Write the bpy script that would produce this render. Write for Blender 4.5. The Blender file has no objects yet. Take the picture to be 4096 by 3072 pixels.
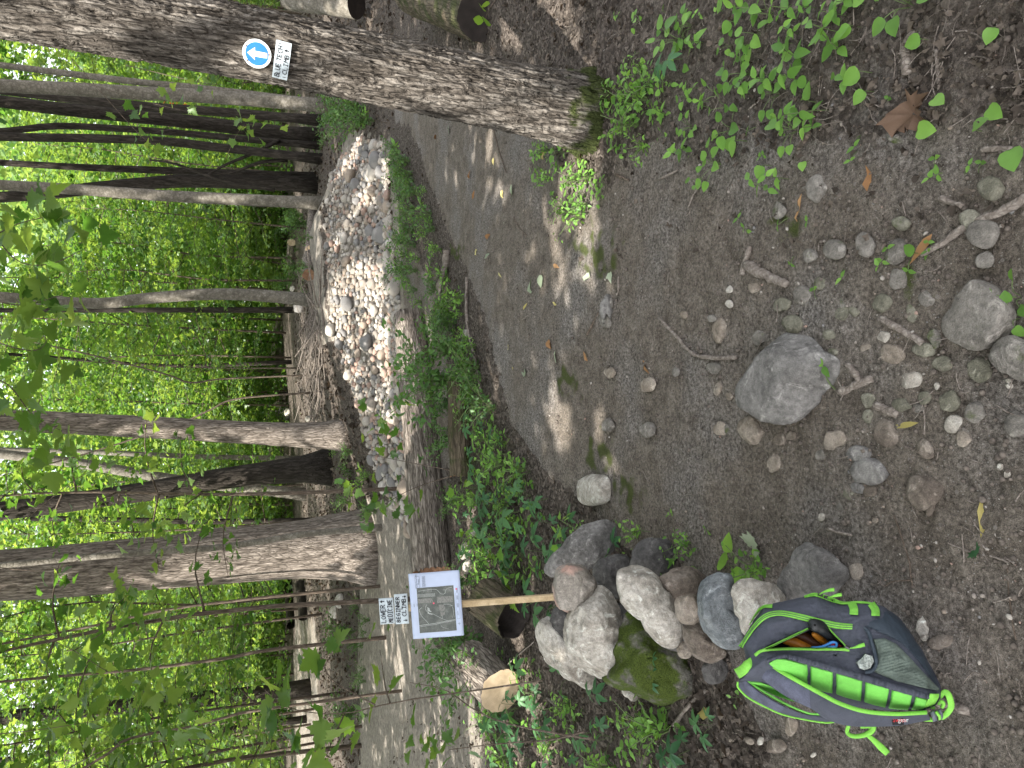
import bpy, math, random
import numpy as np
from mathutils import Vector, Matrix

# ------------------------------------------------------------------ camera, sky, sun, exposure
SC = bpy.context.scene
COL = SC.collection
FPX, CX, CY, EYE = 2800.0, 2048.0, 1536.0, 1.5
PITCH = math.radians(19.0)
sp, cp = math.sin(PITCH), math.cos(PITCH)
CAM = np.array([0.0, 0.0, EYE])
FWD = np.array([0.0, cp, -sp]); UPV = np.array([0.0, sp, cp]); RGT = np.array([1.0, 0.0, 0.0])

cam_d = bpy.data.cameras.new('camera'); cam = bpy.data.objects.new('camera', cam_d); COL.objects.link(cam)
cam_d.sensor_fit = 'HORIZONTAL'; cam_d.sensor_width = 36.0; cam_d.lens = FPX / 4096 * 36.0
cam_d.clip_start = 0.05; cam_d.clip_end = 2000
# the phone was held upright and the picture is stored lying on its side: world up is image left
M = Matrix(((-UPV[0], RGT[0], -FWD[0], 0), (-UPV[1], RGT[1], -FWD[1], 0), (-UPV[2], RGT[2], -FWD[2], EYE), (0, 0, 0, 1)))
cam.matrix_world = M
SC.camera = cam

SUN_EL, SUN_AZ = math.radians(57), math.radians(222)      # azimuth clockwise from +Y (view direction)
S_DIR = np.array([math.sin(SUN_AZ) * math.cos(SUN_EL), math.cos(SUN_AZ) * math.cos(SUN_EL), math.sin(SUN_EL)])
W = bpy.data.worlds.new('World'); SC.world = W; W.use_nodes = True
wn = W.node_tree.nodes; wl = W.node_tree.links
sky = wn.new('ShaderNodeTexSky'); sky.sky_type = 'NISHITA'; sky.sun_disc = False
sky.sun_elevation = SUN_EL; sky.sun_rotation = SUN_AZ; sky.air_density = 1.0; sky.dust_density = 3.0; sky.ozone_density = 0.6
hs = wn.new('ShaderNodeHueSaturation'); hs.inputs['Saturation'].default_value = 0.26
wl.new(sky.outputs[0], hs.inputs['Color']); bg = wn['Background']
wl.new(hs.outputs[0], bg.inputs[0]); bg.inputs[1].default_value = 0.15
sun_d = bpy.data.lights.new('sun', 'SUN'); sun = bpy.data.objects.new('sun', sun_d); COL.objects.link(sun)
sun_d.energy = 3.9; sun_d.angle = math.radians(0.53); sun_d.color = (1.0, 0.95, 0.87)
sun.rotation_euler = Vector(S_DIR).to_track_quat('Z', 'Y').to_euler()
SC.view_settings.view_transform = 'Standard'; SC.view_settings.look = 'None'
SC.view_settings.gamma = 1.0; SC.view_settings.exposure = 1.85
SC.cycles.max_bounces = 7; SC.cycles.diffuse_bounces = 3; SC.cycles.glossy_bounces = 2
SC.cycles.transmission_bounces = 4; SC.cycles.transparent_max_bounces = 8
SC.cycles.sample_clamp_indirect = 6.0; SC.cycles.use_denoising = True
SC.cycles.caustics_reflective = False; SC.cycles.caustics_refractive = False

# ------------------------------------------------------------------ helpers
rng = np.random.default_rng(7)
random.seed(7)
U = lambda a, b: float(rng.uniform(a, b))

def ss(a, b, x):
    t = np.clip((np.asarray(x, float) - a) / (b - a), 0, 1); return t * t * (3 - 2 * t)

_perm = np.random.default_rng(3).permutation(256).astype(np.int64); _perm = np.concatenate([_perm, _perm, _perm])
_g = np.random.default_rng(4).normal(size=(256, 3)); _g /= np.linalg.norm(_g, axis=1)[:, None]
def perlin(x, y, z=0.0):
    x, y, z = np.broadcast_arrays(np.asarray(x, float), np.asarray(y, float), np.asarray(z, float))
    xi, yi, zi = np.floor(x).astype(np.int64), np.floor(y).astype(np.int64), np.floor(z).astype(np.int64)
    xf, yf, zf = x - xi, y - yi, z - zi
    u, v, w = [t * t * t * (t * (t * 6 - 15) + 10) for t in (xf, yf, zf)]
    out = 0
    for dx in (0, 1):
        for dy in (0, 1):
            for dz in (0, 1):
                h = _perm[_perm[_perm[(xi + dx) & 255] + ((yi + dy) & 255)] + ((zi + dz) & 255)]
                g = _g[h]
                d = g[..., 0] * (xf - dx) + g[..., 1] * (yf - dy) + g[..., 2] * (zf - dz)
                out = out + d * (u if dx else 1 - u) * (v if dy else 1 - v) * (w if dz else 1 - w)
    return out * 1.6
def fbm(x, y, z=0.0, o=4):
    s, a, f = 0, 1.0, 1.0
    for i in range(o):
        s = s + a * perlin(x * f + 17 * i, y * f + 5 * i, np.asarray(z) * f); a *= .5; f *= 2.03
    return s

def ray(sx, sy):
    return FWD + ((CY - sy) / FPX) * RGT - ((sx - CX) / FPX) * UPV
def proj(P):
    d = np.asarray(P, float) - CAM
    t = np.maximum(d @ FWD, 1e-3)
    return CX - (d @ UPV) / t * FPX, CY - (d @ RGT) / t * FPX, d @ FWD
def at_depth(sx, sy, t): return CAM + ray(sx, sy) * t
def at_y(sx, sy, y):
    r = ray(sx, sy); return CAM + r * (y / r[1])
def at_z(sx, sy, z):
    r = ray(sx, sy); return CAM + r * ((z - EYE) / r[2])

# terrain -----------------------------------------------------------
def toe(x): return 8.4 + 0.37 * np.asarray(x, float)
def berm(x, y):
    x = np.asarray(x, float); y = np.asarray(y, float)
    H = np.interp(x, [-2.6, -1.6, -.85, .13, 1.2, 2.6, 3.2, 3.9], [0, .05, .2, .45, .72, .75, .45, 0])
    d = y - toe(x)
    return H * ss(0, 1.9, d) * (1 - .55 * ss(3.2, 5.0, d))
def hgt(x, y):
    x = np.asarray(x, float); y = np.asarray(y, float)
    b = .30 * ss(6.5, 14, y) + .45 * ss(14, 27, y) + .7 * ss(27, 60, y) + 5.0 * ss(50, 160, y)
    b = b + .10 * ss(-1.2, -3.2, x) * ss(1.2, 3, y) * (1 - ss(4.0, 6, y))
    b = b + .10 * ss(1.7, 3.2, x) * ss(1, 3, y) * (1 - ss(5, 8, y))
    b = b + .02 * perlin(x * .9, y * .9, 2.2) + .035 * perlin(x * .33, y * .33, 5.1) * ss(3, 8, y)
    return np.maximum(b, 0 * b + b) + berm(x, y) * (1 - .25 * ss(9, 14, y))
_TS = .8 * (200 / .8) ** np.linspace(0, 1, 260)
def ground_at(sx, sy, lift=0.0):
    r = ray(sx, sy); ts = _TS
    for k in range(2):
        Q = CAM + np.outer(ts, r); below = Q[:, 2] < hgt(Q[:, 0], Q[:, 1]) + lift
        i = int(np.argmax(below)) if below.any() else len(ts) - 1
        if k == 0: ts = np.linspace(ts[max(i - 1, 0)], ts[i], 24)
    return Q[i]

def inpoly(px, py, poly):
    px = np.asarray(px, float); py = np.asarray(py, float); ins = np.zeros(px.shape, bool)
    n = len(poly)
    for i in range(n):
        x1, y1 = poly[i]; x2, y2 = poly[(i + 1) % n]
        c = ((y1 > py) != (y2 > py)) & (px < (x2 - x1) * (py - y1) / ((y2 - y1) if y2 != y1 else 1e-9) + x1)
        ins ^= c
    return ins

# mesh objects ------------------------------------------------------
def mesh(name, V, F, mat=None, smooth=True, attrs=None):
    V = np.asarray(V, float)
    me = bpy.data.meshes.new(name)
    if isinstance(F, np.ndarray):
        k = F.shape[1]; nf = len(F)
        me.vertices.add(len(V)); me.vertices.foreach_set('co', V.ravel())
        me.loops.add(nf * k); me.loops.foreach_set('vertex_index', F.astype(np.int32).ravel())
        me.polygons.add(nf); me.polygons.foreach_set('loop_start', np.arange(0, nf * k, k, dtype=np.int32))
        me.update(calc_edges=True); me.validate()
    else:
        me.from_pydata([tuple(v) for v in V], [], [tuple(int(i) for i in f) for f in F]); me.update()
    if smooth: me.polygons.foreach_set('use_smooth', np.ones(len(me.polygons), bool))
    if attrs:
        for k_, a in attrs.items():
            at = me.attributes.new(k_, 'FLOAT', 'POINT'); at.data.foreach_set('value', np.asarray(a, np.float32))
    if mat: me.materials.append(mat)
    return me
def tagp(o, label=None, cat=None, group=None, kind=None):
    if label: o['label'] = label
    if cat: o['category'] = cat
    if group: o['group'] = group
    if kind: o['kind'] = kind
    return o
def obj(name, me, parent=None, loc=None, **tags):
    o = bpy.data.objects.new(name, me); COL.objects.link(o)
    if loc is not None: o.location = tuple(float(c) for c in loc)
    if parent is not None: o.parent = parent
    return tagp(o, **tags)
def empty(name, loc=(0, 0, 0), **tags):
    return obj(name, None, None, loc, **tags)
def part(name, V, F, mat, parent, smooth=True, attrs=None, **tags):
    """world-space mesh as a child of an unrotated empty"""
    V = np.asarray(V, float) - np.array(parent.location)
    return obj(name, mesh(name, V, F, mat, smooth, attrs), parent, **tags)
def wobj(name, V, F, mat, loc, smooth=True, attrs=None, **tags):
    """world-space mesh as a top-level object with its origin at loc"""
    V = np.asarray(V, float) - np.asarray(loc, float)
    return obj(name, mesh(name, V, F, mat, smooth, attrs), None, loc, **tags)

def catmull(P, n):
    P = np.asarray(P, float); k = len(P)
    if k < 3:
        t = np.linspace(0, 1, n)[:, None]; return P[0] * (1 - t) + P[-1] * t
    Q = np.vstack([2 * P[0] - P[1], P, 2 * P[-1] - P[-2]]); out = []
    for s in np.linspace(0, k - 1 - 1e-9, n):
        i = int(s); t = s - i; a, b, c, d = Q[i:i + 4]
        out.append(.5 * (2 * b + (c - a) * t + (2 * a - 5 * b + 4 * c - d) * t * t + (3 * b - a - 3 * c + d) * t ** 3))
    return np.array(out)
def tube(P, R, seg=10, cap=True, flat=1.0, up=None):
    """tube through P with radii R; returns V, F(list)"""
    P = np.asarray(P, float); n = len(P); R = np.broadcast_to(np.asarray(R, float), (n,))
    T = np.gradient(P, axis=0); T /= np.linalg.norm(T, axis=1)[:, None] + 1e-12
    ref = np.array(up, float) if up is not None else (np.array([1.0, 0, 0]) if abs(T[0][0]) < .8 else np.array([0, 1.0, 0]))
    V = []
    a = np.linspace(0, 2 * np.pi, seg, endpoint=False)
    for i in range(n):
        u = ref - T[i] * (ref @ T[i]); u /= np.linalg.norm(u) + 1e-12; v = np.cross(T[i], u); ref = u if up is None else ref
        V.append(P[i] + R[i] * (np.cos(a)[:, None] * u * flat + np.sin(a)[:, None] * v))
    V = np.vstack(V); F = []
    for i in range(n - 1):
        for j in range(seg):
            k = (j + 1) % seg; F.append((i * seg + j, i * seg + k, (i + 1) * seg + k, (i + 1) * seg + j))
    if cap:
        F.append(tuple(range(seg))[::-1]); F.append(tuple(range((n - 1) * seg, n * seg)))
    return V, F
def join(parts):
    Vs, Fs, o = [], [], 0
    for V, F in parts:
        Vs.append(np.asarray(V, float)); Fs += [tuple(i + o for i in f) for f in F]; o += len(V)
    return np.vstack(Vs), Fs
def tri(F):
    out = []
    for f in F:
        for i in range(1, len(f) - 1): out.append((f[0], f[i], f[i + 1]))
    return np.array(out, np.int32)
_ico = {}
def ico(n):
    if n not in _ico:
        import bmesh
        bm = bmesh.new(); bmesh.ops.create_icosphere(bm, subdivisions=n, radius=1)
        V = np.array([v.co[:] for v in bm.verts]); bm.verts.index_update()
        F = np.array([[v.index for v in f.verts] for f in bm.faces]); bm.free(); _ico[n] = (V, F)
    return _ico[n][0].copy(), _ico[n][1]

def scatter(V, F, P, R, S):
    """copies of (V, F tri array) at P with rotations R (n,3,3), scales S (n,)"""
    V = np.asarray(V, float); F = np.asarray(F); n = len(P)
    W_ = np.einsum('nij,vj->nvi', R * np.asarray(S)[:, None, None], V) + np.asarray(P)[:, None, :]
    FF = (F[None] + (np.arange(n) * len(V))[:, None, None]).reshape(-1, F.shape[1])
    return W_.reshape(-1, 3), FF
def rots(n, tilt=.5, head=None, r=rng):
    """random rotations: z axis tilted from up by about tilt (rad), any heading"""
    h = r.uniform(0, 2 * np.pi, n) if head is None else head
    ta = r.normal(0, tilt, n); tb = r.normal(0, tilt, n)
    c, s = np.cos, np.sin; o = np.zeros(n); i = np.ones(n)
    Rz = np.stack([np.stack([c(h), -s(h), o], 1), np.stack([s(h), c(h), o], 1), np.stack([o, o, i], 1)], 1)
    Rx = np.stack([np.stack([i, o, o], 1), np.stack([o, c(ta), -s(ta)], 1), np.stack([o, s(ta), c(ta)], 1)], 1)
    Ry = np.stack([np.stack([c(tb), o, s(tb)], 1), np.stack([o, i, o], 1), np.stack([-s(tb), o, c(tb)], 1)], 1)
    return Rz @ Rx @ Ry

# leaf shapes: stem at origin, tip along +y, unit length ------------
def leaf_poly(pts, fold=.12, curl=.15):
    """pts: right half outline (x>=0) from stem to tip; fan to midrib, folded and curled"""
    pts = np.asarray(pts, float); n = len(pts)
    mid = np.stack([np.zeros(n), pts[:, 1], np.zeros(n)], 1)
    Rr = np.stack([pts[:, 0], pts[:, 1], np.abs(pts[:, 0]) * fold * 2], 1); L = Rr * [-1, 1, 1]
    V = np.vstack([mid, Rr, L]); V[:, 2] -= curl * (V[:, 1] ** 2)
    F = []
    for i in range(n - 1):
        for (A, B) in ((0, n), (2 * n, 0)):
            F += [(A + i, B + i, B + i + 1), (A + i, B + i + 1, A + i + 1)]
    F = np.array(F)
    P = V[F]; area = np.linalg.norm(np.cross(P[:, 1] - P[:, 0], P[:, 2] - P[:, 0]), axis=1)
    return V, F[area > 1e-7]
OVATE = leaf_poly([(0, 0), (.2, .16), (.27, .4), (.17, .72), (0, 1)])
NARROW = leaf_poly([(0, 0), (.13, .25), (.15, .5), (0, 1)])
DIAM = (np.array([[0, 0, 0], [.36, .5, .07], [0, 1, -.1], [-.36, .5, .07]]), np.array([[0, 1, 2], [0, 2, 3]]))
HEART = leaf_poly([(0, .12), (.16, 0), (.36, .06), (.46, .28), (.4, .56), (.2, .82), (0, 1)], .1, .08)
def _maple():
    o = [(0, 0), (.10, .03), (.34, -.04), (.27, .12), (.47, .22), (.40, .30), (.58, .46), (.38, .47), (.36, .58), (.22, .52), (.26, .70), (.17, .72), (.12, .86), (0, 1)]
    V = [(0, .36, .04)] + [(x, y, abs(x) * .22) for x, y in o] + [(-x, y, abs(x) * .22) for x, y in o[-2:0:-1]]
    V = np.array(V); V[:, 2] -= .16 * V[:, 1] ** 2; n = len(V) - 1
    return V, np.array([(0, 1 + i, 1 + (i + 1) % n) for i in range(n)])
MAPLE = _maple()
def _maple_lo():
    o = [(0, 0), (.32, .0), (.52, .44), (.24, .5), (0, 1)]
    V = [(0, .36, .04)] + [(x, y, abs(x) * .25) for x, y in o] + [(-x, y, abs(x) * .25) for x, y in o[-2:0:-1]]
    V = np.array(V); V[:, 2] -= .16 * V[:, 1] ** 2; n = len(V) - 1
    return V, np.array([(0, 1 + i, 1 + (i + 1) % n) for i in range(n)])
MAPLE_LO = _maple_lo()
def rotz(V, a):
    c, s = math.cos(a), math.sin(a); return np.asarray(V) @ np.array([[c, s, 0], [-s, c, 0], [0, 0, 1]])
def _palm():
    Vs, Fs, o = [], [], 0
    base = leaf_poly([(0, 0), (.14, .25), (.21, .5), (.15, .78), (0, 1)], .15, .25)
    for a, s in ((0, 1), (1.05, .88), (-1.05, .88), (2.0, .62), (-2.0, .62)):
        V = rotz(base[0] * s, a); Vs.append(V); Fs.append(base[1] + o); o += len(V)
    return np.vstack(Vs), np.vstack(Fs)
PALM = _palm()

# materials ---------------------------------------------------------
def newmat(name):
    m = bpy.data.materials.new(name); m.use_nodes = True
    nt = m.node_tree; nt.nodes.clear()
    out = nt.nodes.new('ShaderNodeOutputMaterial')
    return m, nt, out
class NT:
    def __init__(s, nt): s.nt = nt
    def n(s, t, props=None, **ins):
        nd = s.nt.nodes.new('ShaderNode' + t)
        for k, v in (props or {}).items(): setattr(nd, k, v)
        for k, v in ins.items():
            key = k.replace('_', ' ')
            sock = nd.inputs[int(k[1:])] if k[0] == 'i' and k[1:].isdigit() else nd.inputs[key]
            if hasattr(v, 'is_output') or isinstance(v, bpy.types.NodeSocket): s.nt.links.new(v, sock)
            else: sock.default_value = v
        return nd
    def noise(s, vec, scale, detail=4, rough=.55, dist=0):
        return s.n('TexNoise', Vector=vec, Scale=scale, Detail=detail, Roughness=rough, Distortion=dist).outputs[0]
    def ramp(s, fac, stops, interp='LINEAR'):
        r = s.n('ValToRGB', Fac=fac); cr = r.color_ramp; cr.interpolation = interp
        while len(cr.elements) < len(stops): cr.elements.new(.5)
        for e, (p, c) in zip(cr.elements, stops):
            e.position = p; e.color = (*c, 1) if not isinstance(c, (int, float)) else (c, c, c, 1)
        return r.outputs[0]
    def mix(s, f, a, b, mode='MIX'):
        m = s.n('MixRGB', {'blend_type': mode}, Fac=f)
        for k, v in (('Color1', a), ('Color2', b)):
            if isinstance(v, tuple): m.inputs[k].default_value = (*v, 1) if len(v) == 3 else v
            else: s.nt.links.new(v, m.inputs[k])
        return m.outputs[0]
    def math(s, op, a, b=0.0):
        m = s.n('Math', {'operation': op})
        for i, v in ((0, a), (1, b)):
            if isinstance(v, (int, float)): m.inputs[i].default_value = v
            else: s.nt.links.new(v, m.inputs[i])
        return m.outputs[0]
    def coord(s, which='Object', scale=None):
        o = s.n('TexCoord').outputs[which]
        if scale is not None:
            mp = s.n('Mapping', Vector=o); mp.inputs['Scale'].default_value = scale; o = mp.outputs[0]
        return o
    def bump(s, h, strength=.5, dist=.01, normal=None):
        b = s.n('Bump', Height=h, Strength=strength, Distance=dist)
        if normal is not None: s.nt.links.new(normal, b.inputs['Normal'])
        return b.outputs[0]
    def pbr(s, out, col, rough=.8, normal=None, spec=.3, **kw):
        p = s.n('BsdfPrincipled', Roughness=rough)
        if isinstance(col, tuple): p.inputs['Base Color'].default_value = (*col, 1)
        else: s.nt.links.new(col, p.inputs['Base Color'])
        p.inputs['Specular IOR Level'].default_value = spec
        if normal is not None: s.nt.links.new(normal, p.inputs['Normal'])
        for k, v in kw.items(): p.inputs[k.replace('_', ' ')].default_value = v
        s.nt.links.new(p.outputs[0], out.inputs[0]); return p

def mat_leaf(name, c1, c2, t1, t2, trans=.45, rough=.45, spec=.35):
    m, nt, out = newmat(name); k = NT(nt)
    tint = k.n('Attribute', {'attribute_name': 'tint'}).outputs['Fac']
    rnd = k.n('ObjectInfo').outputs['Random']
    f = k.math('FRACT', k.math('ADD', tint, rnd))
    vein = k.noise(k.coord('Object'), 60, 2)
    cm = tuple((a * .62 + b * .38) for a, b in zip(c1, c2)); col = k.ramp(f, [(0, tuple(x * .75 for x in c1)), (.5, cm), (1, c2)]); col = k.mix(.25, col, vein, 'OVERLAY')
    tcol = k.ramp(f, [(0, t1), (1, t2)])
    p = k.pbr(out, col, rough, spec=spec)
    tr = k.n('BsdfTranslucent', Color=tcol)
    mx = k.n('MixShader', Fac=trans, i1=p.outputs[0], i2=tr.outputs[0]); nt.links.new(mx.outputs[0], out.inputs[0])
    return m
M_LEAF = mat_leaf('leaf_maple', (.04, .105, .022), (.125, .215, .055), (.13, .31, .03), (.40, .53, .07), .45, .42, .5)
M_LEAF_FAR = mat_leaf('leaf_far', (.04, .10, .028), (.135, .22, .065), (.13, .31, .04), (.44, .56, .12), .45, spec=.3)
M_CANOPY = mat_leaf('leaf_canopy', (.04, .10, .015), (.08, .17, .025), (.14, .30, .015), (.25, .42, .02), .4)
M_GREEN = mat_leaf('leaf_herb', (.10, .23, .04), (.19, .36, .065), (.22, .42, .04), (.34, .5, .06), .32)
M_LIME = mat_leaf('leaf_lime', (.12, .26, .03), (.20, .36, .05), (.30, .46, .04), (.36, .5, .05), .3)
M_BLUEG = mat_leaf('leaf_creeper', (.04, .12, .05), (.08, .18, .065), (.09, .24, .05), (.16, .32, .06), .28)
M_DARKG = mat_leaf('leaf_shrub', (.05, .12, .035), (.10, .20, .05), (.12, .26, .03), (.22, .38, .05), .3)
M_DEAD = mat_leaf('leaf_dead', (.043, .036, .030), (.142, .117, .095), (.14, .08, .04), (.2, .13, .07), .12, .8, .1)
M_RED = mat_leaf('leaf_red', (.55, .06, .02), (.7, .12, .03), (.6, .1, .03), (.7, .15, .04), .4)

def mat_bark(name, dark, mid, light, sc=1.0, bump=.9, moss=0.0, aniso=6.0, attr=False):
    m, nt, out = newmat(name); k = NT(nt)
    co = k.coord('Object', (1, 1, 1 / aniso))
    n1 = k.noise(co, 26 * sc, 5, .6, .4); v = k.n('TexVoronoi', {'feature': 'DISTANCE_TO_EDGE'}, Vector=co, Scale=34 * sc)
    vd = k.ramp(v.outputs[0], [(0, 0.0), (.16, 1.0)])
    n2 = k.noise(k.coord('Object'), 3.2, 4); n3 = k.noise(k.coord('Object'), 160 * sc, 3)
    col = k.ramp(n1, [(.28, dark), (.48, mid), (.68, light)])
    col = k.mix(k.math('MULTIPLY', k.math('SUBTRACT', 1.0, vd), .55), col, dark)
    col = k.mix(.28, col, k.ramp(n2, [(.3, .28), (.7, .72)]), 'OVERLAY')
    col = k.mix(.35, col, n3, 'OVERLAY')
    if moss:
        mn = k.noise(k.coord('Object'), 9, 4)
        pos = k.n('SeparateXYZ', Vector=k.coord('Object')).outputs[2]
        mk = k.math('MULTIPLY', k.ramp(mn, [(.46, 0.0), (.6, 1.0)]), moss) if moss < 1.5 else None
        if mk is None:
            hz = k.n('MapRange', Value=pos); hz.inputs[1].default_value = .02; hz.inputs[2].default_value = .34; hz.inputs[3].default_value = .30; hz.inputs[4].default_value = -.16
            mk = k.ramp(k.math('ADD', mn, hz.outputs[0]), [(.55, 0.0), (.66, 1.0)])
        mc = k.ramp(k.noise(k.coord('Object'), 220, 2), [(.3, (.02, .027, .008)), (.7, (.055, .066, .02))])
        col = k.mix(mk, col, mc)
    h = k.math('ADD', k.math('MULTIPLY', vd, .7), k.math('ADD', n1, k.math('MULTIPLY', n3, .35)))
    k.pbr(out, col, .9, k.bump(h, bump, .012 / sc), .15)
    return m
M_BARK = mat_bark('bark_big', (.022, .018, .014), (.105, .091, .077), (.245, .222, .195), 1.45, 1.0, 2.0)
M_BARK_M = mat_bark('bark_mid', (.036, .029, .023), (.19, .16, .135), (.38, .33, .285), 1.35)
M_BARK_D = mat_bark('bark_dark', (.015, .0125, .010), (.038, .032, .026), (.075, .064, .054), .9)
M_BARK_S = mat_bark('bark_smooth', (.09, .08, .065), (.16, .145, .12), (.24, .22, .19), .5, .25, 0, 1.0)
M_BARK_MOSS = mat_bark('bark_mossy', (.04, .032, .022), (.10, .08, .055), (.17, .14, .10), 1.0, .8, .8)
M_TWIG = mat_bark('bark_twig', (.05, .038, .028), (.11, .085, .065), (.2, .16, .13), 2.0, .4)
M_STICK = mat_bark('bark_stick', (.11, .09, .075), (.2, .17, .145), (.3, .265, .23), 2.0, .5)

def mat_plain(name, c, rough=.6, spec=.3, nscale=40, var=.25, bump=.1, bd=.002, **kw):
    m, nt, out = newmat(name); k = NT(nt); co = k.coord('Object')
    n = k.noise(co, nscale, 4)
    a = tuple(x * (1 - var) for x in c); b = tuple(min(1, x * (1 + var)) for x in c)
    k.pbr(out, k.ramp(n, [(.3, a), (.7, b)]), rough, k.bump(n, bump, bd), spec, **kw); return m
def mat_rock(name, c1, c2, c3, moss=0.0, pink=None, sc=1.0):
    m, nt, out = newmat(name); k = NT(nt)
    rnd = k.n('ObjectInfo').outputs['Random']
    off = k.n('VectorMath', {'operation': 'ADD'}, i0=k.coord('Object')); cmb = k.n('CombineXYZ', X=k.math('MULTIPLY', rnd, 40.0), Y=k.math('MULTIPLY', rnd, 17.0)); nt.links.new(cmb.outputs[0], off.inputs[1]); co = off.outputs[0]
    n1 = k.noise(co, 9 * sc, 5, .6, .5); n2 = k.noise(co, 55 * sc, 5, .65); n3 = k.noise(co, 320 * sc, 2)
    n4 = k.noise(co, 16 * sc, 6, .7, 1.2)
    col = k.ramp(n1, [(.3, c1), (.5, c2), (.72, c3)])
    col = k.mix(k.ramp(n4, [(.56, 0.0), (.66, .7)]), col, tuple(min(.75, x * 1.55) for x in c3))
    col = k.mix(.55, col, k.ramp(n2, [(.3, .15), (.7, .85)]), 'OVERLAY'); col = k.mix(.5, col, n3, 'OVERLAY')
    if pink: col = k.mix(k.ramp(k.noise(co, 7, 3), [(.5, 0.0), (.62, 1.0)]), col, pink)
    if moss:
        mk = k.ramp(k.noise(co, 11, 5, .6), [(.62 - .3 * moss, 0.0), (.72 - .3 * moss, 1.0)])
        col = k.mix(mk, col, k.ramp(k.noise(co, 240, 2), [(.3, (.022, .036, .006)), (.7, (.075, .10, .016))]))
    h = k.math('ADD', k.math('MULTIPLY', n4, .8), k.math('ADD', k.math('MULTIPLY', n2, .6), k.math('MULTIPLY', n3, .15)))
    k.pbr(out, col, .88, k.bump(h, .7, .016 / sc), .2); return m
# ------------------------------------------------------------------ ground
def grid_axis(segs):
    out = [segs[0][0]]
    for a, b, n, g in segs:
        t = np.linspace(0, 1, n + 1)[1:]
        out += list(a + (b - a) * (t ** g))
    return np.array(out)
xs = grid_axis([(-90, -14, 24, .45), (-14, -2.6, 60, .7), (-2.6, 2.7, 330, 1), (2.7, 14, 60, 1.35), (14, 90, 24, 2)])
ys = grid_axis([(-40, 0.6, 24, .5), (.6, 4.2, 250, 1), (4.2, 16, 190, 1.25), (16, 180, 70, 2.0)])
GX, GY = np.meshgrid(xs, ys); gx, gy = GX.ravel(), GY.ravel()
gz = hgt(gx, gy)
psx, psy, pdep = proj(np.stack([gx, gy, gz], 1)); front = pdep > .3
wob = 44 * perlin(gx * 3.1, gy * 3.1, 1.0) + 34 * perlin(gx * 11, gy * 11, 4.0) + 22 * perlin(gx * 29, gy * 29, 2.0)
qx, qy = psx + wob * np.clip(3 / np.maximum(pdep, .5), .2, 1.5), psy + 1.6 * wob * np.clip(3 / np.maximum(pdep, .5), .2, 1.5)
LITTER_R = [(1480, -600), (4600, -600), (4600, 560), (3700, 480), (3050, 600), (2780, 640), (2560, 560), (2440, 700), (2300, 760), (2180, 520), (1900, 300), (1560, 130)]
LITTER_L = [(1500, 3300), (1800, 2300), (1800, 1700), (1760, 1250), (1590, 800), (1520, 470), (1640, 500), (1780, 900), (1880, 1100), (1960, 1350), (2050, 1700), (2200, 1900), (2420, 2080), (2500, 2200), (2800, 2300), (2950, 2750), (3060, 3000), (3100, 3400)]
GRAVEL = [(1440, 3400), (1430, 2600), (1440, 2200), (1470, 2000), (1600, 2010), (1650, 2300), (1730, 2560), (1880, 2760), (1960, 3100), (2000, 3400)]
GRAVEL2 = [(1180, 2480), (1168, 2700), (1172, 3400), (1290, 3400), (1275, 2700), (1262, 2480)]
lit = (inpoly(qx, qy, LITTER_R) | inpoly(qx, qy, LITTER_L)) & front
far = (gy > 8.6)
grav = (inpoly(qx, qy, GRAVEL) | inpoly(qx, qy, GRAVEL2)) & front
top = (gy > toe(gx) + 1.5) & (gy < toe(gx) + 3.4) & (gx > .6) & (gx < 3.4)
BANKG = [(1405, 520), (1560, 560), (1590, 800), (1610, 1100), (1640, 1600), (1680, 2140), (1560, 2010), (1400, 1530), (1310, 1200), (1305, 820), (1370, 580)]
grav = grav | top | (inpoly(psx, psy, BANKG) & front & (gy > 7))
litter = np.where(lit | (far & ~grav), 1.0, 0.0) * np.where((gx > .4) & (gy < 2.6), .55, 1.0) * np.where(front, 1, .6)
mossc = [(2390, 1000, 150), (2280, 1540, 90), (2400, 1830, 110), (2500, 1960, 100), (3180, 930, 110), (2960, 1440, 60), (3210, 1600, 60), (1830, 1010, 60), (2340, 640, 90), (3650, 1110, 90), (3370, 1760, 60)]
moss = np.zeros(len(gx))
for mx_, my_, mr_ in mossc:
    moss = np.maximum(moss, np.clip(1.25 - np.hypot((qx - mx_) / 1.0, (qy - my_)) / mr_, 0, 1) * front)
moss *= np.clip(.6 + 1.1 * perlin(gx * 14, gy * 14, 8), 0, 1)
near = 1 - ss(5, 11, gy)
rough = .009 * fbm(gx * 7, gy * 7, 1, 4) + .006 * fbm(gx * 30, gy * 30, 2, 3) + .0022 * perlin(gx * 90, gy * 90, 3)
gz2 = gz + rough * near * np.where(litter > .5, 1.5, 1.0) + .012 * litter * np.abs(fbm(gx * 12, gy * 12, 6, 2)) * near + .02 * (1 - near) * perlin(gx * 2.4, gy * 2.4, 9) + .006 * moss
ny, nx = GX.shape
ii = np.arange(ny * nx).reshape(ny, nx)
GF = np.stack([ii[:-1, :-1], ii[:-1, 1:], ii[1:, 1:], ii[1:, :-1]], -1).reshape(-1, 4)
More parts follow.
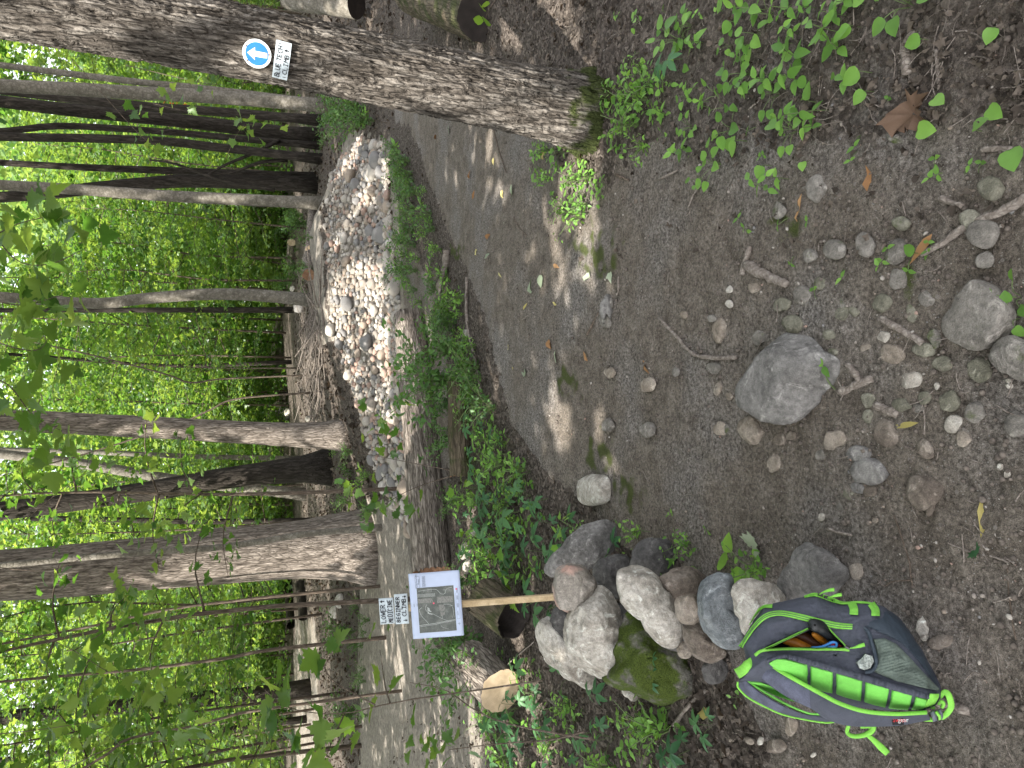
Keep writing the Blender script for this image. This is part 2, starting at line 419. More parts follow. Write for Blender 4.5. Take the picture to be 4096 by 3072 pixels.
def mat_ground():
    m, nt, out = newmat('forest_soil'); k = NT(nt); co = k.coord('Object')
    A = lambda n_: k.n('Attribute', {'attribute_name': n_}).outputs['Fac']
    n_big = k.noise(co, 1.7, 4); n_mid = k.noise(co, 13, 5, .6); n_fine = k.noise(co, 85, 5, .7); n_grit = k.noise(co, 420, 2)
    dirt = k.ramp(n_mid, [(.25, (.098, .081, .064)), (.5, (.162, .138, .113)), (.78, (.23, .2, .168))])
    dirt = k.mix(k.ramp(n_big, [(.46, 0.0), (.62, .75)]), dirt, k.ramp(n_fine, [(.35, (.12, .107, .095)), (.65, (.25, .232, .215))]))
    vor = k.n('TexVoronoi', Vector=co, Scale=150.0); sel = k.n('SeparateColor', Color=vor.outputs['Color']).outputs[0]
    speck = k.math('MULTIPLY', k.math('GREATER_THAN', sel, .87), k.math('LESS_THAN', vor.outputs['Distance'], .30))
    vor2 = k.n('TexVoronoi', Vector=co, Scale=48.0); sel2 = k.n('SeparateColor', Color=vor2.outputs['Color']).outputs[0]
    speck2 = k.math('MULTIPLY', k.math('GREATER_THAN', sel2, .93), k.math('LESS_THAN', vor2.outputs['Distance'], .26))
    dirt = k.mix(.8, dirt, k.ramp(n_fine, [(.3, .08), (.7, .9)]), 'OVERLAY'); dirt = k.mix(.5, dirt, k.ramp(n_grit, [(.3, .1), (.7, .9)]), 'OVERLAY')
    dirt = k.mix(k.math('MULTIPLY', speck, .75), dirt, (.33, .31, .28)); dirt = k.mix(k.math('MULTIPLY', speck2, .8), dirt, (.24, .215, .19))
    lc = k.n('TexVoronoi', Vector=co, Scale=70.0, Randomness=1.0); lsel = k.n('SeparateColor', Color=lc.outputs['Color']).outputs[1]
    litc = k.ramp(lsel, [(0, (.05, .041, .034)), (.5, (.096, .079, .066)), (.85, (.157, .131, .11)), (1, (.215, .182, .153))])
    litc = k.mix(.6, litc, k.ramp(n_fine, [(.25, .1), (.75, .8)]), 'OVERLAY')
    gv = k.n('TexVoronoi', Vector=co, Scale=42.0); gsel = k.n('SeparateColor', Color=gv.outputs['Color']).outputs[0]
    grc = k.mix(.5, k.ramp(n_mid, [(.3, (.19, .165, .135)), (.7, (.31, .28, .24))]), k.ramp(gsel, [(0, .25), (1, .75)]), 'OVERLAY')
    mossc_ = k.ramp(n_grit, [(.3, (.028, .04, .01)), (.7, (.09, .11, .025))])
    nj = k.math('MULTIPLY', k.math('SUBTRACT', n_mid, .5), .9)
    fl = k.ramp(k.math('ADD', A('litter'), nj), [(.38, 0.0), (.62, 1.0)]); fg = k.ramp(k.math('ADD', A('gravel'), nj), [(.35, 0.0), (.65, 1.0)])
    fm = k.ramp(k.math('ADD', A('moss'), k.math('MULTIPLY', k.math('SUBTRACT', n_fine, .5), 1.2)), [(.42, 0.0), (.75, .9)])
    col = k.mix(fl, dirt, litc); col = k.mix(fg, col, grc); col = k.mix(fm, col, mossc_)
    h = k.math('ADD', k.math('MULTIPLY', n_mid, .9), k.math('ADD', k.math('MULTIPLY', n_fine, .8), k.math('MULTIPLY', n_grit, .25)))
    h = k.math('ADD', h, k.math('MULTIPLY', k.math('ADD', speck, speck2), .3))
    h = k.math('ADD', h, k.math('MULTIPLY', k.math('MULTIPLY', fl, lsel), .8))
    k.pbr(out, col, .93, k.bump(h, 1.0, .02), .12); return m
M_GROUND = mat_ground()
obj('ground', mesh('ground', np.stack([gx, gy, gz2], 1), GF, M_GROUND, True, dict(litter=litter, gravel=np.where(inpoly(qx, qy, GRAVEL2) & front, .4, grav.astype(float)), moss=moss)),  # far-left gravel path mixed darker with dirt colour to stand for its shade
    label='dark soil trail floor with leaf litter and gravel', kind='structure')
# ------------------------------------------------------------------ trees
TREE_GROUPS = 'trees of the wood'
def trunk_path(pts, y, extend=True, H=13.0, n=26):
    """pixels up the trunk -> world points in the vertical plane at distance y, carried on above the frame"""
    P = [at_y(sx, sy, y) for sx, sy in pts]
    P[0][2] = float(hgt(P[0][0], y)) - .06
    d = P[-1] - P[-2]; d /= np.linalg.norm(d)
    if extend:
        q = P[-1].copy()
        while q[2] < H:
            d = d * .75 + np.array([0, 0, 1]) * .25; d /= np.linalg.norm(d); q = q + d * 2.2; P.append(q.copy())
    return catmull(P, n)
def crown_mesh(name, n, rx, rz, leaf, size, seed, mat, clump=6, tilt=.55):
    r = np.random.default_rng(seed)
    nb = max(8, n // 60); cen = r.normal(size=(nb, 3)); cen /= np.linalg.norm(cen, axis=1)[:, None]; cen *= r.uniform(.35, 1, nb)[:, None] ** .6
    k = r.integers(0, nb, n)
    P = cen[k] * [rx, rx, rz] + r.normal(size=(n, 3)) * [rx * .17, rx * .17, rz * .09]
    V, F = scatter(leaf[0], leaf[1], P, rots(n, tilt, r=r), r.uniform(.7, 1.25, n) * size)
    return mesh(name, V, F, mat, False, dict(tint=np.repeat(r.uniform(0, .75, n), len(leaf[0])))), P
HIGH_CROWN = [crown_mesh('crown', 2600, 2.3, 2.2, DIAM, .26, 50 + i, M_CANOPY)[0] for i in range(3)]
def limbs(base, top, rad, n, seed, spread=2.0):
    r = np.random.default_rng(seed); out = []
    for i in range(n):
        t = r.uniform(.0, .9); p = base + (top - base) * t; a = r.uniform(0, 6.28); L = spread * r.uniform(.5, 1)
        q = p + np.array([math.cos(a) * L, math.sin(a) * L, L * r.uniform(.4, .9)])
        m_ = (p + q) / 2 + np.array([0, 0, -.15 * L])
        out.append(tube(catmull([p, m_, q], 6), np.linspace(rad * .5, rad * .1, 6), 5))
    return join(out)
def make_tree(pts, y, wpx, wtop, mat, label, H=13.0, crown=True, seed=0, flare=1.35, seg=12, name='tree', jig=.06, cscale=1.0):
    P = trunk_path(pts, y, True, H)
    dep = (P[0] - CAM) @ FWD
    r0, r1 = wpx / 2 / FPX * dep, wtop / 2 / FPX * dep
    zt = at_y(0, pts[-1][1], y)[2]
    R = np.interp(P[:, 2], [P[0][2], zt, H], [r0, r1, r1 * .45])
    R = R * (1 + (flare - 1) * np.exp(-(P[:, 2] - P[0][2]) / (r0 * 2.2)))
    V, F = tube(P, R, seg); k = np.repeat(R, seg)
    nz = fbm(V[:, 0] * 3 / max(r0, .05) * .12 + seed, V[:, 1] * 3 / max(r0, .05) * .12, V[:, 2] * 1.1, 3)
    C = np.repeat(P, seg, axis=0); V = C + (V - C) * (1 + jig * nz)[:, None]
    t = empty(name, P[0], label=label, cat='tree', group=TREE_GROUPS)
    part('trunk', V, F, mat, t)
    if crown:
        topz = P[-1]; b = P[int(len(P) * .72)]
        part('limb', *limbs(b, topz, R[int(len(P) * .72)], 7, seed), mat, t)
        c = obj('crown', HIGH_CROWN[seed % 3], t, topz - P[0] + np.array([0, 0, -.6])); c.rotation_euler = (0, 0, U(0, 6)); s_ = U(.85, 1.2) * cscale; c.scale = (s_, s_, s_)
    return t, P, R

# --- the big leaning tree with the trail marks
T1Y = 3.14
P1 = trunk_path([(2395, 465), (1720, 322), (1107, 196), (560, 92), (0, -8)], T1Y, True, 12, 420)
R1 = np.interp(P1[:, 2], [0, .25, 1.5, 3.0, 12], [.158, .152, .138, .138, .08])
seg1 = 200
ang = np.linspace(0, 2 * np.pi, seg1, endpoint=False)
lo = P1[:, 2] < 3.6
idx = np.concatenate([np.where(lo)[0], np.where(~lo)[0][::8]])
# resample densely where it is in view
zz = np.concatenate([np.linspace(P1[0, 2], 3.4, 520), np.linspace(3.5, 12, 40)])
ax1 = np.stack([np.interp(zz, P1[:, 2], P1[:, 0]), np.interp(zz, P1[:, 2], P1[:, 1]), zz], 1); rad1 = np.interp(zz, P1[:, 2], R1)
A2, Z2 = np.meshgrid(ang, zz); rr = np.repeat(rad1[:, None], seg1, 1)
flare1 = np.exp(-np.maximum(Z2, 0) / .13); lobes = .5 + .5 * np.cos(A2 * 5 + 1.2 + .6 * np.sin(A2 * 2)); rr = rr * (1 + flare1 * (.14 + .30 * lobes ** 2))
cxn, cyn = np.cos(A2) * .17, np.sin(A2) * .17
wx = .012 * perlin(cxn * 14, cyn * 14, Z2 * 5); tw = Z2 * .35
c2, s2 = np.cos(A2 + tw) * .17, np.sin(A2 + tw) * .17
n1 = perlin((c2 + wx) * 58, (s2 + wx) * 58, Z2 * 7.5); n2 = perlin(c2 * 70 + 9, s2 * 70, Z2 * 14); n3 = perlin(c2 * 150, s2 * 150, Z2 * 90)
rid = np.clip(np.abs(n1) * 4.2, 0, 1); rid2 = np.clip(np.abs(n2) * 3, 0, 1)
crk = np.clip(np.abs(perlin(c2 * 30, s2 * 30, Z2 * 42 + 3)) * 5, 0, 1)
disp = .014 * (rid - .7) + .006 * (rid2 - .5) * rid + .005 * (crk - .7) * rid + .0016 * n3
scar = np.exp(-((((A2 - 4.28) * .17) / .012) ** 2 + ((Z2 - .36) / .045) ** 2)); disp = disp - .02 * scar
rr = rr + disp
V1 = np.stack([ax1[:, 0][:, None] + rr * np.cos(A2), ax1[:, 1][:, None] + rr * np.sin(A2), Z2], -1).reshape(-1, 3)
ij = np.arange(len(zz) * seg1).reshape(len(zz), seg1); nxt = np.roll(ij, -1, 1)
F1 = np.stack([ij[:-1], nxt[:-1], nxt[1:], ij[1:]], -1).reshape(-1, 4)
big = empty('tree', P1[0], label='large furrowed tree trunk at the trailside carrying a round blue arrow marker', cat='tree', group=TREE_GROUPS)
part('trunk', V1, F1, M_BARK, big)
part('limb', *limbs(P1[300], P1[-1], .1, 8, 5, 2.6), M_BARK_M, big)

TREES = [
 ([(1412, 2192), (1266, 2190), (660, 2245), (0, 2302)], 10.2, 205, 172, M_BARK_M, 'thick pale tree dappled with sun, behind the sign stake', 1.55, 28),
 ([(1385, 1742), (1203, 1740), (700, 1715), (63, 1682)], 11.1, 90, 74, M_BARK_M, 'straight mid-size tree with flared root base, left of the stone bank', 1.7, 20),
 ([(1290, 1868), (950, 1905), (640, 1958), (405, 1992), (200, 2020)], 15.0, 92, 62, M_BARK_D, 'dark leaning tree beside the mid-size flared tree', 1.8, 16),
 ([(1108, 1985), (780, 1930), (506, 1886), (300, 1852)], 21, 44, 34, M_BARK_S, 'grey tree leaning the other way behind the dark leaning tree', 1.2, 10),
 ([(1040, 1840), (780, 1826), (500, 1814), (300, 1806)], 23, 21, 17, M_BARK_S, 'thin grey tree between the flared tree and the dark leaning tree', 1.2, 8),
 ([(1298, 1205), (1050, 1182), (823, 1177), (560, 1196), (380, 1214), (38, 1190)], 12.6, 50, 36, M_BARK_S, 'slender smooth tree bowed in the middle, on the stone bank', 1.2, 12),
 ([(1101, 1237), (600, 1240), (63, 1241)], 22, 24, 16, M_BARK_D, 'thin dark straight tree just left of the bowed slender tree', 1.1, 8),
 ([(1076, 1447), (850, 1462), (633, 1462), (367, 1443), (150, 1425)], 24, 18, 12, M_BARK_D, 'very thin dark tree alone in the bright green gap', 1.1, 7),
 ([(1278, 812), (1000, 800), (696, 785), (300, 758), (63, 744)], 12.6, 50, 36, M_BARK_S, 'slender pale smooth tree standing straight on the stone bank', 1.15, 12),
 ([(1076, 722), (800, 724), (570, 735), (348, 756), (100, 782)], 18, 58, 40, M_BARK_D, 'dark leaning tree right behind the slender pale tree', 1.3, 10),
 ([(1080, 690), (671, 682), (400, 672), (127, 658)], 18.5, 34, 22, M_BARK_D, 'thin crooked dark tree propped with dead branches', 1.2, 8),
 ([(1092, 617), (860, 588), (633, 563), (300, 552), (0, 547)], 17, 36, 30, M_BARK_D, 'dark straight tree, left one of a close pair', 1.4, 8),
 ([(1108, 566), (860, 545), (633, 525), (253, 504), (0, 525)], 17.3, 27, 24, M_BARK_D, 'thin dark tree, right one of a close pair', 1.3, 8),
 ([(1076, 528), (800, 492), (570, 468), (253, 437), (0, 405)], 17.5, 58, 44, M_BARK_D, 'thick dark forest tree in the cluster next to the big trunk', 1.4, 10),
 ([(1080, 457), (860, 446), (633, 430), (316, 399), (0, 361)], 16.5, 37, 30, M_BARK_D, 'wavy dark tree between the thick dark tree and a grey one', 1.4, 10),
 ([(1206, 408), (900, 390), (570, 373), (250, 354), (0, 342)], 13, 54, 46, M_BARK_S, 'grey smooth tree nearest the big trunk', 1.2, 10),
 ([(1044, 382), (800, 352), (506, 323), (95, 272)], 18, 30, 22, M_BARK_S, 'thin grey tree half hidden by the big trunk', 1.2, 8),
 ([(1139, 2769), (960, 2782), (760, 2800), (316, 2842), (60, 2866)], 20, 66, 46, M_BARK_D, 'broad dark tree at the far left across the gravel path', 1.3, 10),
 ([(1108, 2893), (900, 2920), (728, 2942), (300, 3000)], 21, 28, 20, M_BARK_D, 'narrow dark tree at the far left edge', 1.2, 8),
 ([(1171, 2090), (820, 2086), (506, 2080), (200, 2074)], 18, 24, 18, M_BARK_D, 'thin knotty tree right beside the thick pale tree', 1.2, 8),
]
for i, (pts, y, w0, w1, m_, lab, fl, sg) in enumerate(TREES):
    make_tree(pts, y, w0, w1, m_, lab, H=12 + (i % 4), seed=i, flare=fl, seg=sg, cscale=.55 if sg <= 10 else 1.0, jig=.05 if w0 < 60 else .08)
# slim stems of the shrub layer (leafy tops are in the frame)
STEMS = [
 ([(1405, 2117), (1240, 2134), (1076, 2161), (850, 2192), (633, 2205), (253, 2237), (0, 2262)], 9.3, 26, 22, 'slim pale stem climbing in front of the thick pale tree'),
 ([(1317, 2364), (1100, 2385), (950, 2402), (665, 2440), (253, 2528)], 9.6, 13, 8, 'thin sapling stem just left of the thick pale tree'),
 ([(1290, 2580), (1080, 2600), (886, 2636), (538, 2680), (300, 2700)], 9.2, 17, 9, 'thin dark sapling stem by the far gravel path'),
 ([(1420, 2790), (1044, 2839), (900, 2870), (760, 2908), (506, 2959), (348, 3066)], 8.2, 13, 9, 'bent bare sapling stem at the far left'),
 ([(1090, 1500), (900, 1515), (760, 1530), (640, 1490)], 19, 7, 5, 'hair-thin sapling curving in the bright green gap'),
 ([(1110, 1570), (950, 1595), (840, 1640), (700, 1700)], 18, 8, 5, 'thin arching sapling right of the flared tree'),
]
for i, (pts, y, w0, w1, lab) in enumerate(STEMS):
    make_tree(pts, y, w0, w1, M_TWIG if i else M_BARK_S, lab, H=6.5, crown=False, seed=60 + i, flare=1.1, seg=8, name='sapling')

# --- leafy understory trees: stem, boughs with flat sprays of leaves
def understory(seed, h=6.0, spread=2.2, nb=26, per=70, leaf=MAPLE_LO, size=.11, z0=.18):
    r = np.random.default_rng(seed); tubes = []; P = []; N = []; TB = []
    stem = catmull([(0, 0, -.1), (U(-.1, .1), U(-.1, .1), h * .4), (U(-.3, .3), U(-.3, .3), h * .75), (U(-.4, .4), U(-.4, .4), h)], 9)
    tubes.append(tube(stem, np.linspace(.03, .006, 9), 6))
    for b in range(nb):
        f = z0 + (1 - z0) * (b + r.uniform()) / nb; zc = f * h
        p = np.array([np.interp(zc, stem[:, 2], stem[:, i]) for i in range(3)])
        a = b * 2.4 + r.uniform(-.5, .5); L = spread * r.uniform(.55, 1.0) * (1.15 - .65 * f)
        d = np.array([math.cos(a), math.sin(a), 0]); sl = r.uniform(-.05, .3)
        q = p + d * L + np.array([0, 0, sl * L]); m_ = (p + q) / 2 + np.array([0, 0, .08 * L])
        c = catmull([p, m_, q], 6); tubes.append(tube(c, np.linspace(.012, .003, 6), 4))
        TB.append(np.clip(r.uniform(0, .78) + r.uniform(-.12, .12, per), 0, .85)); t = r.uniform(.15, 1.05, per); side = r.normal(0, .30 * L * .9, per) * (.5 + .5 * np.sin(np.clip(t, 0, 1) * np.pi))
        cc = np.stack([np.interp(t, np.linspace(0, 1, 6), c[:, i]) for i in range(3)], 1)
        P.append(cc + np.outer(side, [-d[1], d[0], 0]) + r.normal(0, .06, (per, 3)) + np.array([0, 0, -.02]) - np.abs(side)[:, None] * [0, 0, .15])
    P = np.vstack(P); n = len(P)
    V, F = scatter(leaf[0], leaf[1], P, rots(n, .42, r=r), r.uniform(.65, 1.25, n) * size)
    st = join(tubes)
    return mesh('stem', st[0], st[1], M_TWIG), mesh('foliage', V, F, M_LEAF, False, dict(tint=np.repeat(np.concatenate(TB), len(leaf[0]))))
UND = [understory(100, 6.5), understory(101, 5.5, 2.0), understory(102, 7.5, 2.6, 32), understory(103, 3.2, 1.6, 18, 70, z0=.08), understory(104, 2.0, 1.3, 16, 70, z0=.02)]
def put_und(k, x, y, s, label, rot=None, name='maple_sapling', dz=0):
    t = empty(name, (x, y, float(hgt(x, y)) + dz), label=label, cat='sapling', group='leafy saplings of the shrub layer')
    for nm, me in zip(('stem', 'foliage'), UND[k]): obj(nm, me, t)
    t.rotation_euler = (0, 0, U(0, 6.28) if rot is None else rot); t.scale = (s, s, s); return t
LAB_FAR = 'leafy green maple sapling in the deep shrub layer behind the trunks'
r_ = np.random.default_rng(21)
und_spots = []
for row, (yy, n, sc) in enumerate(((19.5, 7, .95), (23.5, 11, 1.1), (28, 14, 1.35), (34, 16, 1.7))):
    half = yy * .60
    for i in range(n):
        und_spots.append((-half + 2 * half * (i + r_.uniform(.1, .9)) / n, yy + r_.uniform(-1.6, 1.6), sc * r_.uniform(.8, 1.2), int(r_.integers(0, 3))))
SHORT = [(2230, 'thick pale tree'), (1720, 'flared mid-size tree'), (1930, 'dark leaning tree'), (1195, 'bowed slender tree'), (1450, 'very thin dark tree in the green gap'), (785, 'slender pale tree'), (560, 'close pair of dark trees'), (440, 'thick dark forest tree'), (370, 'grey tree nearest the big trunk'), (2800, 'broad dark tree at the far left'), (2940, 'narrow dark tree at the far left edge'), (2640, 'thin sapling stem by the far gravel path'), (2430, 'thin stem left of the pale tree'), (1000, 'wide gap between the two slender trees'), (120, 'big marked trunk')]
ORD = ['nearest', 'second', 'third', 'fourth', 'fifth', 'sixth', 'seventh', 'eighth', 'ninth', 'tenth', 'eleventh', 'twelfth', 'thirteenth', 'fourteenth', 'fifteenth']
_cnt = {}
def behind(kind, x, y):
    _, sy_, _ = proj(np.array([x, y, 2.0])); s_ = min(SHORT, key=lambda a: abs(a[0] - sy_))[1]; k_ = (kind, s_); _cnt[k_] = _cnt.get(k_, -1) + 1
    return '%s %s behind the %s' % (ORD[min(_cnt[k_], 14)], kind, s_)
und_spots.sort(key=lambda a: a[1])
for x, y, s, k in und_spots: put_und(k, x, y, s, behind('leafy sapling', x, y))
LAB_LOW = 'low bright green shrub on the rise behind the stone bank'
for i in range(64):
    yy = 25 + 11 * (i + r_.uniform()) / 64; x = yy * r_.uniform(-.56, .5); put_und(3 + i % 2, x, yy, r_.uniform(1.0, 1.7), behind('low bright shrub', x, yy), name='low_shrub')
# nearer saplings on the left, in front of the pale tree
for sx, y, k, s, lab in ((1330, 9.0, 1, .8, 0), (1330, 10.5, 0, .9, 0), (1330, 13, 0, 1.0, 0)): pass
LEFTS = [(-5.2, 10.8, 2, .8), (-5.6, 13.0, 0, 1.0), (-3.6, 12.6, 1, 1.0), (-6.4, 9.8, 1, .95), (-2.9, 15.5, 0, .95), (-7.4, 15, 2, 1.0), (-5.4, 17, 0, 1.1), (-8.5, 19, 2, 1.1)]
for x, y, k, s in LEFTS: put_und(k, x, y, s, behind('path-side leafy sapling', x, y))

# --- far wood seen as one mass of leaves
r_ = np.random.default_rng(33); n = 120000
nb = 800; cy_ = r_.uniform(33, 62, nb); cxx = cy_ * r_.uniform(-.68, .68, nb); cz_ = hgt(cxx, cy_) + r_.uniform(0, 1, nb) ** 1.15 * (cy_ * .42)
k_ = r_.integers(0, nb, n); Pf = np.stack([cxx, cy_, cz_], 1)[k_] + r_.normal(size=(n, 3)) * [1.5, 1.2, .42]
Vf, Ff = scatter(DIAM[0], DIAM[1], Pf, rots(n, .55, r=r_), r_.uniform(.24, .5, n))
n2_ = 60000; y2 = r_.uniform(64, 80, n2_); x2 = y2 * r_.uniform(-.7, .7, n2_); Pb = np.stack([x2, y2, hgt(x2, y2) + r_.uniform(0, 1, n2_) * y2 * .34 * (.75 + .5 * perlin(x2 * .09, y2 * .05, 3))], 1); Vb_, Fb_ = scatter(DIAM[0], DIAM[1], Pb, rots(n2_, .8, r=r_), r_.uniform(.5, 1.0, n2_)); Ff = np.vstack([Ff, Fb_ + len(Vf)]); Vf = np.vstack([Vf, Vb_]); n += n2_
tb_ = np.concatenate([np.clip(r_.uniform(0, .8, nb)[k_] + r_.uniform(-.1, .1, len(k_)), 0, .9), r_.uniform(.2, .8, n2_)])
obj('far_woods', mesh('far_woods', Vf, Ff, M_LEAF_FAR, False, dict(tint=np.repeat(tb_, 4))), kind='stuff', label='sunlit green foliage of the woods beyond')
# ------------------------------------------------------------------ rocks
M_GREY = mat_rock('rock_grey', (.10, .094, .087), (.16, .151, .141), (.235, .223, .208))
M_PALE = mat_rock('rock_pale', (.19, .165, .135), (.36, .33, .285), (.52, .485, .435))
M_TAN = mat_rock('rock_tan', (.13, .105, .08), (.21, .175, .14), (.31, .27, .225))
M_PINK = mat_rock('rock_pink', (.16, .14, .115), (.23, .205, .175), (.3, .27, .235), 0, (.42, .27, .22))
M_DKROCK = mat_rock('rock_dark', (.055, .052, .05), (.085, .08, .076), (.125, .118, .11))
M_BLUER = mat_rock('rock_blue', (.10, .11, .115), (.16, .172, .178), (.25, .26, .262))
M_MOSSR = mat_rock('rock_mossy', (.07, .066, .055), (.10, .095, .08), (.14, .13, .11), .8)
M_BROWN = mat_rock('rock_brown', (.085, .068, .055), (.14, .115, .093), (.22, .19, .16))
M_EMBED = mat_rock('rock_dusty', (.11, .10, .086), (.165, .15, .131), (.225, .207, .183), .1)
M_OLIVE = mat_rock('rock_olive', (.10, .095, .07), (.15, .142, .108), (.21, .198, .158), .15)

def facet(V, seed, n=9, lo=.5, hi=.8, front=True):
    r = np.random.default_rng(seed)
    for i in range(n):
        d = r.normal(size=3); d /= np.linalg.norm(d)
        if front: d[2] = abs(d[2]) * .9 + .05; d /= np.linalg.norm(d)
        c = r.uniform(lo, hi); q = V @ d - c; V = V - np.outer(np.maximum(q, 0) * .92, d)
    return V
def outline_rock(pts, zc, mat, label, thick=.8, seed=0, name='rock', cat='rock', group=None, sub=5, nf=11, amp=.075, pw=.75, flat=False):
    """stone whose outline is pts (photo pixels), centred at height zc, with real thickness along the line of sight"""
    pts = np.asarray(pts, float); c = pts.mean(0)
    C = at_z(c[0], c[1], zc); t = (C - CAM) @ FWD
    dx, dy = pts[:, 0] - c[0], pts[:, 1] - c[1]
    th = np.arctan2(dy, dx); o = np.argsort(th); th, rr_ = th[o], np.hypot(dx, dy)[o]
    TH = np.concatenate([th - 2 * np.pi, th, th + 2 * np.pi]); RR = np.concatenate([rr_] * 3)
    V, F = ico(sub); V = facet(V, seed, nf); V = V / np.abs(V[:, 2]).max() * 1.0 if False else V
    a = np.arctan2(V[:, 1], V[:, 0]); rho = np.hypot(V[:, 0], V[:, 1])
    bins = ((a + np.pi) / (2 * np.pi) * 48).astype(int) % 48; mx = np.array([rho[bins == b_].max() if (bins == b_).any() else 1.0 for b_ in range(48)]); mx = np.maximum(mx, .6); mx = np.minimum((mx + np.roll(mx, 1) + np.roll(mx, -1)) / 3, 1.02)
    rho = np.minimum(rho / np.interp(a, (np.arange(-1, 49) + .5) / 48 * 2 * np.pi - np.pi, np.concatenate([mx[-1:], mx, mx[:1]])), 1)
    R_ = np.interp(a, TH, RR)
    # soften the polygon corners
    R_ = (R_ * 2 + np.interp(a - .07 + 0, TH, RR) + np.interp(a + .07, TH, RR)) / 4
    m = rho ** pw * 1.03
    sx, sy = c[0] + np.cos(a) * R_ * m, c[1] + np.sin(a) * R_ * m
    semi = np.sqrt(np.prod(np.ptp(pts, axis=0))) / 2 / FPX * t
    zz_ = np.sign(V[:, 2]) * np.abs(V[:, 2]) ** .85 * semi * thick
    D = FWD[None] + ((CY - sy) / FPX)[:, None] * RGT - ((sx - CX) / FPX)[:, None] * UPV
    Pw = CAM + D * t; n_ = D / np.linalg.norm(D, axis=1)[:, None]
    Pw = Pw - n_ * zz_[:, None]
    if flat:
        Pw = CAM + D * ((zc - EYE) / D[:, 2])[:, None]; Pw[:, 2] += zz_
    s = 1 / semi
    nz = fbm(V[:, 0] * 1.3 + seed, V[:, 1] * 1.3, V[:, 2] * 1.3, 4); rd = np.abs(perlin(V[:, 0] * 2.2 + seed, V[:, 1] * 2.2 + 4, V[:, 2] * 2.2))
    fine = fbm(V[:, 0] * 7 + seed, V[:, 1] * 7, V[:, 2] * 7, 3)
    dirv = Pw - C; dirv /= np.linalg.norm(dirv, axis=1)[:, None]
    Pw = Pw + dirv * (semi * (amp * nz - amp * 1.0 * np.clip(.2 - rd, 0, 1) + .018 * fine))[:, None]
    return wobj(name, Pw, F, mat, C, True, label=label, cat=cat, group=group)

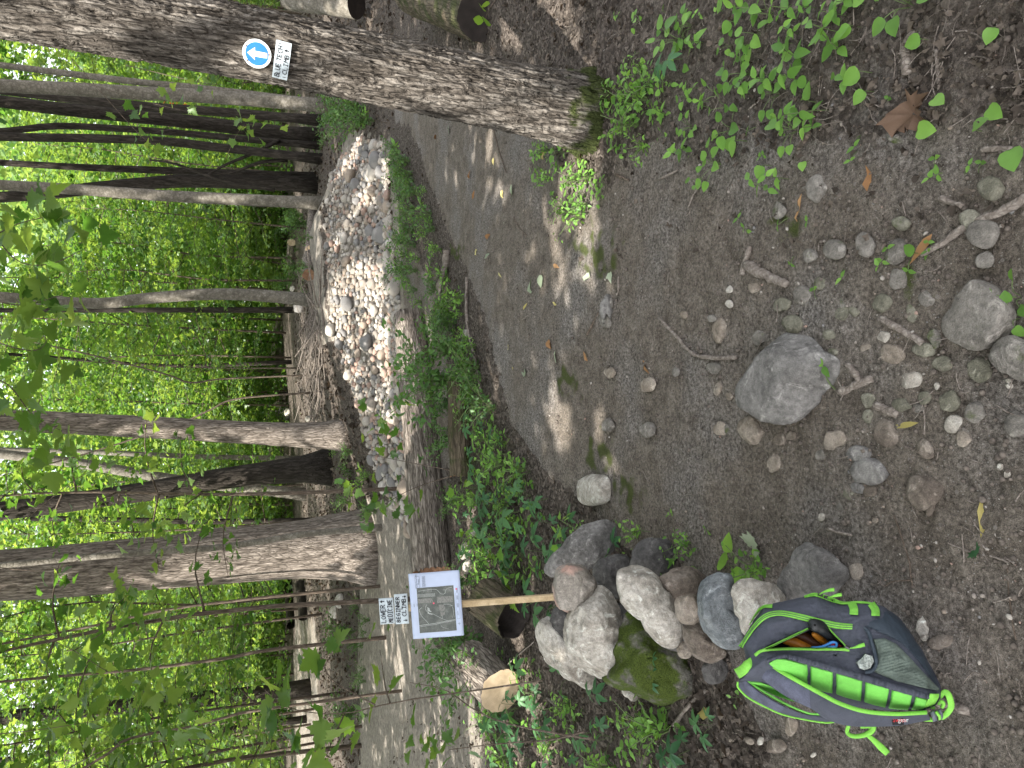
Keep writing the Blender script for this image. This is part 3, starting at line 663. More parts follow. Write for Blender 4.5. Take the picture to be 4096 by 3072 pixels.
def crp(pts, ox, oy, s): return [(ox + x * s, oy + y * s) for x, y in pts]
CA = lambda pts: crp(pts, 2100, 2050, .5425)
CB = lambda pts: crp(pts, 2696, 1000, .633)
CC = lambda pts: crp(pts, 2696, 2022, .633)
G_C = 'rocks stacked round the sign stake'
CAIRN = [
 ([(510, 80), (600, 65), (680, 140), (705, 230), (640, 310), (510, 400), (400, 440), (300, 430), (215, 485), (150, 420), (175, 350), (260, 260), (380, 150)], .15, M_GREY, 'big grey slab-sided rock at the back right of the stacked stones', .7),
 ([(300, 390), (430, 403), (480, 450), (535, 540), (500, 640), (400, 700), (310, 737), (240, 695), (212, 620), (214, 500), (240, 420)], .37, M_PINK, 'round tan rock with a pink patch, at the foot of the sign stake', .8),
 ([(535, 545), (600, 570), (660, 640), (715, 780), (765, 900), (775, 1000), (745, 1150), (690, 1225), (560, 1215), (440, 1165), (350, 1095), (283, 985), (290, 880), (340, 740), (400, 670), (480, 600)], .28, M_PALE, 'largest pale rough boulder in the middle of the stacked stones', .75),
 ([(80, 850), (130, 790), (190, 768), (260, 860), (330, 990), (400, 1080), (480, 1130), (570, 1200), (555, 1300), (440, 1312), (370, 1255), (240, 1150), (130, 1050), (88, 950)], .13, M_PALE, 'pale lichened rock at the far left back of the stacked stones', .7),
 ([(195, 760), (240, 690), (330, 730), (335, 850), (290, 1000), (215, 920), (188, 830)], .17, M_DKROCK, 'dark slab wedged behind the round tan rock', .7),
 ([(500, 430), (620, 325), (740, 325), (810, 400), (760, 520), (700, 640), (600, 590), (520, 520)], .10, M_DKROCK, 'dark shadowed rock in the hollow between the stacked stones', .7),
 ([(785, 340), (850, 225), (960, 190), (1060, 208), (1115, 280), (1100, 380), (1050, 440), (980, 475), (880, 430), (770, 400)], .09, M_DKROCK, 'rounded dark grey rock beside a small green seedling', .75),
 ([(680, 440), (760, 402), (880, 395), (960, 455), (1020, 560), (1090, 620), (1112, 700), (1150, 800), (1163, 900), (1150, 970), (1080, 1002), (1000, 975), (920, 900), (860, 800), (770, 725), (710, 620), (682, 520)], .235, M_PALE, 'long whitish angular rock lying across the mossy boulder', .7),
 ([(990, 480), (1060, 440), (1160, 410), (1265, 418), (1325, 480), (1300, 560), (1250, 610), (1110, 650), (1040, 570)], .12, M_BROWN, 'brown rock with a pink face behind the small round one', .8),
 ([(1120, 640), (1180, 612), (1250, 598), (1282, 680), (1297, 770), (1270, 812), (1200, 822), (1130, 785), (1108, 720)], .20, M_TAN, 'small round tan rock, smallest in the middle of the stack', .85),
 ([(1160, 830), (1220, 812), (1300, 810), (1360, 900), (1420, 970), (1482, 1020), (1460, 1072), (1360, 1112), (1290, 1082), (1210, 1000), (1170, 900)], .13, M_BROWN, 'brown and white streaked rock under the blue-grey one', .7),
 ([(1340, 480), (1440, 440), (1520, 455), (1540, 560), (1575, 700), (1605, 820), (1612, 920), (1572, 1000), (1490, 1008), (1410, 970), (1350, 900), (1300, 800), (1275, 700), (1268, 600), (1300, 520)], .20, M_BLUER, 'smooth oval blue-grey rock next to the backpack', .75),
 ([(1525, 570), (1575, 512), (1700, 503), (1820, 520), (1900, 600), (1925, 670), (1860, 760), (1760, 860), (1680, 930), (1610, 890), (1585, 790), (1540, 640)], .17, M_PALE, 'cream rock half hidden behind the top of the backpack', .75),
 ([(740, 700), (880, 760), (960, 860), (1100, 930), (1180, 1010), (1215, 1100), (1335, 1250), (1280, 1325), (1150, 1375), (1060, 1412), (900, 1375), (780, 1315), (640, 1275), (566, 1228), (640, 1120), (700, 960), (710, 820)], .115, M_MOSSR, 'largest dark boulder covered in green moss', .62),
 ([(1315, 1120), (1400, 1075), (1505, 1150), (1455, 1245), (1370, 1265), (1308, 1185)], .05, M_DKROCK, 'small dark rock between the mossy boulder and the backpack', .8),
 ([(1140, 975), (1200, 950), (1240, 1020), (1195, 1080), (1125, 1045)], .13, M_TAN, 'small tan wedge of rock under the long whitish one', .8),
 ([(715, 1310), (800, 1325), (850, 1350), (830, 1380), (760, 1366)], .03, M_PALE, 'pale stone peeping from under the mossy boulder', .8),
]
for i, (p, z, m_, lab, th_) in enumerate(CAIRN): outline_rock(CA(p), z, m_, lab, th_, 200 + i, group=G_C)
# hidden footing stones that carry the stack
for i, (sx, sy, z_, r) in enumerate([(2330, 2560, .05, 70), (2420, 2640, .05, 75), (2500, 2480, .05, 70), (2620, 2480, .06, 60), (2700, 2560, .05, 55), (2780, 2480, .06, 55), (2860, 2420, .05, 60), (2930, 2440, .03, 55)]):
    outline_rock([(sx + r * math.cos(a), sy + r * math.sin(a)) for a in np.linspace(0, 6, 8)], z_, M_DKROCK, 'dark footing rock deep inside the stack of stones', .9, 240 + i, group='footing rocks under the stack', sub=3)

G_B = 'boulders set in the trail'
outline_rock(CB([(640, 530), (780, 555), (900, 640), (995, 700), (965, 800), (885, 890), (825, 1000), (760, 1085), (650, 1085), (540, 1045), (440, 970), (408, 890), (450, 790), (540, 650), (600, 570)]), .035, M_GREY, 'largest flat grey boulder half buried in the trail', .48, 301, group=G_B, nf=9, amp=.05, pw=.55, flat=True)
outline_rock(CB([(1900, 190), (2010, 230), (2100, 320), (2135, 400), (2085, 520), (2000, 605), (1880, 632), (1780, 585), (1700, 512), (1688, 450), (1770, 360), (1850, 250)]), .02, M_EMBED, 'smooth grey-green boulder near the end of the trail edge', .42, 302, group=G_B, nf=6, amp=.04, pw=.58, flat=True)
outline_rock(CB([(2050, 570), (2150, 548), (2230, 590), (2330, 690), (2300, 800), (2212, 825), (2100, 785), (2000, 725), (1968, 670)]), .03, M_EMBED, 'grey boulder cut by the frame edge, beside the smooth grey-green one', .45, 303, group=G_B, nf=6, pw=.58, flat=True)
outline_rock(CC([(790, 230), (860, 255), (1000, 370), (1045, 430), (1005, 510), (960, 570), (860, 600), (720, 600), (680, 540), (690, 450), (720, 340), (750, 260)]), .05, M_GREY, 'flat-topped grey boulder just above the backpack', .55, 304, group=G_B, nf=7, pw=.6, flat=True)
# smaller stones of the trail: (crop x, crop y, rx, ry, angle deg, material, height)
def blob(x, y, rx, ry, a, seed):
    r = np.random.default_rng(seed); a = math.radians(a); out = []
    for t in np.linspace(0, 2 * np.pi, 11, endpoint=False):
        k = 1 + r.uniform(-.13, .13); u, v = rx * math.cos(t) * k, ry * math.sin(t) * k
        out.append((x + u * math.cos(a) - v * math.sin(a), y + u * math.sin(a) + v * math.cos(a)))
    return out
E, O_, T_, G_, P_, K_ = M_EMBED, M_OLIVE, M_TAN, M_GREY, M_PALE, M_BROWN
SM = [(805, 285, 65, 60, 0, E), (1080, 325, 32, 42, 20, E), (920, 212, 40, 42, 0, O_), (1418, 180, 55, 70, 15, E), (1600, 305, 65, 55, 20, E), (1315, 330, 60, 60, 0, O_), (1140, 388, 36, 28, 30, O_), (1505, 395, 40, 60, 10, O_), (1960, 66, 58, 50, 0, E),
 (478, 1145, 72, 90, -25, T_), (668, 1195, 40, 42, 10, K_), (740, 1172, 34, 28, -10, K_), (1010, 1200, 75, 65, -20, T_), (640, 1345, 48, 66, -10, T_), (1160, 1288, 78, 52, -8, G_), (1225, 1400, 115, 78, 10, G_), (1165, 1505, 48, 36, 25, G_), (1100, 1540, 36, 42, 0, O_), (1240, 1522, 45, 40, 0, K_), (1050, 1620, 22, 34, -10, E), (1340, 1150, 72, 92, -10, K_), (1230, 950, 52, 46, 0, O_), (1225, 1055, 34, 46, 10, O_), (1585, 1255, 42, 72, -30, K_), (1825, 1195, 48, 50, 0, T_), (1765, 1100, 68, 50, -30, P_), (1905, 1030, 58, 70, 10, E), (2160, 1100, 72, 80, 0, E), (1740, 955, 62, 66, 0, O_), (1500, 820, 56, 62, 30, P_), (1375, 655, 80, 58, 20, T_), (1320, 555, 46, 44, 30, P_), (1220, 618, 50, 30, -30, T_), (1005, 648, 36, 30, 0, O_), (1930, 760, 78, 82, 0, O_), (1700, 720, 58, 50, 0, O_), (1580, 630, 72, 44, 10, O_), (1645, 560, 36, 62, -10, E), (1570, 1525, 105, 112, 0, K_), (1440, 980, 60, 50, 10, O_), (1545, 1000, 38, 30, 0, E), (285, 505, 36, 82, 0, T_), (240, 432, 28, 26, 0, E), (350, 340, 24, 26, 0, P_), (250, 745, 46, 36, 0, E), (540, 555, 38, 50, 25, E), (350, 250, 20, 24, 0, P_), (505, 240, 34, 36, 0, T_), (750, 470, 70, 60, 20, O_), (680, 345, 60, 40, -20, O_), (290, 1130, 44, 44, 0, T_), (275, 875, 24, 42, 10, T_), (350, 925, 24, 24, 0, T_), (60, 410, 26, 24, 0, T_), (10, 770, 24, 34, 0, E), (2060, 1370, 20, 22, 0, P_), (2105, 1418, 22, 22, 0, P_), (2115, 825, 22, 14, 0, P_), (2118, 860, 22, 20, 0, P_), (1580, 935, 40, 46, 0, O_), (925, 1290, 32, 40, 0, E), (1660, 862, 14, 26, 0, P_), (330, 1130, 18, 30, 0, E), (1060, 400, 50, 40, -40, O_), (980, 540, 40, 40, 0, O_), (1400, 622, 18, 16, 0, P_)]
for i, (x, y, a, b, an, m_) in enumerate(SM):
    outline_rock(CB(blob(x, y, a, b, an, 400 + i)), -.002 + .00007 * min(a, b), m_, {E: 'dusty grey', O_: 'olive', T_: 'tan', G_: 'clean grey', P_: 'whitish', K_: 'brown'}[m_] + ' stone half sunk in the trail near the flat grey boulders', .42, 400 + i, 'stone', 'stone', 'small stones half sunk in the trail', 3, 6, .06, .7, True)
SM2 = [(2696 + .633 * 1010, 1575 * .633, 42, 40, 0, E), (2696 + 1205 * .633, 1545 * .633, 32, 50, -15, E), (2696 + 1400 * .633, 1590 * .633, 40, 52, 30, E), (2696 + 2000 * .633, 1190 * .633, 50, 46, 0, O_), (2696 + 1960 * .633, 1480 * .633, 58, 55, 0, E), (2696 + 855 * .633, 1615 * .633, 28, 26, 0, E), (2696 + 1870 * .633, 1390 * .633, 40, 42, 0, O_), (2696 + 1430 * .633, 1410 * .633, 40, 28, 10, O_), (2696 + 900 * .633, 1190 * .633, 30, 60, 10, E), (2696 + 1960 * .633, 1640 * .633, 36, 34, 0, E), (2696 + 1390 * .633, 870 * .633, 36, 22, 20, E), (2696 + 660 * .633, 1330 * .633, 24, 34, 0, E),
       (2370, 1990 - 30, 60, 70, 10, P_), (2425, 1220, 22, 34, 10, E), (1860, 1335, 14, 18, 0, P_), (2440, 1490, 20, 20, 0, T_), (2590, 1540, 26, 30, 20, T_), (2430, 1700, 20, 30, 0, E), (2590, 1720, 26, 30, 0, E), (2420, 1280, 20, 34, -20, E)]
for i, (x, y, a, b, an, m_) in enumerate(SM2):
    outline_rock(blob(x, y, a, b, an, 500 + i), .006 + .0002 * min(a, b), m_, {E: 'dusty grey', O_: 'olive', T_: 'tan', G_: 'clean grey', P_: 'whitish', K_: 'brown'}[m_] + ' stone lying apart on the bare trail soil', .5, 500 + i, 'stone', 'stone', 'small stones apart on the trail', 3, 6, .06, .7, True)
# stones left of the backpack
for i, (x, y, a, b) in enumerate([(740, 1395, 34, 60), (640, 1520, 60, 48), (545, 1490, 16, 30), (470, 1485, 40, 18), (320, 1560, 26, 36), (880, 1575, 14, 22), (365, 1480, 14, 22), (1690, 860, 44, 80), (1570, 775, 90, 26), (1150, 420, 60, 40), (1620, 15, 60, 20), (930, 75, 30, 18), (1270, 95, 20, 18)]):
    outline_rock(CC(blob(x, y, a, b, 10 * i, 540 + i)), .008, (T_, K_, P_)[i % 3], ('tan', 'brown', 'whitish')[i % 3] + ' small stone on the soil around the backpack', .45, 540 + i, 'stone', 'stone', 'small stones around the backpack', 3, 6, .06, .7, True)
# long smooth stone in the middle of the trail
outline_rock([(2430, 1175), (2450, 1185), (2440, 1215), (2425, 1240), (2425, 1262), (2438, 1278), (2420, 1282), (2402, 1262), (2402, 1235), (2412, 1200)], .02, M_GREY, 'long curved grey stone in the middle of the bare trail', .8, 560, 'stone', 'stone', 'small stones apart on the trail', 4, 3, .04)
# white stones among the litter behind the sign
for i, (sx, sy, a, b) in enumerate([(1860, 2205, 24, 36), (1870, 2265, 18, 32), (1340, 2830 - 380, 22, 26), (1360, 2405, 20, 30), (1900, 2130, 16, 20)]):
    g = ground_at(sx, sy); outline_rock(blob(sx, sy, a, b, 15, 580 + i), g[2] + .03, P_, 'white stone in the leaf litter behind the map sign', .8, 580 + i, 'stone', 'stone', 'white stones behind the sign', 3, 4)
# far heap of stones by the flared tree
for i, (sx, sy, a) in enumerate([(1112, 1632, 22), (1122, 1655, 20), (1136, 1640, 18), (1145, 1668, 16), (1150, 1650, 14), (1105, 1650, 14), (1232, 1676, 12), (1060, 1380, 14), (1052, 1395, 12), (1195, 1225, 24), (1170, 1155, 12)]):
    g = ground_at(min(sx + 14, 1262), sy); y_ = g[1]; c = at_y(sx, sy, y_)
    outline_rock(blob(sx, sy, a, a * 1.1, 0, 600 + i), max(c[2], float(hgt(c[0], c[1])) + .02), (P_, G_)[i % 2], 'pale stone lying far back on the woodland floor', .8, 600 + i, 'stone', 'stone', 'pale stones far back on the floor', 2, 4)

# ------------------------------------------------------------------ cobble facing of the bank
def mat_cobble(name, attr):
    m, nt, out = newmat(name); k = NT(nt); co = k.coord('Object')
    f = k.n('Attribute', {'attribute_name': 'tint'}).outputs['Fac'] if attr else k.n('ObjectInfo').outputs['Random']
    col = k.ramp(f, [(0, (.24, .21, .18)), (.2, (.31, .28, .245)), (.36, (.29, .205, .165)), (.5, (.18, .172, .165)), (.64, (.34, .31, .27)), (.8, (.27, .22, .175)), (.92, (.38, .35, .315)), (1, (.13, .133, .14))], 'CONSTANT')
    col = k.mix(.5, col, k.ramp(k.noise(co, 26, 5, .65), [(.25, .25), (.75, .75)]), 'OVERLAY')
    k.pbr(out, col, .85, k.bump(k.noise(co, 60, 4), .3, .004), .2); return m
M_COB, M_COB2 = mat_cobble('cobble', False), mat_cobble('cobble_small', True)
COBS = []
for i in range(14):
    V, F = ico(3 if i < 10 else 2); V = facet(V, 700 + i, 5, .72, .93, False); r = np.random.default_rng(720 + i)
    V = V * r.uniform(.72, 1.15, 3) * [1, 1, .78]; V = V * (1 + .08 * fbm(V[:, 0] * 1.2 + i, V[:, 1] * 1.2, V[:, 2] * 1.2, 3))[:, None]
    COBS.append((V, F, mesh('cobble', V, F, M_COB)))
r_ = np.random.default_rng(75); pts = []
BANK = [(1405, 535), (1480, 560), (1545, 580), (1562, 800), (1575, 1000), (1600, 1130), (1615, 1300), (1625, 1600), (1640, 1900), (1665, 2120), (1640, 2135), (1570, 2010), (1510, 1860), (1460, 1720), (1405, 1530), (1345, 1340), (1318, 1200), (1316, 1000), (1318, 820), (1330, 690), (1370, 590)]
tries = 0; rs = []
cells = {}
CX_, CY_ = r_.uniform(-2.4, 3.7, 30000), r_.uniform(7.2, 12.2, 30000); CZ_ = hgt(CX_, CY_); a_, b_, _ = proj(np.stack([CX_, CY_, CZ_], 1))
IN_ = inpoly(a_ + 20 * perlin(CX_ * 2, CY_ * 2, 3), b_, BANK)
for x, y, z, sx, sy in zip(CX_[IN_].tolist(), CY_[IN_].tolist(), CZ_[IN_].tolist(), a_[IN_].tolist(), b_[IN_].tolist()):
    rad = r_.choice([.035, .045, .055, .075, .1, .13], p=[.30, .28, .20, .12, .07, .03]) * r_.uniform(.85, 1.15)
    if y > toe(x) + 1.0 and sy < 1150: rad *= .72
    key = (int(x / .3), int(y / .3)); ok = True
    for dx in (-1, 0, 1):
        for dy in (-1, 0, 1):
            for (x2, y2, r2) in cells.get((key[0] + dx, key[1] + dy), ()):
                if math.hypot(x - x2, y - y2) < (rad + r2) * .64: ok = False; break
            if not ok: break
        if not ok: break
    if ok: cells.setdefault(key, []).append((x, y, rad)); pts.append((x, y, z, rad))
pts.sort(key=lambda p: -p[3] / p[1])
smallV, smallF, smallT, off = [], [], [], 0
for i, (x, y, z, rad) in enumerate(pts):
    k_ = int(r_.integers(0, 10)); a = r_.uniform(0, 6.28); tl = r_.uniform(-.4, .4)
    if i < 296:
        o = obj('cobble', COBS[k_][2], None, (x, y, z + rad * .38), label='rounded river cobble in the pale stone facing of the bank', cat='cobble', group='cobbles facing the bank')
        o.rotation_euler = (tl, r_.uniform(-.4, .4), a); o.scale = (rad, rad, rad)
    else:
        V, F, _ = COBS[10 + k_ % 4]; V = rotz(V * rad, a) + [x, y, z + rad * .35]
        smallV.append(V); smallF.append(F + off); off += len(V); smallT.append(np.full(len(V), r_.uniform()))
if smallV:
    obj('small_cobbles', mesh('small_cobbles', np.vstack(smallV), np.vstack(smallF), M_COB2, True, dict(tint=np.concatenate(smallT))), kind='stuff', label='smaller cobbles filling the stone facing of the bank')
print('cobbles', len(pts))
# crumbs of soil lying loose on the trail
M_CRUMB = mat_plain('soil_crumb', (.115, .097, .082), .95, .1, 90, .45, .4, .003)
r_ = np.random.default_rng(77); n = 9000; sx = r_.uniform(1900, 4250, n); sy = r_.uniform(-150, 3250, n); kp = perlin(sx / 300, sy / 300, 6) + .5 * perlin(sx / 90, sy / 90, 2) > r_.uniform(-.7, .6, n); sx, sy = sx[kp], sy[kp]
D_ = FWD[None] + ((CY - sy) / FPX)[:, None] * RGT - ((sx - CX) / FPX)[:, None] * UPV; G = CAM + D_ * (-EYE / D_[:, 2])[:, None]; G[:, 2] = hgt(G[:, 0], G[:, 1]) + .002
V, F = ico(1); V = V * (1 + .35 * perlin(V[:, 0] * 2 + 3, V[:, 1] * 2, V[:, 2] * 2))[:, None]
Vp, Fp = scatter(V, F, G, rots(len(G), 1.0, r=r_), .0018 + .0075 * r_.uniform(0, 1, len(G)) ** 4)
obj('soil_crumbs', mesh('soil_crumbs', Vp, Fp, M_CRUMB, False), kind='stuff', label='loose crumbs of dark soil on the trail')
# loose grit and pebbles on the trail
r_ = np.random.default_rng(79); n = 2600
sx = r_.uniform(1750, 4250, n) ; sy = r_.uniform(-150, 3250, n); dn = perlin(sx / 420, sy / 420, 3) + .6 * perlin(sx / 130, sy / 130, 9)
kp = dn > r_.uniform(-.5, .9, n); sx, sy = sx[kp], sy[kp]
G = np.array([CAM + ray(a, b) * ((0.0 - EYE) / ray(a, b)[2]) for a, b in zip(sx, sy)]); G[:, 2] = hgt(G[:, 0], G[:, 1]) + .002
V, F = ico(1); V = V * [1, .8, .6]
Vp, Fp = scatter(V, F, G, rots(len(G), .6, r=r_), .0022 + .006 * r_.uniform(0, 1, len(G)) ** 3.5)
obj('pebbles', mesh('pebbles', Vp, Fp, M_COB2, True, dict(tint=np.repeat(r_.uniform(0, 1, len(G)), len(V)))), kind='stuff', label='fine pebbles scattered over the trail soil')
# ------------------------------------------------------------------ fallen logs
def mat_cut(name, c1, c2):
    m, nt, out = newmat(name); k = NT(nt); co = k.coord('Object')
    w = k.n('TexWave', {'wave_type': 'RINGS', 'rings_direction': 'Z'}, Vector=co, Scale=38.0, Distortion=6.0, Detail=3.0).outputs[1]
    col = k.mix(.72, k.ramp(w, [(.2, c1), (.8, c2)]), k.ramp(k.noise(co, 7, 4), [(.3, c1), (.7, c2)])); col = k.mix(.5, col, k.noise(co, 16, 5), 'OVERLAY')
    k.pbr(out, col, .8, k.bump(k.noise(co, 80, 4), .3, .003), .2); return m
M_CUT = mat_cut('cut_wood', (.42, .31, .19), (.58, .45, .31)); M_CUTD = mat_cut('cut_wood_dark', (.014, .011, .010), (.035, .028, .024)); M_CUTB = mat_cut('cut_wood_brown', (.13, .07, .04), (.26, .15, .09))
def log(name, A, B, r0, r1, mat, label, cutA=None, cutB=None, seg=44, n=60, amp=.05, ragged=0.0, bend=0.0, hollow=False, sub=None, group=None):
    A, B = np.asarray(A, float), np.asarray(B, float); L = np.linalg.norm(B - A)
    z = np.linspace(0, L, n); a = np.linspace(0, 2 * np.pi, seg, endpoint=False); AA, ZZ = np.meshgrid(a, z)
    R_ = np.interp(z, [0, L], [r0, r1])[:, None] * np.ones_like(AA); s = abs(hash(label)) % 50 if False else len(label)
    c_, s_ = np.cos(AA) * .17, np.sin(AA) * .17
    rid = np.clip(np.abs(perlin(c_ * 40 + s, s_ * 40, ZZ * 6)) * 3, 0, 1)
    R_ = R_ * (1 + amp * fbm(c_ * 6 + s, s_ * 6, ZZ * 1.6, 3)) + (.009 * (rid - .6) if mat not in (M_STICK, M_BARK_S) else 0)
    Zr = ZZ.copy()
    if ragged:
        Zr[0] += ragged * np.abs(perlin(np.cos(a) * 3 + s, np.sin(a) * 3, 1)); Zr[-1] -= ragged * 1.6 * np.abs(perlin(np.cos(a) * 4 + s, np.sin(a) * 4, 5))
    bx = bend * np.sin(np.pi * ZZ / L)
    V = np.stack([R_ * np.cos(AA) + bx, R_ * np.sin(AA), Zr], -1).reshape(-1, 3)
    ij = np.arange(n * seg).reshape(n, seg); nx_ = np.roll(ij, -1, 1); F = np.stack([ij[:-1], nx_[:-1], nx_[1:], ij[1:]], -1).reshape(-1, 4)
    t = empty(name, A, label=label, cat='log' if name != 'branch' else 'branch', group=group); q = Vector(B - A).to_track_quat('Z', 'Y'); t.rotation_mode = 'QUATERNION'; t.rotation_quaternion = q
    obj('bark', mesh('bark', V, F, mat), t)
    for cm, row, zz_, sg in ((cutA, 0, 0, 1), (cutB, n - 1, L, -1)):
        if cm is None: continue
        rim = V.reshape(n, seg, 3)[row].copy(); rings = [rim]
        depth = .12 if hollow else .004
        for f, dz in ((.93, .000), (.8, depth * .4), (.5, depth), (.2, depth)):
            q_ = rim * [f, f, 1]; q_[:, 2] = rim[:, 2] * f + rim[:, 2].mean() * (1 - f) + sg * dz + .002 * perlin(rim[:, 0] * 60 * f, rim[:, 1] * 60, row); rings.append(q_)
        Vc = np.vstack(rings + [np.array([[0, 0, rim[:, 2].mean() + sg * depth]])]); Fc = []
        for i in range(len(rings) - 1):
            for j in range(seg): k_ = (j + 1) % seg; Fc.append((i * seg + j, i * seg + k_, (i + 1) * seg + k_, (i + 1) * seg + j))
        o_ = (len(rings) - 1) * seg; Fc += [(o_ + j, o_ + (j + 1) % seg, len(Vc) - 1) for j in range(seg)]
        obj('cut_end', mesh('cut_end', Vc, Fc, cm), t)
    return t
def gl(sx, sy, up): p = ground_at(sx, sy); return np.array([p[0], p[1], p[2] + up])
# the long dark trunk behind the trail
A_ = gl(1690, 1262, .15); B_ = gl(1800, 2290, .16)
log('fallen_log', A_, B_, .155, .175, M_BARK_M, 'long dark fallen log with a hollow end, lying behind the trail', M_CUTD, M_CUTB, 60, 150, .07, .10, .04, True)
A_ = gl(1866, 1528, .075); B_ = gl(1880, 1905, .075)
log('short_log', A_, B_, .085, .09, M_BARK_MOSS, 'short brown barkless log lying in front of the long dark one', M_CUTB, M_CUTB, 36, 40, .05, .02)
# the sawn log whose pale end faces the camera
E1 = at_z(2002, 2765, .17); d_ = E1 + np.array([.03, .46, .07])
log('sawn_log', E1, d_, .132, .135, M_BARK_M, 'sawn log with a pale sunlit round end, left of the sign', M_CUT, None, 48, 50, .06)
E2 = at_z(2060, 2480, .13); d_ = E2 + np.array([.06, .30, .10])
log('old_log', E2, d_, .122, .125, M_BARK_MOSS, 'old log with a dark rotten end right behind the sign stake', M_CUTD, None, 48, 40, .08, .03, 0, True)
E3 = at_y(1925, 60, 4.7); d_ = at_y(1500, -60, 6.4); d_[2] = float(hgt(d_[0], d_[1])) + .2
log('mossy_log', E3, d_, .175, .19, M_BARK_MOSS, 'mossy log with a black sawn end beyond the big trunk', M_CUTD, None, 52, 70, .05)
A_ = at_y(1352, 2, 10.0); B_ = at_y(985, -40, 10.8); A_[2] = float(hgt(A_[0], A_[1])) + .25; B_[2] = A_[2] + .9
log('grey_log', A_, B_, .2, .17, M_BARK_S, 'grey sawn log propped far behind the big trunk', M_CUTD, None, 36, 30, .04)
for i, (sx, sy, r, lab) in enumerate([(1166, 970, 16, 'small sawn log with a pale end on the woodland floor'), (1282, 1004, 20, 'sawn branch log with a pale end right at the edge of the bank'), (1096, 1830, 12, 'small sawn log end behind the flared tree'), (1112, 1482, 9, 'thin sawn log leaning in the brush')]):
    p = ground_at(min(sx + r, 1290) if i != 1 else 1290, sy); y_ = p[1] if i != 1 else 13.2; c = at_y(sx, sy, y_); rr_ = r / FPX * y_
    c[2] = max(c[2], float(hgt(c[0], c[1])) + rr_ * .8)
    log('sawn_log', c, c + np.array([-.5 + .5 * i, 1.1, .02]), rr_, rr_, M_BARK_M, lab, M_CUT, None, 24, 12, .03)
# felled trunks lying across the far floor
for i, (a, b, r, lab) in enumerate([((1165, 2320), (1180, 2500), .16, 'dark felled trunk lying beyond the pale tree'), ((1215, 2330), (1230, 2470), .14, 'second dark felled trunk lying nearer the path'), ((1085, 1010), (1090, 800), .25, 'pale felled trunk lying far behind the stone bank'), ((1255, 1100), (1262, 830), .1, 'thin fallen trunk just behind the stone bank')]):
    A_, B_ = gl(*a, r * .8), gl(*b, r * .8); log('felled_trunk', A_, B_, r, r * .9, (M_BARK_D, M_BARK_D, M_BARK_S, M_BARK_M)[i], lab, M_CUTB, None, 20, 20, .08)

# ------------------------------------------------------------------ branches, sticks, roots
def stick(pts, r0, r1, label, mat=M_STICK, name='branch', lift=.006, n=18, forks=0, group='sticks and branches on the ground', seed=0, z=None):
    P = np.array([ground_at(*p) if z is None else at_z(p[0], p[1], z) for p in pts]); P = catmull(P, n)
    r = np.random.default_rng(seed + len(label)); P[:, 2] = (hgt(P[:, 0], P[:, 1]) if z is None else z) + lift + .004 * r.normal(size=n).cumsum() * .3
    P[:, :2] += r.normal(0, r0 * .12, (n, 2))
    parts = [tube(P, np.linspace(r0, r1, n) * (1 + .12 * r.normal(size=n)), 9)]
    for f in range(forks):
        i = int(r.integers(3, n - 3)); d = P[min(i + 2, n - 1)] - P[i]; d = d / np.linalg.norm(d); s_ = (-1) ** f
        q = P[i] + (d * .8 + np.array([-d[1], d[0], .25]) * s_) * U(.06, .12) * (r0 / .01)
        parts.append(tube(catmull([P[i], (P[i] + q) / 2 + [0, 0, .01], q], 6), np.linspace(r1, r1 * .5, 6), 5))
    return wobj(name, *join(parts), mat, P[0], label=label, cat='branch', group=group)
stick([(1800, 1003), (1790, 1080), (1762, 1170), (1745, 1240), (1735, 1300)], .035, .022, 'weathered grey branch beside the hollow end of the fallen log', lift=.03, n=24, forks=2)
stick([(1873, 1110), (1872, 1230), (1880, 1330), (1905, 1440), (1925, 1555)], .013, .010, 'long straight pale stick along the trail edge', lift=.012, n=24, forks=2)
stick([(1790, 1560), (1770, 1660), (1640, 1710), (1610, 1760)], .012, .008, 'crooked pale stick leaning on the fallen log', lift=.2, n=12)
stick([(2640, 1270), (2690, 1325), (2760, 1400), (2804, 1424), (2880, 1432), (2955, 1430)], .006, .008, 'curved brown stick ending by the largest flat boulder')
stick([(2990, 1062), (3060, 1095), (3110, 1120), (3160, 1140)], .018, .012, 'thick short piece of bark stick upslope of the flat boulder', n=10)
stick([(2975, 1098), (2990, 1040), (3010, 985)], .011, .008, 'short upright-lying stick end-on to the bark stick', n=10)
stick([(3695, 1020), (3770, 985), (3830, 940), (3880, 905), (3940, 880), (4020, 850), (4120, 790)], .007, .010, 'long bowed root snaking over the stones at the frame edge', n=26, lift=.008)
stick([(3530, 1275), (3610, 1320), (3700, 1378)], .010, .008, 'straight grey stick among the small stones', n=12)
stick([(3365, 1568), (3430, 1540), (3492, 1512)], .013, .010, 'stub of bark beside a tiny green rosette', n=10)
stick([(3398, 1460), (3425, 1490), (3445, 1535)], .010, .007, 'short flat bark chip touching the stub of bark', n=8)
stick([(3515, 1620), (3600, 1660)], .012, .010, 'stubby brown stick on the pebbly soil', n=8)
stick([(3320, 2115), (3360, 2130), (3415, 2138)], .005, .004, 'pale twig on the open soil above the backpack', n=8)
stick([(2350, 1340), (2370, 1300), (2395, 1250)], .007, .004, 'dark twig touching the long curved stone', n=8, mat=M_TWIG)
stick([(2480, 1105), (2478, 1160), (2470, 1180)], .006, .004, 'dry stem next to a fallen leaf on the trail', n=8)
stick([(3640, 300), (3620, 190), (3660, 120)], .013, .010, 'fallen grey stick behind the big brown oak leaf', n=10)
stick([(3752, 200), (3750, 300), (3765, 430)], .005, .005, 'thin straight stick right of the big brown leaf', n=10)
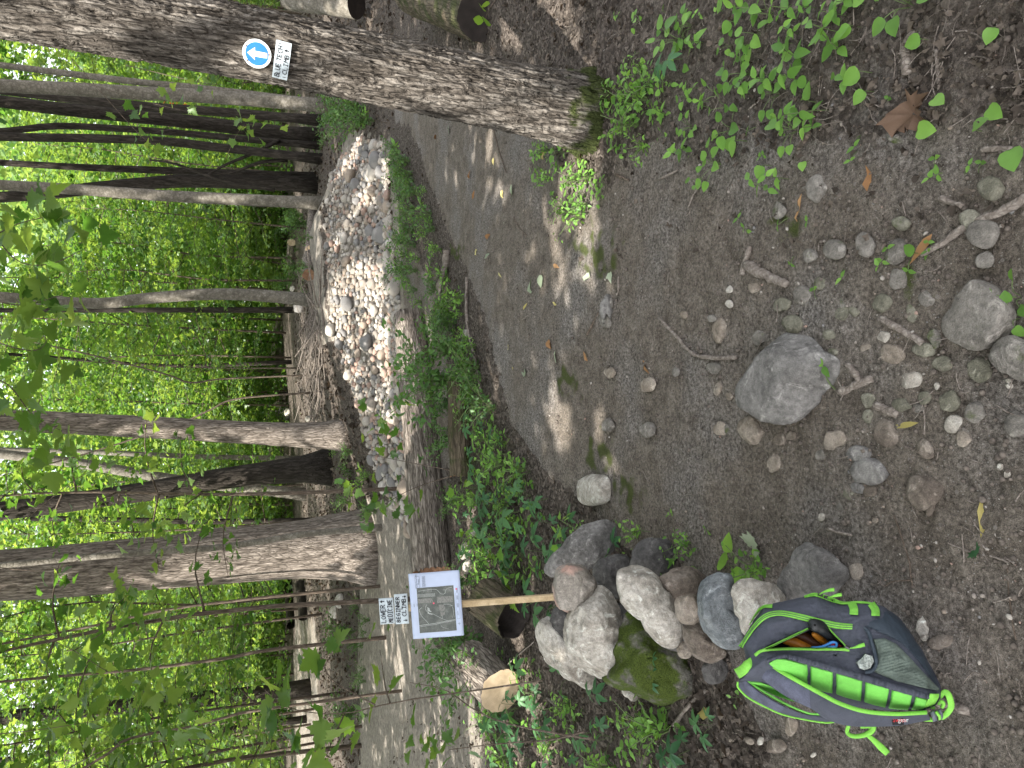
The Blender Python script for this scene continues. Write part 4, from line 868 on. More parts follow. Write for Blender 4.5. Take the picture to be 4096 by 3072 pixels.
stick([(3260, 445), (3240, 530), (3190, 600)], .010, .006, 'dark stick among the heart-leaved plants', n=10, mat=M_TWIG)
stick([(3000, 440), (3050, 390), (3130, 300), (3180, 260)], .004, .003, 'pale thin straw stem among the seedlings', n=10)
stick([(3200, 590), (3225, 520)], .004, .003, 'short pale straw stem below the seedlings', n=6)
stick([(2880, 120), (2930, 75), (2960, 50)], .008, .005, 'dark twig near the upper plants', n=8, mat=M_TWIG)
stick([(3765, 790), (3810, 810), (3860, 825)], .007, .006, 'short grey stick near the round olive stone', n=8)
stick([(3930, 600), (3990, 595), (4050, 598)], .007, .006, 'short grey stick at the lower right edge', n=8)
stick([(2090, 400 + 880), (2130, 1250)], .004, .003, 'tiny twig on the trail', n=6)
stick([(1965, 480), (2000, 600), (2030, 690)], .005, .003, 'thin dark twig on the trail beyond the big trunk', n=8, mat=M_TWIG)
stick([(2060, 870), (2080, 910), (2110, 940)], .005, .003, 'hooked twig on the trail', n=8, mat=M_TWIG)
stick([(2115, 640), (2160, 625)], .009, .007, 'stub of wood near the base of the big trunk', n=6)
stick([(2760, 830), (2790, 760), (2830, 730)], .004, .003, 'thin twig near the moss', n=8)
stick([(2470, 700), (2520, 720)], .009, .006, 'short root stub by the mossy root of the big trunk', n=6, mat=M_TWIG)
stick([(2640, 720), (2700, 690), (2720, 680)], .006, .004, 'short stick between the big trunk and the plants', n=6)
stick([(3750, 2800), (3880, 2850)], .012, .010, 'thick stick poking out behind the backpack base', n=8)
stick([(2190, 2790), (2260, 2850), (2320, 2900), (2330, 2980)], .007, .004, 'thin brown branch on the ground left of the stacked stones', n=12, forks=2)
stick([(2080, 2650), (2140, 2600), (2190, 2560)], .004, .003, 'thin pale twig leaning on the pale rock', n=8, lift=.08)
stick([(2700, 2900), (2780, 2800), (2830, 2760)], .009, .006, 'grey branch on the ground by the mossy boulder', n=10)
stick([(3580, 2060), (3640, 2220), (3665, 2340)], .002, .002, 'thin dark root thread on the bare soil', n=14, mat=M_TWIG, lift=.002)
stick([(3540, 2345), (3580, 2325), (3650, 2320)], .002, .002, 'thin root thread joining the other', n=8, mat=M_TWIG, lift=.002)
stick([(4030, 2240), (4035, 2400), (4060, 2560)], .002, .0015, 'hair root on the bare soil at the corner', n=10, mat=M_TWIG, lift=.002)
# fine twig debris
r_ = np.random.default_rng(91); tw = []
for i in range(1500):
    sx, sy = r_.uniform(1800, 4150), r_.uniform(-50, 3100)
    litz = inpoly(np.array([sx]), np.array([sy]), LITTER_R)[0] or inpoly(np.array([sx]), np.array([sy]), LITTER_L)[0]
    if not litz and r_.uniform() > .22: continue
    p = at_z(sx, sy, 0); a = r_.uniform(0, 6.28); L = r_.uniform(.02, .09) * (1.3 if litz else .8)
    q = p + np.array([math.cos(a), math.sin(a), 0]) * L; m_ = (p + q) / 2 + np.array([r_.normal(0, .1), r_.normal(0, .1), 0]) * L
    c = catmull([p, m_, q], 4); c[:, 2] = hgt(c[:, 0], c[:, 1]) + r_.uniform(.002, .012)
    tw.append(tube(c, r_.uniform(.0007, .0022), 4, False))
obj('twig_debris', mesh('twig_debris', *join(tw), M_STICK), kind='stuff', label='fine broken twigs scattered over the soil')
# brush pile of dead sticks behind the bank
br = []
for i in range(150):
    sx, sy = r_.normal(1262, 26), r_.normal(1430, 150)
    if not (1140 < sx < 1310 and 1180 < sy < 1690): continue
    p = ground_at(sx, sy); a = r_.uniform(-.5, .5) + (math.pi if r_.uniform() < .5 else 0); L = r_.uniform(.3, 1.1)
    q = p + np.array([math.cos(a) * L, math.sin(a) * L, r_.uniform(-.05, .35)]); q[2] = max(q[2], float(hgt(q[0], q[1])) + .03); p[2] += .03
    br.append(tube(catmull([p, (p + q) / 2 + r_.normal(0, .05, 3), q], 5), np.linspace(.012, .004, 5) * r_.uniform(.5, 1.4), 5))
obj('brush_pile', mesh('brush_pile', *join(br), M_STICK), kind='stuff', label='heap of dead brown sticks behind the stone bank')
# dead branches propped on the thin crooked tree
for pts_, lab in (([(1150, 640), (1040, 650), (930, 690), (820, 700)], 'dead branch propped against the crooked dark tree'), ([(1120, 560), (1020, 610), (900, 660), (830, 700)], 'second dead branch leaning on the crooked dark tree'), ([(1100, 760), (990, 740), (880, 720), (700, 655), (600, 640)], 'long dead limb standing beside the crooked dark tree')):
    P = np.array([at_y(a, b, 17.2) for a, b in pts_]); P = catmull(P, 12); wobj('branch', *tube(P, np.linspace(.05, .02, 12), 7), M_BARK_D, P[0], label=lab, cat='branch', group='dead branches among the dark trunks')
# ------------------------------------------------------------------ signs
M_PAPER = mat_plain('paper', (.47, .53, .56), .55, .3, 14, .06, .25, .004); M_PAPER2 = mat_plain('sheet', (.42, .48, .62), .45, .35, 9, .08, .4, .006)
M_INK = mat_plain('marker_ink', (.012, .012, .018), .5); M_STAKE = mat_bark('stake_wood', (.34, .25, .14), (.46, .35, .21), (.55, .43, .28), .8, .15, 0, 12.0)
M_WHITE = mat_plain('white_plastic', (.66, .70, .70), .4, .4); M_BLUE = mat_plain('blue_plastic', (.012, .13, .50), .4, .4, 20, .1); M_RUST = mat_plain('rusty_screw', (.22, .15, .09), .5, .5); M_METAL = mat_plain('staple', (.10, .10, .11), .4, .5, Metallic=.6)
def mat_map():
    m, nt, out = newmat('aerial_print'); k = NT(nt); co = k.coord('Object')
    c = k.ramp(k.noise(co, 32, 6, .6), [(.25, (.05, .058, .052)), (.5, (.085, .094, .083)), (.78, (.17, .175, .16))]); c = k.mix(.5, c, k.noise(co, 260, 3), 'OVERLAY')
    k.pbr(out, c, .5, None, .3); return m
M_MAP = mat_map(); M_MAPL = mat_plain('print_light', (.33, .35, .33), .5, nscale=300, var=.3); M_MAPG = mat_plain('print_grey', (.17, .17, .155), .5, nscale=200, var=.35); M_PINKD = mat_plain('pink_dot', (.75, .09, .16), .5)
# stroke letters on a 4 x 6 cell, y up
ST = {'L': [[(0, 6), (0, 0), (3.4, 0)]], 'O': [[(2, 6), (.5, 5), (0, 3), (.6, .8), (2, 0), (3.4, .8), (4, 3), (3.5, 5), (2, 6)]], 'W': [[(0, 6), (1, 0), (2, 4), (3, 0), (4, 6)]], 'E': [[(3.4, 6), (0, 6), (0, 0), (3.4, 0)], [(0, 3), (2.8, 3)]],
 'R': [[(0, 0), (0, 6), (2.6, 6), (3.4, 4.8), (2.6, 3.3), (0, 3)], [(1.4, 3), (3.8, 0)]], 'M': [[(0, 0), (.4, 6), (2, 2.5), (3.6, 6), (4, 0)]], 'D': [[(0, 0), (0, 6), (2, 6), (3.6, 4.6), (3.8, 2), (2.4, 0), (0, 0)]], 'I': [[(.6, 6), (3.4, 6)], [(2, 6), (2, 0)], [(.6, 0), (3.4, 0)]],
 'C': [[(3.6, 5.2), (2.4, 6), (.7, 5.2), (0, 3), (.6, .8), (2.2, 0), (3.6, .6)]], 'N': [[(0, 0), (0, 6), (3.6, 0), (3.6, 6)]], 'B': [[(0, 0), (0, 6), (2.4, 6), (3.2, 4.8), (2.4, 3.3), (0, 3.1)], [(2.4, 3.3), (3.7, 1.8), (2.6, 0), (0, 0)]], 'G': [[(3.6, 5.2), (2.2, 6), (.6, 5), (0, 3), (.7, .7), (2.3, 0), (3.6, 1), (3.6, 2.8), (2, 2.8)]],
 'U': [[(0, 6), (0, 1.5), (1.2, 0), (2.6, .2), (3.5, 1.6), (3.6, 6)]], 'T': [[(-.2, 6), (4.2, 6)], [(2, 6), (1.7, 0)]], 'H': [[(0, 6), (0, 0)], [(3.4, 6), (3.4, 0)], [(0, 3), (3.4, 3)]]}
class Board:
    """a flat sheet placed in space: origin O (centre), ex to the reader's right, ey up, nrm towards the reader; metres"""
    def __init__(s, O, ex, ey):
        s.O = np.asarray(O, float); s.ex = np.asarray(ex, float) / np.linalg.norm(ex); ey = np.asarray(ey, float); ey = ey - s.ex * (ey @ s.ex); s.ey = ey / np.linalg.norm(ey); s.n = np.cross(s.ex, s.ey)
    def w(s, x, y, h=0.0): return s.O + s.ex * x + s.ey * y + s.n * h
def ribbon2(B, pts, wd, h):
    pts = np.asarray(pts, float); T = np.gradient(pts, axis=0); T /= np.linalg.norm(T, axis=1)[:, None] + 1e-9; N_ = np.stack([-T[:, 1], T[:, 0]], 1) * wd / 2
    # extend ends a little for a round pen feel
    p = pts.copy(); p[0] -= T[0] * wd * .3; p[-1] += T[-1] * wd * .3
    V = [B.w(*(a + b), h) for a, b in zip(p, N_)] + [B.w(*(a - b), h) for a, b in zip(p, N_)]; n = len(p)
    return np.array(V), [(i, i + n, i + n + 1, i + 1) for i in range(n - 1)]
def dense(pts, k=4):
    pts = np.asarray(pts, float); out = []
    for a, b in zip(pts[:-1], pts[1:]):
        for t in np.linspace(0, 1, k, endpoint=False): out.append(a + (b - a) * t)
    return np.array(out + [pts[-1]])
def write(B, text, x, y, cw, ch, gap, pen, h, slant=.0, seed=0):
    r = np.random.default_rng(seed); out = []
    for c in text:
        if c == ' ': x += cw * .8; continue
        dy = r.normal(0, ch * .03); sc = 1 + r.normal(0, .05)
        for s_ in ST[c]:
            p = dense([(x + px_ / 4 * cw * sc + slant * py_ / 6 * ch, y + dy + py_ / 6 * ch * sc) for px_, py_ in s_]); out.append(ribbon2(B, p, pen, h))
        x += cw + gap
    return join(out)
def arrow(B, x, y, s, up, h):
    d = 1 if up else -1
    V = [B.w(x + a * s, y + b * s * d, h) for a, b in ((-.16, -1), (.16, -1), (.16, 0), (.62, -.1), (0, 1), (-.62, -.1), (-.16, 0))]
    return np.array(V), [(0, 1, 2, 6), (6, 2, 3, 4, 5)]
def sheet(B, wd, ht, mat, name, parent, sag=.004, nx=18, ny=12, seed=0, th=.0012, corner=0.0):
    X, Y = np.meshgrid(np.linspace(-wd / 2, wd / 2, nx), np.linspace(-ht / 2, ht / 2, ny)); H_ = sag * perlin(X * 12 + seed, Y * 12, seed * 1.7) + sag * .5 * perlin(X * 30 + seed, Y * 30, 4)
    Fv = np.array([B.w(a, b, c) for a, b, c in zip(X.ravel(), Y.ravel(), H_.ravel())]); Bv = Fv - B.n * th
    ij = np.arange(nx * ny).reshape(ny, nx); F = [tuple(q) for q in np.stack([ij[:-1, :-1], ij[:-1, 1:], ij[1:, 1:], ij[1:, :-1]], -1).reshape(-1, 4)]
    o_ = nx * ny; F += [tuple(i + o_ for i in f[::-1]) for f in F]
    edge = list(ij[0]) + list(ij[1:, -1]) + list(ij[-1, ::-1][1:]) + list(ij[::-1, 0][1:-1])
    for a, b in zip(edge, edge[1:] + edge[:1]): F.append((b, a, a + o_, b + o_))
    return part(name, np.vstack([Fv, Bv]), F, mat, parent)
def poly_flat(B, pts, h): return np.array([B.w(x, y, h) for x, y in pts]), [tuple(range(len(pts)))]
def box_on(B, x0, x1, y0, y1, z0, z1):
    V = np.array([B.w(x, y, z) for z in (z0, z1) for y in (y0, y1) for x in (x0, x1)]); return V, [(0, 2, 3, 1), (4, 5, 7, 6), (0, 1, 5, 4), (2, 6, 7, 3), (0, 4, 6, 2), (1, 3, 7, 5)]

# --- stake with map sheet and two cards.
def quad_board(tl, tr, br, bl, depth):
    c = np.mean([tl, tr, br, bl], 0); P = [at_depth(*p, depth) for p in (tl, tr, br, bl)]
    O = np.mean(P, 0); ex = (P[1] - P[0] + P[2] - P[3]) / 2; ey = (P[0] - P[3] + P[1] - P[2]) / 2
    return Board(O, ex, ey), np.linalg.norm(ex), np.linalg.norm(ey)
# corners in reader's order (reader's up is image left, reader's right is image up)
DEP = 2.96
Bm, mw, mh = quad_board((1652, 2558), (1634, 2294), (1836, 2282), (1857, 2540), DEP)
Bu, uw, uh = quad_board((1521, 2498), (1515, 2396), (1572, 2389), (1581, 2494), DEP)
Bl, lw_, lh_ = quad_board((1582, 2497), (1576, 2378), (1628, 2374), (1637, 2494), DEP)
st0 = at_z(2214, 2392, .24); stA = at_depth(2214, 2392, DEP + .012); stB = at_depth(1545, 2440, DEP + .012)
dst = (stB - stA) / np.linalg.norm(stB - stA); stA = stA - dst * ((stA[2] - .27) / dst[2])
sign = empty('trail_sign', stA, label='wooden stake sign holding a printed map sheet and two handwritten cards', cat='sign')
Bs = Board((stA + stB) / 2, Bm.ex, dst); Ls = np.linalg.norm(stB - stA); sw = .0125
V, F = box_on(Bs, -sw, sw, -Ls / 2, Ls / 2, -.02, -.001); part('stake', V, F, M_STAKE, sign, False)
mo = sheet(Bm, mw, mh, M_PAPER2, 'map_sheet', sign, .003, 24, 18, 1)
# printed things live on the sheet: sub-parts
def sub(name, VF, mat, parent, root, **t):
    V = np.asarray(VF[0], float) - np.array(root.location); o = obj(name, mesh(name, V, VF[1], mat, False), parent, **t); return o
def RM(x, y): return (x - 382) / (540 / mw) , 0
# map picture: reader coordinates as fractions of the sheet (x right, y up)
fx = lambda f: (f - .5) * mw; fy = lambda f: (f - .5) * mh
px0, px1, py0, py1 = .085, .775, .135, .86
hh = .0042
nq = 14; Xq, Yq = np.meshgrid(np.linspace(fx(px0), fx(px1), nq), np.linspace(fy(py0), fy(py1), nq))
Hq = .003 * perlin(Xq * 12 + 1, Yq * 12, 1.7) + .0015 * perlin(Xq * 30 + 1, Yq * 30, 4) + .0008
HB = lambda x, y: .003 * perlin(x * 12 + 1, y * 12, 1.7) + .0015 * perlin(x * 30 + 1, y * 30, 4)
ijq = np.arange(nq * nq).reshape(nq, nq)
sub('aerial_picture', (np.array([Bm.w(a, b, c) for a, b, c in zip(Xq.ravel(), Yq.ravel(), Hq.ravel())]), [tuple(q) for q in np.stack([ijq[:-1, :-1], ijq[:-1, 1:], ijq[1:, 1:], ijq[1:, :-1]], -1).reshape(-1, 4)]), M_MAP, mo, sign)
def on_map(pts, wd, lift=.0014):
    p = catmull([(fx(px0 + (px1 - px0) * u), fy(py0 + (py1 - py0) * v)) for u, v in pts], 14); V, F = ribbon2(Bm, p, wd, 0)
    h_ = np.array([float(HB(*q)) for q in p]); V = V + np.outer(np.concatenate([h_, h_]) + lift, Bm.n); return V, F
def on_map_poly(pts, lift=.0011):
    q = [(fx(px0 + (px1 - px0) * u), fy(py0 + (py1 - py0) * v)) for u, v in pts]; V, F = poly_flat(Bm, q, 0); h_ = np.array([float(HB(*a)) for a in q]); return V + np.outer(h_ + lift, Bm.n), F
roads = [on_map([(.17, 1), (.19, .6), (.22, .3), (.25, 0)], .0024), on_map([(.14, 1), (.165, .6), (.20, .3), (.23, 0)], .0016), on_map([(.22, .2), (.3, .4), (.40, .6), (.42, .7)], .0013), on_map([(.19, .74), (.3, .84), (.38, .92), (.5, .97), (.56, .9)], .0016), on_map([(.4, .7), (.52, .8), (.62, .76)], .0016),
         on_map([(.36, .05), (.5, .06), (.58, .12), (.6, .3)], .0014), on_map([(.30, .04), (.36, .05)], .0012), on_map([(.04, .2), (.1, .38), (.16, .42)], .001), on_map([(.93, .95), (.95, .6), (.93, .45), (.84, .36), (.83, .25), (.93, .2), (.96, .05)], .0016), on_map([(.9, .1), (.92, .3)], .001), on_map([(.45, .36), (.33, .36), (.28, .37)], .001), on_map([(.55, .14), (.56, .05)], .001), on_map([(.28, .08), (.34, .1)], .001)]
for a in np.linspace(.40, .52, 5): roads.append(on_map([(a, .68 + .05 * math.sin(a * 90)), (a + .03, .74)], .004))
for a in np.linspace(.52, .98, 16): roads.append(on_map([(.79, a), (.86, a + .004)], .0017))
for a in np.linspace(.60, .82, 7): roads.append(on_map([(.90, a), (.97, a)], .0010))
rn = sub('road_lines', join(roads), M_MAPL, mo, sign); rn['kind'] = 'stuff'
fl = sub('field_patches', join([on_map_poly([(.44, .42), (.60, .44), (.59, .30), (.52, .26), (.46, .30)]), on_map_poly([(.34, .40), (.43, .41), (.43, .28), (.36, .3)]), on_map_poly([(.66, .98), (.76, .98), (.76, .6), (.66, .58)]), on_map_poly([(.63, .48), (.77, .46), (.77, .04), (.64, .05)])]), M_MAPG, mo, sign); fl['kind'] = 'stuff'
aa = np.linspace(0, 6.283, 14, endpoint=False)
sub('marker_dot', on_map_poly([(.64 + .017 * math.cos(a), .565 + .022 * math.sin(a)) for a in aa], .0018), M_PINKD, mo, sign)
def frame2(x0, x1, y0, y1, wd): return join([ribbon2(Bm, dense(p, 3), wd, hh) for p in ([(x0, y0), (x1, y0)], [(x1, y0), (x1, y1)], [(x1, y1), (x0, y1)], [(x0, y1), (x0, y0)])])
sub('title_box', frame2(fx(.775), fx(.955), fy(.79), fy(.875), .0008), M_INK, mo, sign)
def font(body, B, x, y, size, h, mat, name, parent, root):
    cu = bpy.data.curves.new(name, 'FONT'); cu.body = body; cu.size = size; cu.align_x = 'LEFT'; cu.resolution_u = 2
    to = bpy.data.objects.new(name, cu); COL.objects.link(to); dg = bpy.context.evaluated_depsgraph_get(); me = bpy.data.meshes.new_from_object(to.evaluated_get(dg)); bpy.data.objects.remove(to)
    V = np.array([v.co[:] for v in me.vertices]); F = [tuple(p.vertices) for p in me.polygons]; bpy.data.meshes.remove(me)
    Vw = np.array([B.w(x + a, y + b, h) for a, b, c in V]); return sub(name, (Vw, F), mat, parent, root)
font('Ruddy Road MTB', Bm, fx(.783), fy(.838), .0078, hh, M_INK, 'title_text', mo, sign); font('Project', Bm, fx(.83), fy(.80), .0078, hh, M_INK, 'title_text', mo, sign)
lines = []
r_ = np.random.default_rng(5)
for i, y in enumerate((.735, .718, .70, .683)):
    x = .795
    while x < .945: w_ = r_.uniform(.01, .024); lines.append(ribbon2(Bm, dense([(fx(x), fy(y)), (fx(min(x + w_, .95)), fy(y))], 2), .0011, hh)); x += w_ + .007
for i, x0 in enumerate((.32, .44, .56, .67)):
    for j in range(2 if i else 1):
        lines.append(ribbon2(Bm, dense([(fx(x0), fy(.085 - .018 * j)), (fx(x0 + .06), fy(.085 - .018 * j))], 2), .0012, hh))
o = sub('small_print', join(lines), M_INK, mo, sign); o['kind'] = 'stuff'
sub('legend_box', frame2(fx(.265), fx(.66), fy(.05), fy(.108), .0006), M_INK, mo, sign)
sub('legend_dot', poly_flat(Bm, [(fx(.72) + .0035 * math.cos(a), fy(.085) + .0035 * math.sin(a)) for a in aa], hh), M_PINKD, mo, sign)
sub('compass_mark', join([ribbon2(Bm, dense(p, 2), .0009, hh) for p in ([(fx(.19), fy(.075) - .006), (fx(.19), fy(.075) + .006)], [(fx(.19) - .006, fy(.075)), (fx(.19) + .006, fy(.075))])]), M_INK, mo, sign)
for x in (.515, .52): sub('staple', box_on(Bm, fx(x) - .006, fx(x) + .006, fy(.93 - (x - .515) * 12) - .0007, fy(.93 - (x - .515) * 12) + .0007, hh - .001, hh + .0012), M_METAL, mo, sign)
cu_ = sheet(Bu, uw, uh, M_PAPER, 'card', sign, .0015, 10, 8, 3); cu_['label'] = 'upper card reading LOWER MEDICINE with an up arrow'
cl_ = sheet(Bl, lw_, lh_, M_PAPER, 'card', sign, .0015, 10, 8, 4); cl_['label'] = 'lower card reading BEGINNER CLIMB with two down arrows'
sub('lettering', join([write(Bu, 'LOWER', -uw * .44, uh * .10, uw * .115, uh * .30, uw * .028, .0031, .003, .05, 1), write(Bu, 'MEDICINE', -uw * .44, -uh * .38, uw * .082, uh * .30, uw * .030, .0031, .003, .05, 2)]), M_INK, cu_, sign)
sub('arrow_mark', arrow(Bu, uw * .38, uh * .28, uh * .17, True, .003), M_INK, cu_, sign)
sub('lettering', join([write(Bl, 'BEGINNER', -lw_ * .43, lh_ * .12, lw_ * .082, lh_ * .28, lw_ * .026, .0031, .003, .05, 3), write(Bl, 'CLIMB', -lw_ * .24, -lh_ * .34, lw_ * .095, lh_ * .29, lw_ * .026, .0031, .003, .05, 4)]), M_INK, cl_, sign)
for x in (-.38, .41): sub('arrow_mark', arrow(Bl, lw_ * x, -lh_ * .27, lh_ * .16, False, .003), M_INK, cl_, sign)
for b, c_ in ((Bu, cu_), (Bl, cl_)): sub('staple', box_on(b, -.001, .001, -.006, .006, .0012, .0034), M_METAL, c_, sign)

# --- the round blue arrow and the card on the big trunk
def on_trunk(sx, sy, off=.012):
    p = at_y(sx, sy, T1Y); z = p[2]; ax = np.array([np.interp(z, P1[:, 2], P1[:, 0]), np.interp(z, P1[:, 2], P1[:, 1]), z]); r = float(np.interp(z, P1[:, 2], R1))
    d = ray(sx, sy); lo_, hi_ = 1.5, 4.5
    ts = np.linspace(1.5, 4, 2600); Q = CAM + np.outer(ts, d); axx = np.stack([np.interp(Q[:, 2], P1[:, 2], P1[:, 0]), np.interp(Q[:, 2], P1[:, 2], P1[:, 1])], 1); rr_ = np.interp(Q[:, 2], P1[:, 2], R1)
    k_ = np.where(np.hypot(Q[:, 0] - axx[:, 0], Q[:, 1] - axx[:, 1]) < rr_ + off)[0]; q = Q[k_[0]]; n_ = q - np.array([axx[k_[0], 0], axx[k_[0], 1], q[2]]); return q, n_ / np.linalg.norm(n_)
axd = P1[200] - P1[100]; axd /= np.linalg.norm(axd)
q, n_ = on_trunk(1028, 215, .012)
ex = np.cross(axd, n_); Bd = Board(q, ex, axd); RD = .0555
mk_ = empty('trail_marker', q, label='round white-rimmed blue disc with a white up arrow, fixed to the big trunk', cat='sign')
def disc(B, r, z0, z1, n=48, bev=.0012):
    a = np.linspace(0, 2 * np.pi, n, endpoint=False); V = [];
    for rr_, z in ((r, z0), (r, z1 - bev), (r - bev, z1)): V += [B.w(rr_ * math.cos(t), rr_ * math.sin(t), z) for t in a]
    F = [(i * n + j, i * n + (j + 1) % n, (i + 1) * n + (j + 1) % n, (i + 1) * n + j) for i in range(2) for j in range(n)]; F += [tuple(range(2 * n, 3 * n)), tuple(range(n))[::-1]]
    return np.array(V), F
part('disc', *disc(Bd, RD, -.002, .002), M_WHITE, mk_, False); part('blue_face', *disc(Bd, RD * .80, .0021, .0030, bev=.0002), M_BLUE, mk_, False)
s_ = RD
ar = [(-.19, -.55), (.19, -.55), (.19, .14), (.44, .14), (0, .68), (-.44, .14), (-.19, .14)]
part('arrow', np.array([Bd.w(x * s_, y * s_, .0042) for x, y in ar]), [(0, 1, 2, 6), (2, 3, 4, 5, 6)], M_WHITE, mk_, False)
for yb in (-.60, -.68): part('arrow_bar', *box_on(Bd, -.19 * s_, .19 * s_, (yb - .022) * s_, (yb + .022) * s_, .0031, .0042), M_WHITE, mk_, False)
for a in (60, 130, 275):
    c = (math.cos(math.radians(a)) * RD * .86, math.sin(math.radians(a)) * RD * .86); b2 = Board(Bd.w(*c), Bd.ex, Bd.ey); part('screw', *disc(b2, .0035, .001, .005, 12), M_RUST, mk_)
q, n_ = on_trunk(1127, 245, .014); ex = np.cross(axd, n_); tw_ = math.radians(5); ex2 = ex * math.cos(tw_) - axd * math.sin(tw_)
ey2 = np.cross(n_, ex2); Bp = Board(q, ex2, ey2); pw_, ph_ = .150, .060
cardt = empty('trail_card', q, label='white paper card reading BLUE TECH CLIMB stapled below the blue disc', cat='sign')
def bend(VF, B):   # wrap round the trunk
    V, F = VF; V = np.asarray(V, float); x = (V - B.O) @ B.ex; return V - np.outer(x * x / (2 * .20), B.n), F
X, Y = np.meshgrid(np.linspace(-pw_ / 2, pw_ / 2, 24), np.linspace(-ph_ / 2, ph_ / 2, 10)); H_ = .0012 * perlin(X * 40, Y * 40, 2)
Vp_ = np.array([Bp.w(a, b, c + .004) for a, b, c in zip(X.ravel(), Y.ravel(), H_.ravel())]); ij = np.arange(240).reshape(10, 24)
Vp_, Fp_ = bend((Vp_, [tuple(f) for f in np.stack([ij[:-1, :-1], ij[:-1, 1:], ij[1:, 1:], ij[1:, :-1]], -1).reshape(-1, 4)]), Bp)
part('paper', Vp_, Fp_, M_PAPER, cardt)
part('lettering', *bend(join([write(Bp, 'BLUE TECH', -pw_ * .44, ph_ * .06, pw_ * .075, ph_ * .28, pw_ * .022, .0028, .0062, .08, 6), write(Bp, 'CLIMB', -pw_ * .33, -ph_ * .40, pw_ * .085, ph_ * .28, pw_ * .025, .0028, .0062, .08, 7)]), Bp), M_INK, cardt, False)
part('arrow_mark', *bend(arrow(Bp, pw_ * .30, -ph_ * .22, ph_ * .17, True, .0062), Bp), M_INK, cardt, False)
for x, y in ((.43, .25), (-.42, -.28)): part('staple', *bend(box_on(Bp, pw_ * x - .001, pw_ * x + .001, ph_ * y - .006, ph_ * y + .006, .004, .0068), Bp), M_METAL, cardt, False)
# ------------------------------------------------------------------ the backpack
def mat_cloth(name, c, scale=900, rough=.75, wr=.5, var=.12, spec=.25):
    m, nt, out = newmat(name); k = NT(nt); co = k.coord('Object')
    w = k.noise(co, scale, 2); n = k.noise(co, 26, 4, .55, .8)
    col = k.ramp(n, [(.3, tuple(x * (1 - var) for x in c)), (.7, tuple(x * (1 + var) for x in c))]); col = k.mix(.35, col, w, 'OVERLAY')
    nb = k.bump(n, wr, .012); k.pbr(out, col, rough, k.bump(w, .25, .0008, nb), spec); return m
M_NYL = mat_cloth('nylon_slate', (.062, .067, .086)); M_NYL2 = mat_cloth('nylon_blue_slate', (.034, .046, .060), 900, .6)
M_LIME_C = mat_cloth('cloth_lime', (.17, .52, .085), 900, .7, .25); M_WEB = mat_cloth('webbing_lime', (.20, .52, .07), 500, .7, .15)
M_MESH3 = mat_cloth('air_mesh', (.085, .09, .125), 420, .85, .15, .3); M_NET = mat_cloth('pocket_net', (.10, .125, .105), 380, .8, .3, .35)
M_BLK = mat_plain('black_rubber', (.012, .014, .015), .45, .4, 60, .2); M_LIN = mat_plain('dark_lining', (.010, .010, .010), .95, .1)
M_ORG = mat_plain('orange_grip', (.52, .20, .02), .45, .4); M_WOODH = mat_plain('brown_grip', (.10, .035, .012), .5, .4, 30, .4); M_CYAN = mat_cloth('blue_cord', (.07, .25, .60)); M_REDC = mat_cloth('red_cord', (.45, .03, .05))
M_FOIL = mat_plain('clear_wrapper', (.35, .38, .35), .12, .8, 40, .5, 1.0, .012); M_TAGB = mat_plain('tag_black', (.01, .01, .012), .6); M_TAGR = mat_plain('tag_red', (.55, .02, .03), .6); M_TAGW = mat_plain('tag_white', (.6, .6, .6), .6); M_BUCK = mat_plain('grey_buckle', (.10, .11, .13), .4, .4); M_ZIP = mat_plain('zip_metal', (.08, .08, .08), .35, .5, Metallic=.7)
PA = at_z(3800, 2750, .085)
_v = CAM - at_z(3330, 2700, .24); NP = _v / np.linalg.norm(_v) * .9 + np.array([0, -.1, .08]); NP /= np.linalg.norm(NP)
def pk(cx, cy, h=0.0):
    """traced pack point (crop pixels) on the tilted side-panel plane, raised by h metres along its normal"""
    d = ray(2850 + cx * .4533, 2320 + cy * .4533); return CAM + d * (((PA - CAM) @ NP) / (d @ NP)) + NP * h
OUT = [(445, 240), (540, 205), (680, 175), (800, 150), (930, 118), (1060, 180), (1200, 192), (1400, 195), (1520, 240), (1650, 330), (1760, 480), (1860, 640), (1960, 830), (2010, 940), (2005, 1030), (1970, 1100), (1860, 1155), (1560, 1172), (1200, 1140), (900, 1085), (700, 1040), (500, 985), (330, 925), (225, 885), (270, 840), (300, 740), (280, 620), (252, 575), (290, 480), (360, 360)]
OUT = np.array(OUT, float)
OD = []
for a, b in zip(OUT, np.roll(OUT, -1, 0)): OD += [a + (b - a) * t for t in np.linspace(0, 1, 12, endpoint=False)]
OD = np.array(OD)
RIDGE = np.array([(230, 860), (400, 760), (500, 690), (620, 680), (860, 725), (1100, 790), (1330, 860), (1560, 930), (1800, 985), (1990, 1010), (2100, 1030)], float)
OPEN = [(470, 605), (560, 560), (700, 495), (850, 425), (930, 400), (1010, 430), (1100, 520), (1180, 590), (1100, 603), (900, 600), (650, 602)]
def edge_d(x, y):
    x, y = np.atleast_1d(x), np.atleast_1d(y); d2 = (x[:, None] - OD[None, :, 0]) ** 2 + (y[:, None] - OD[None, :, 1]) ** 2; return np.sqrt(d2.min(1))
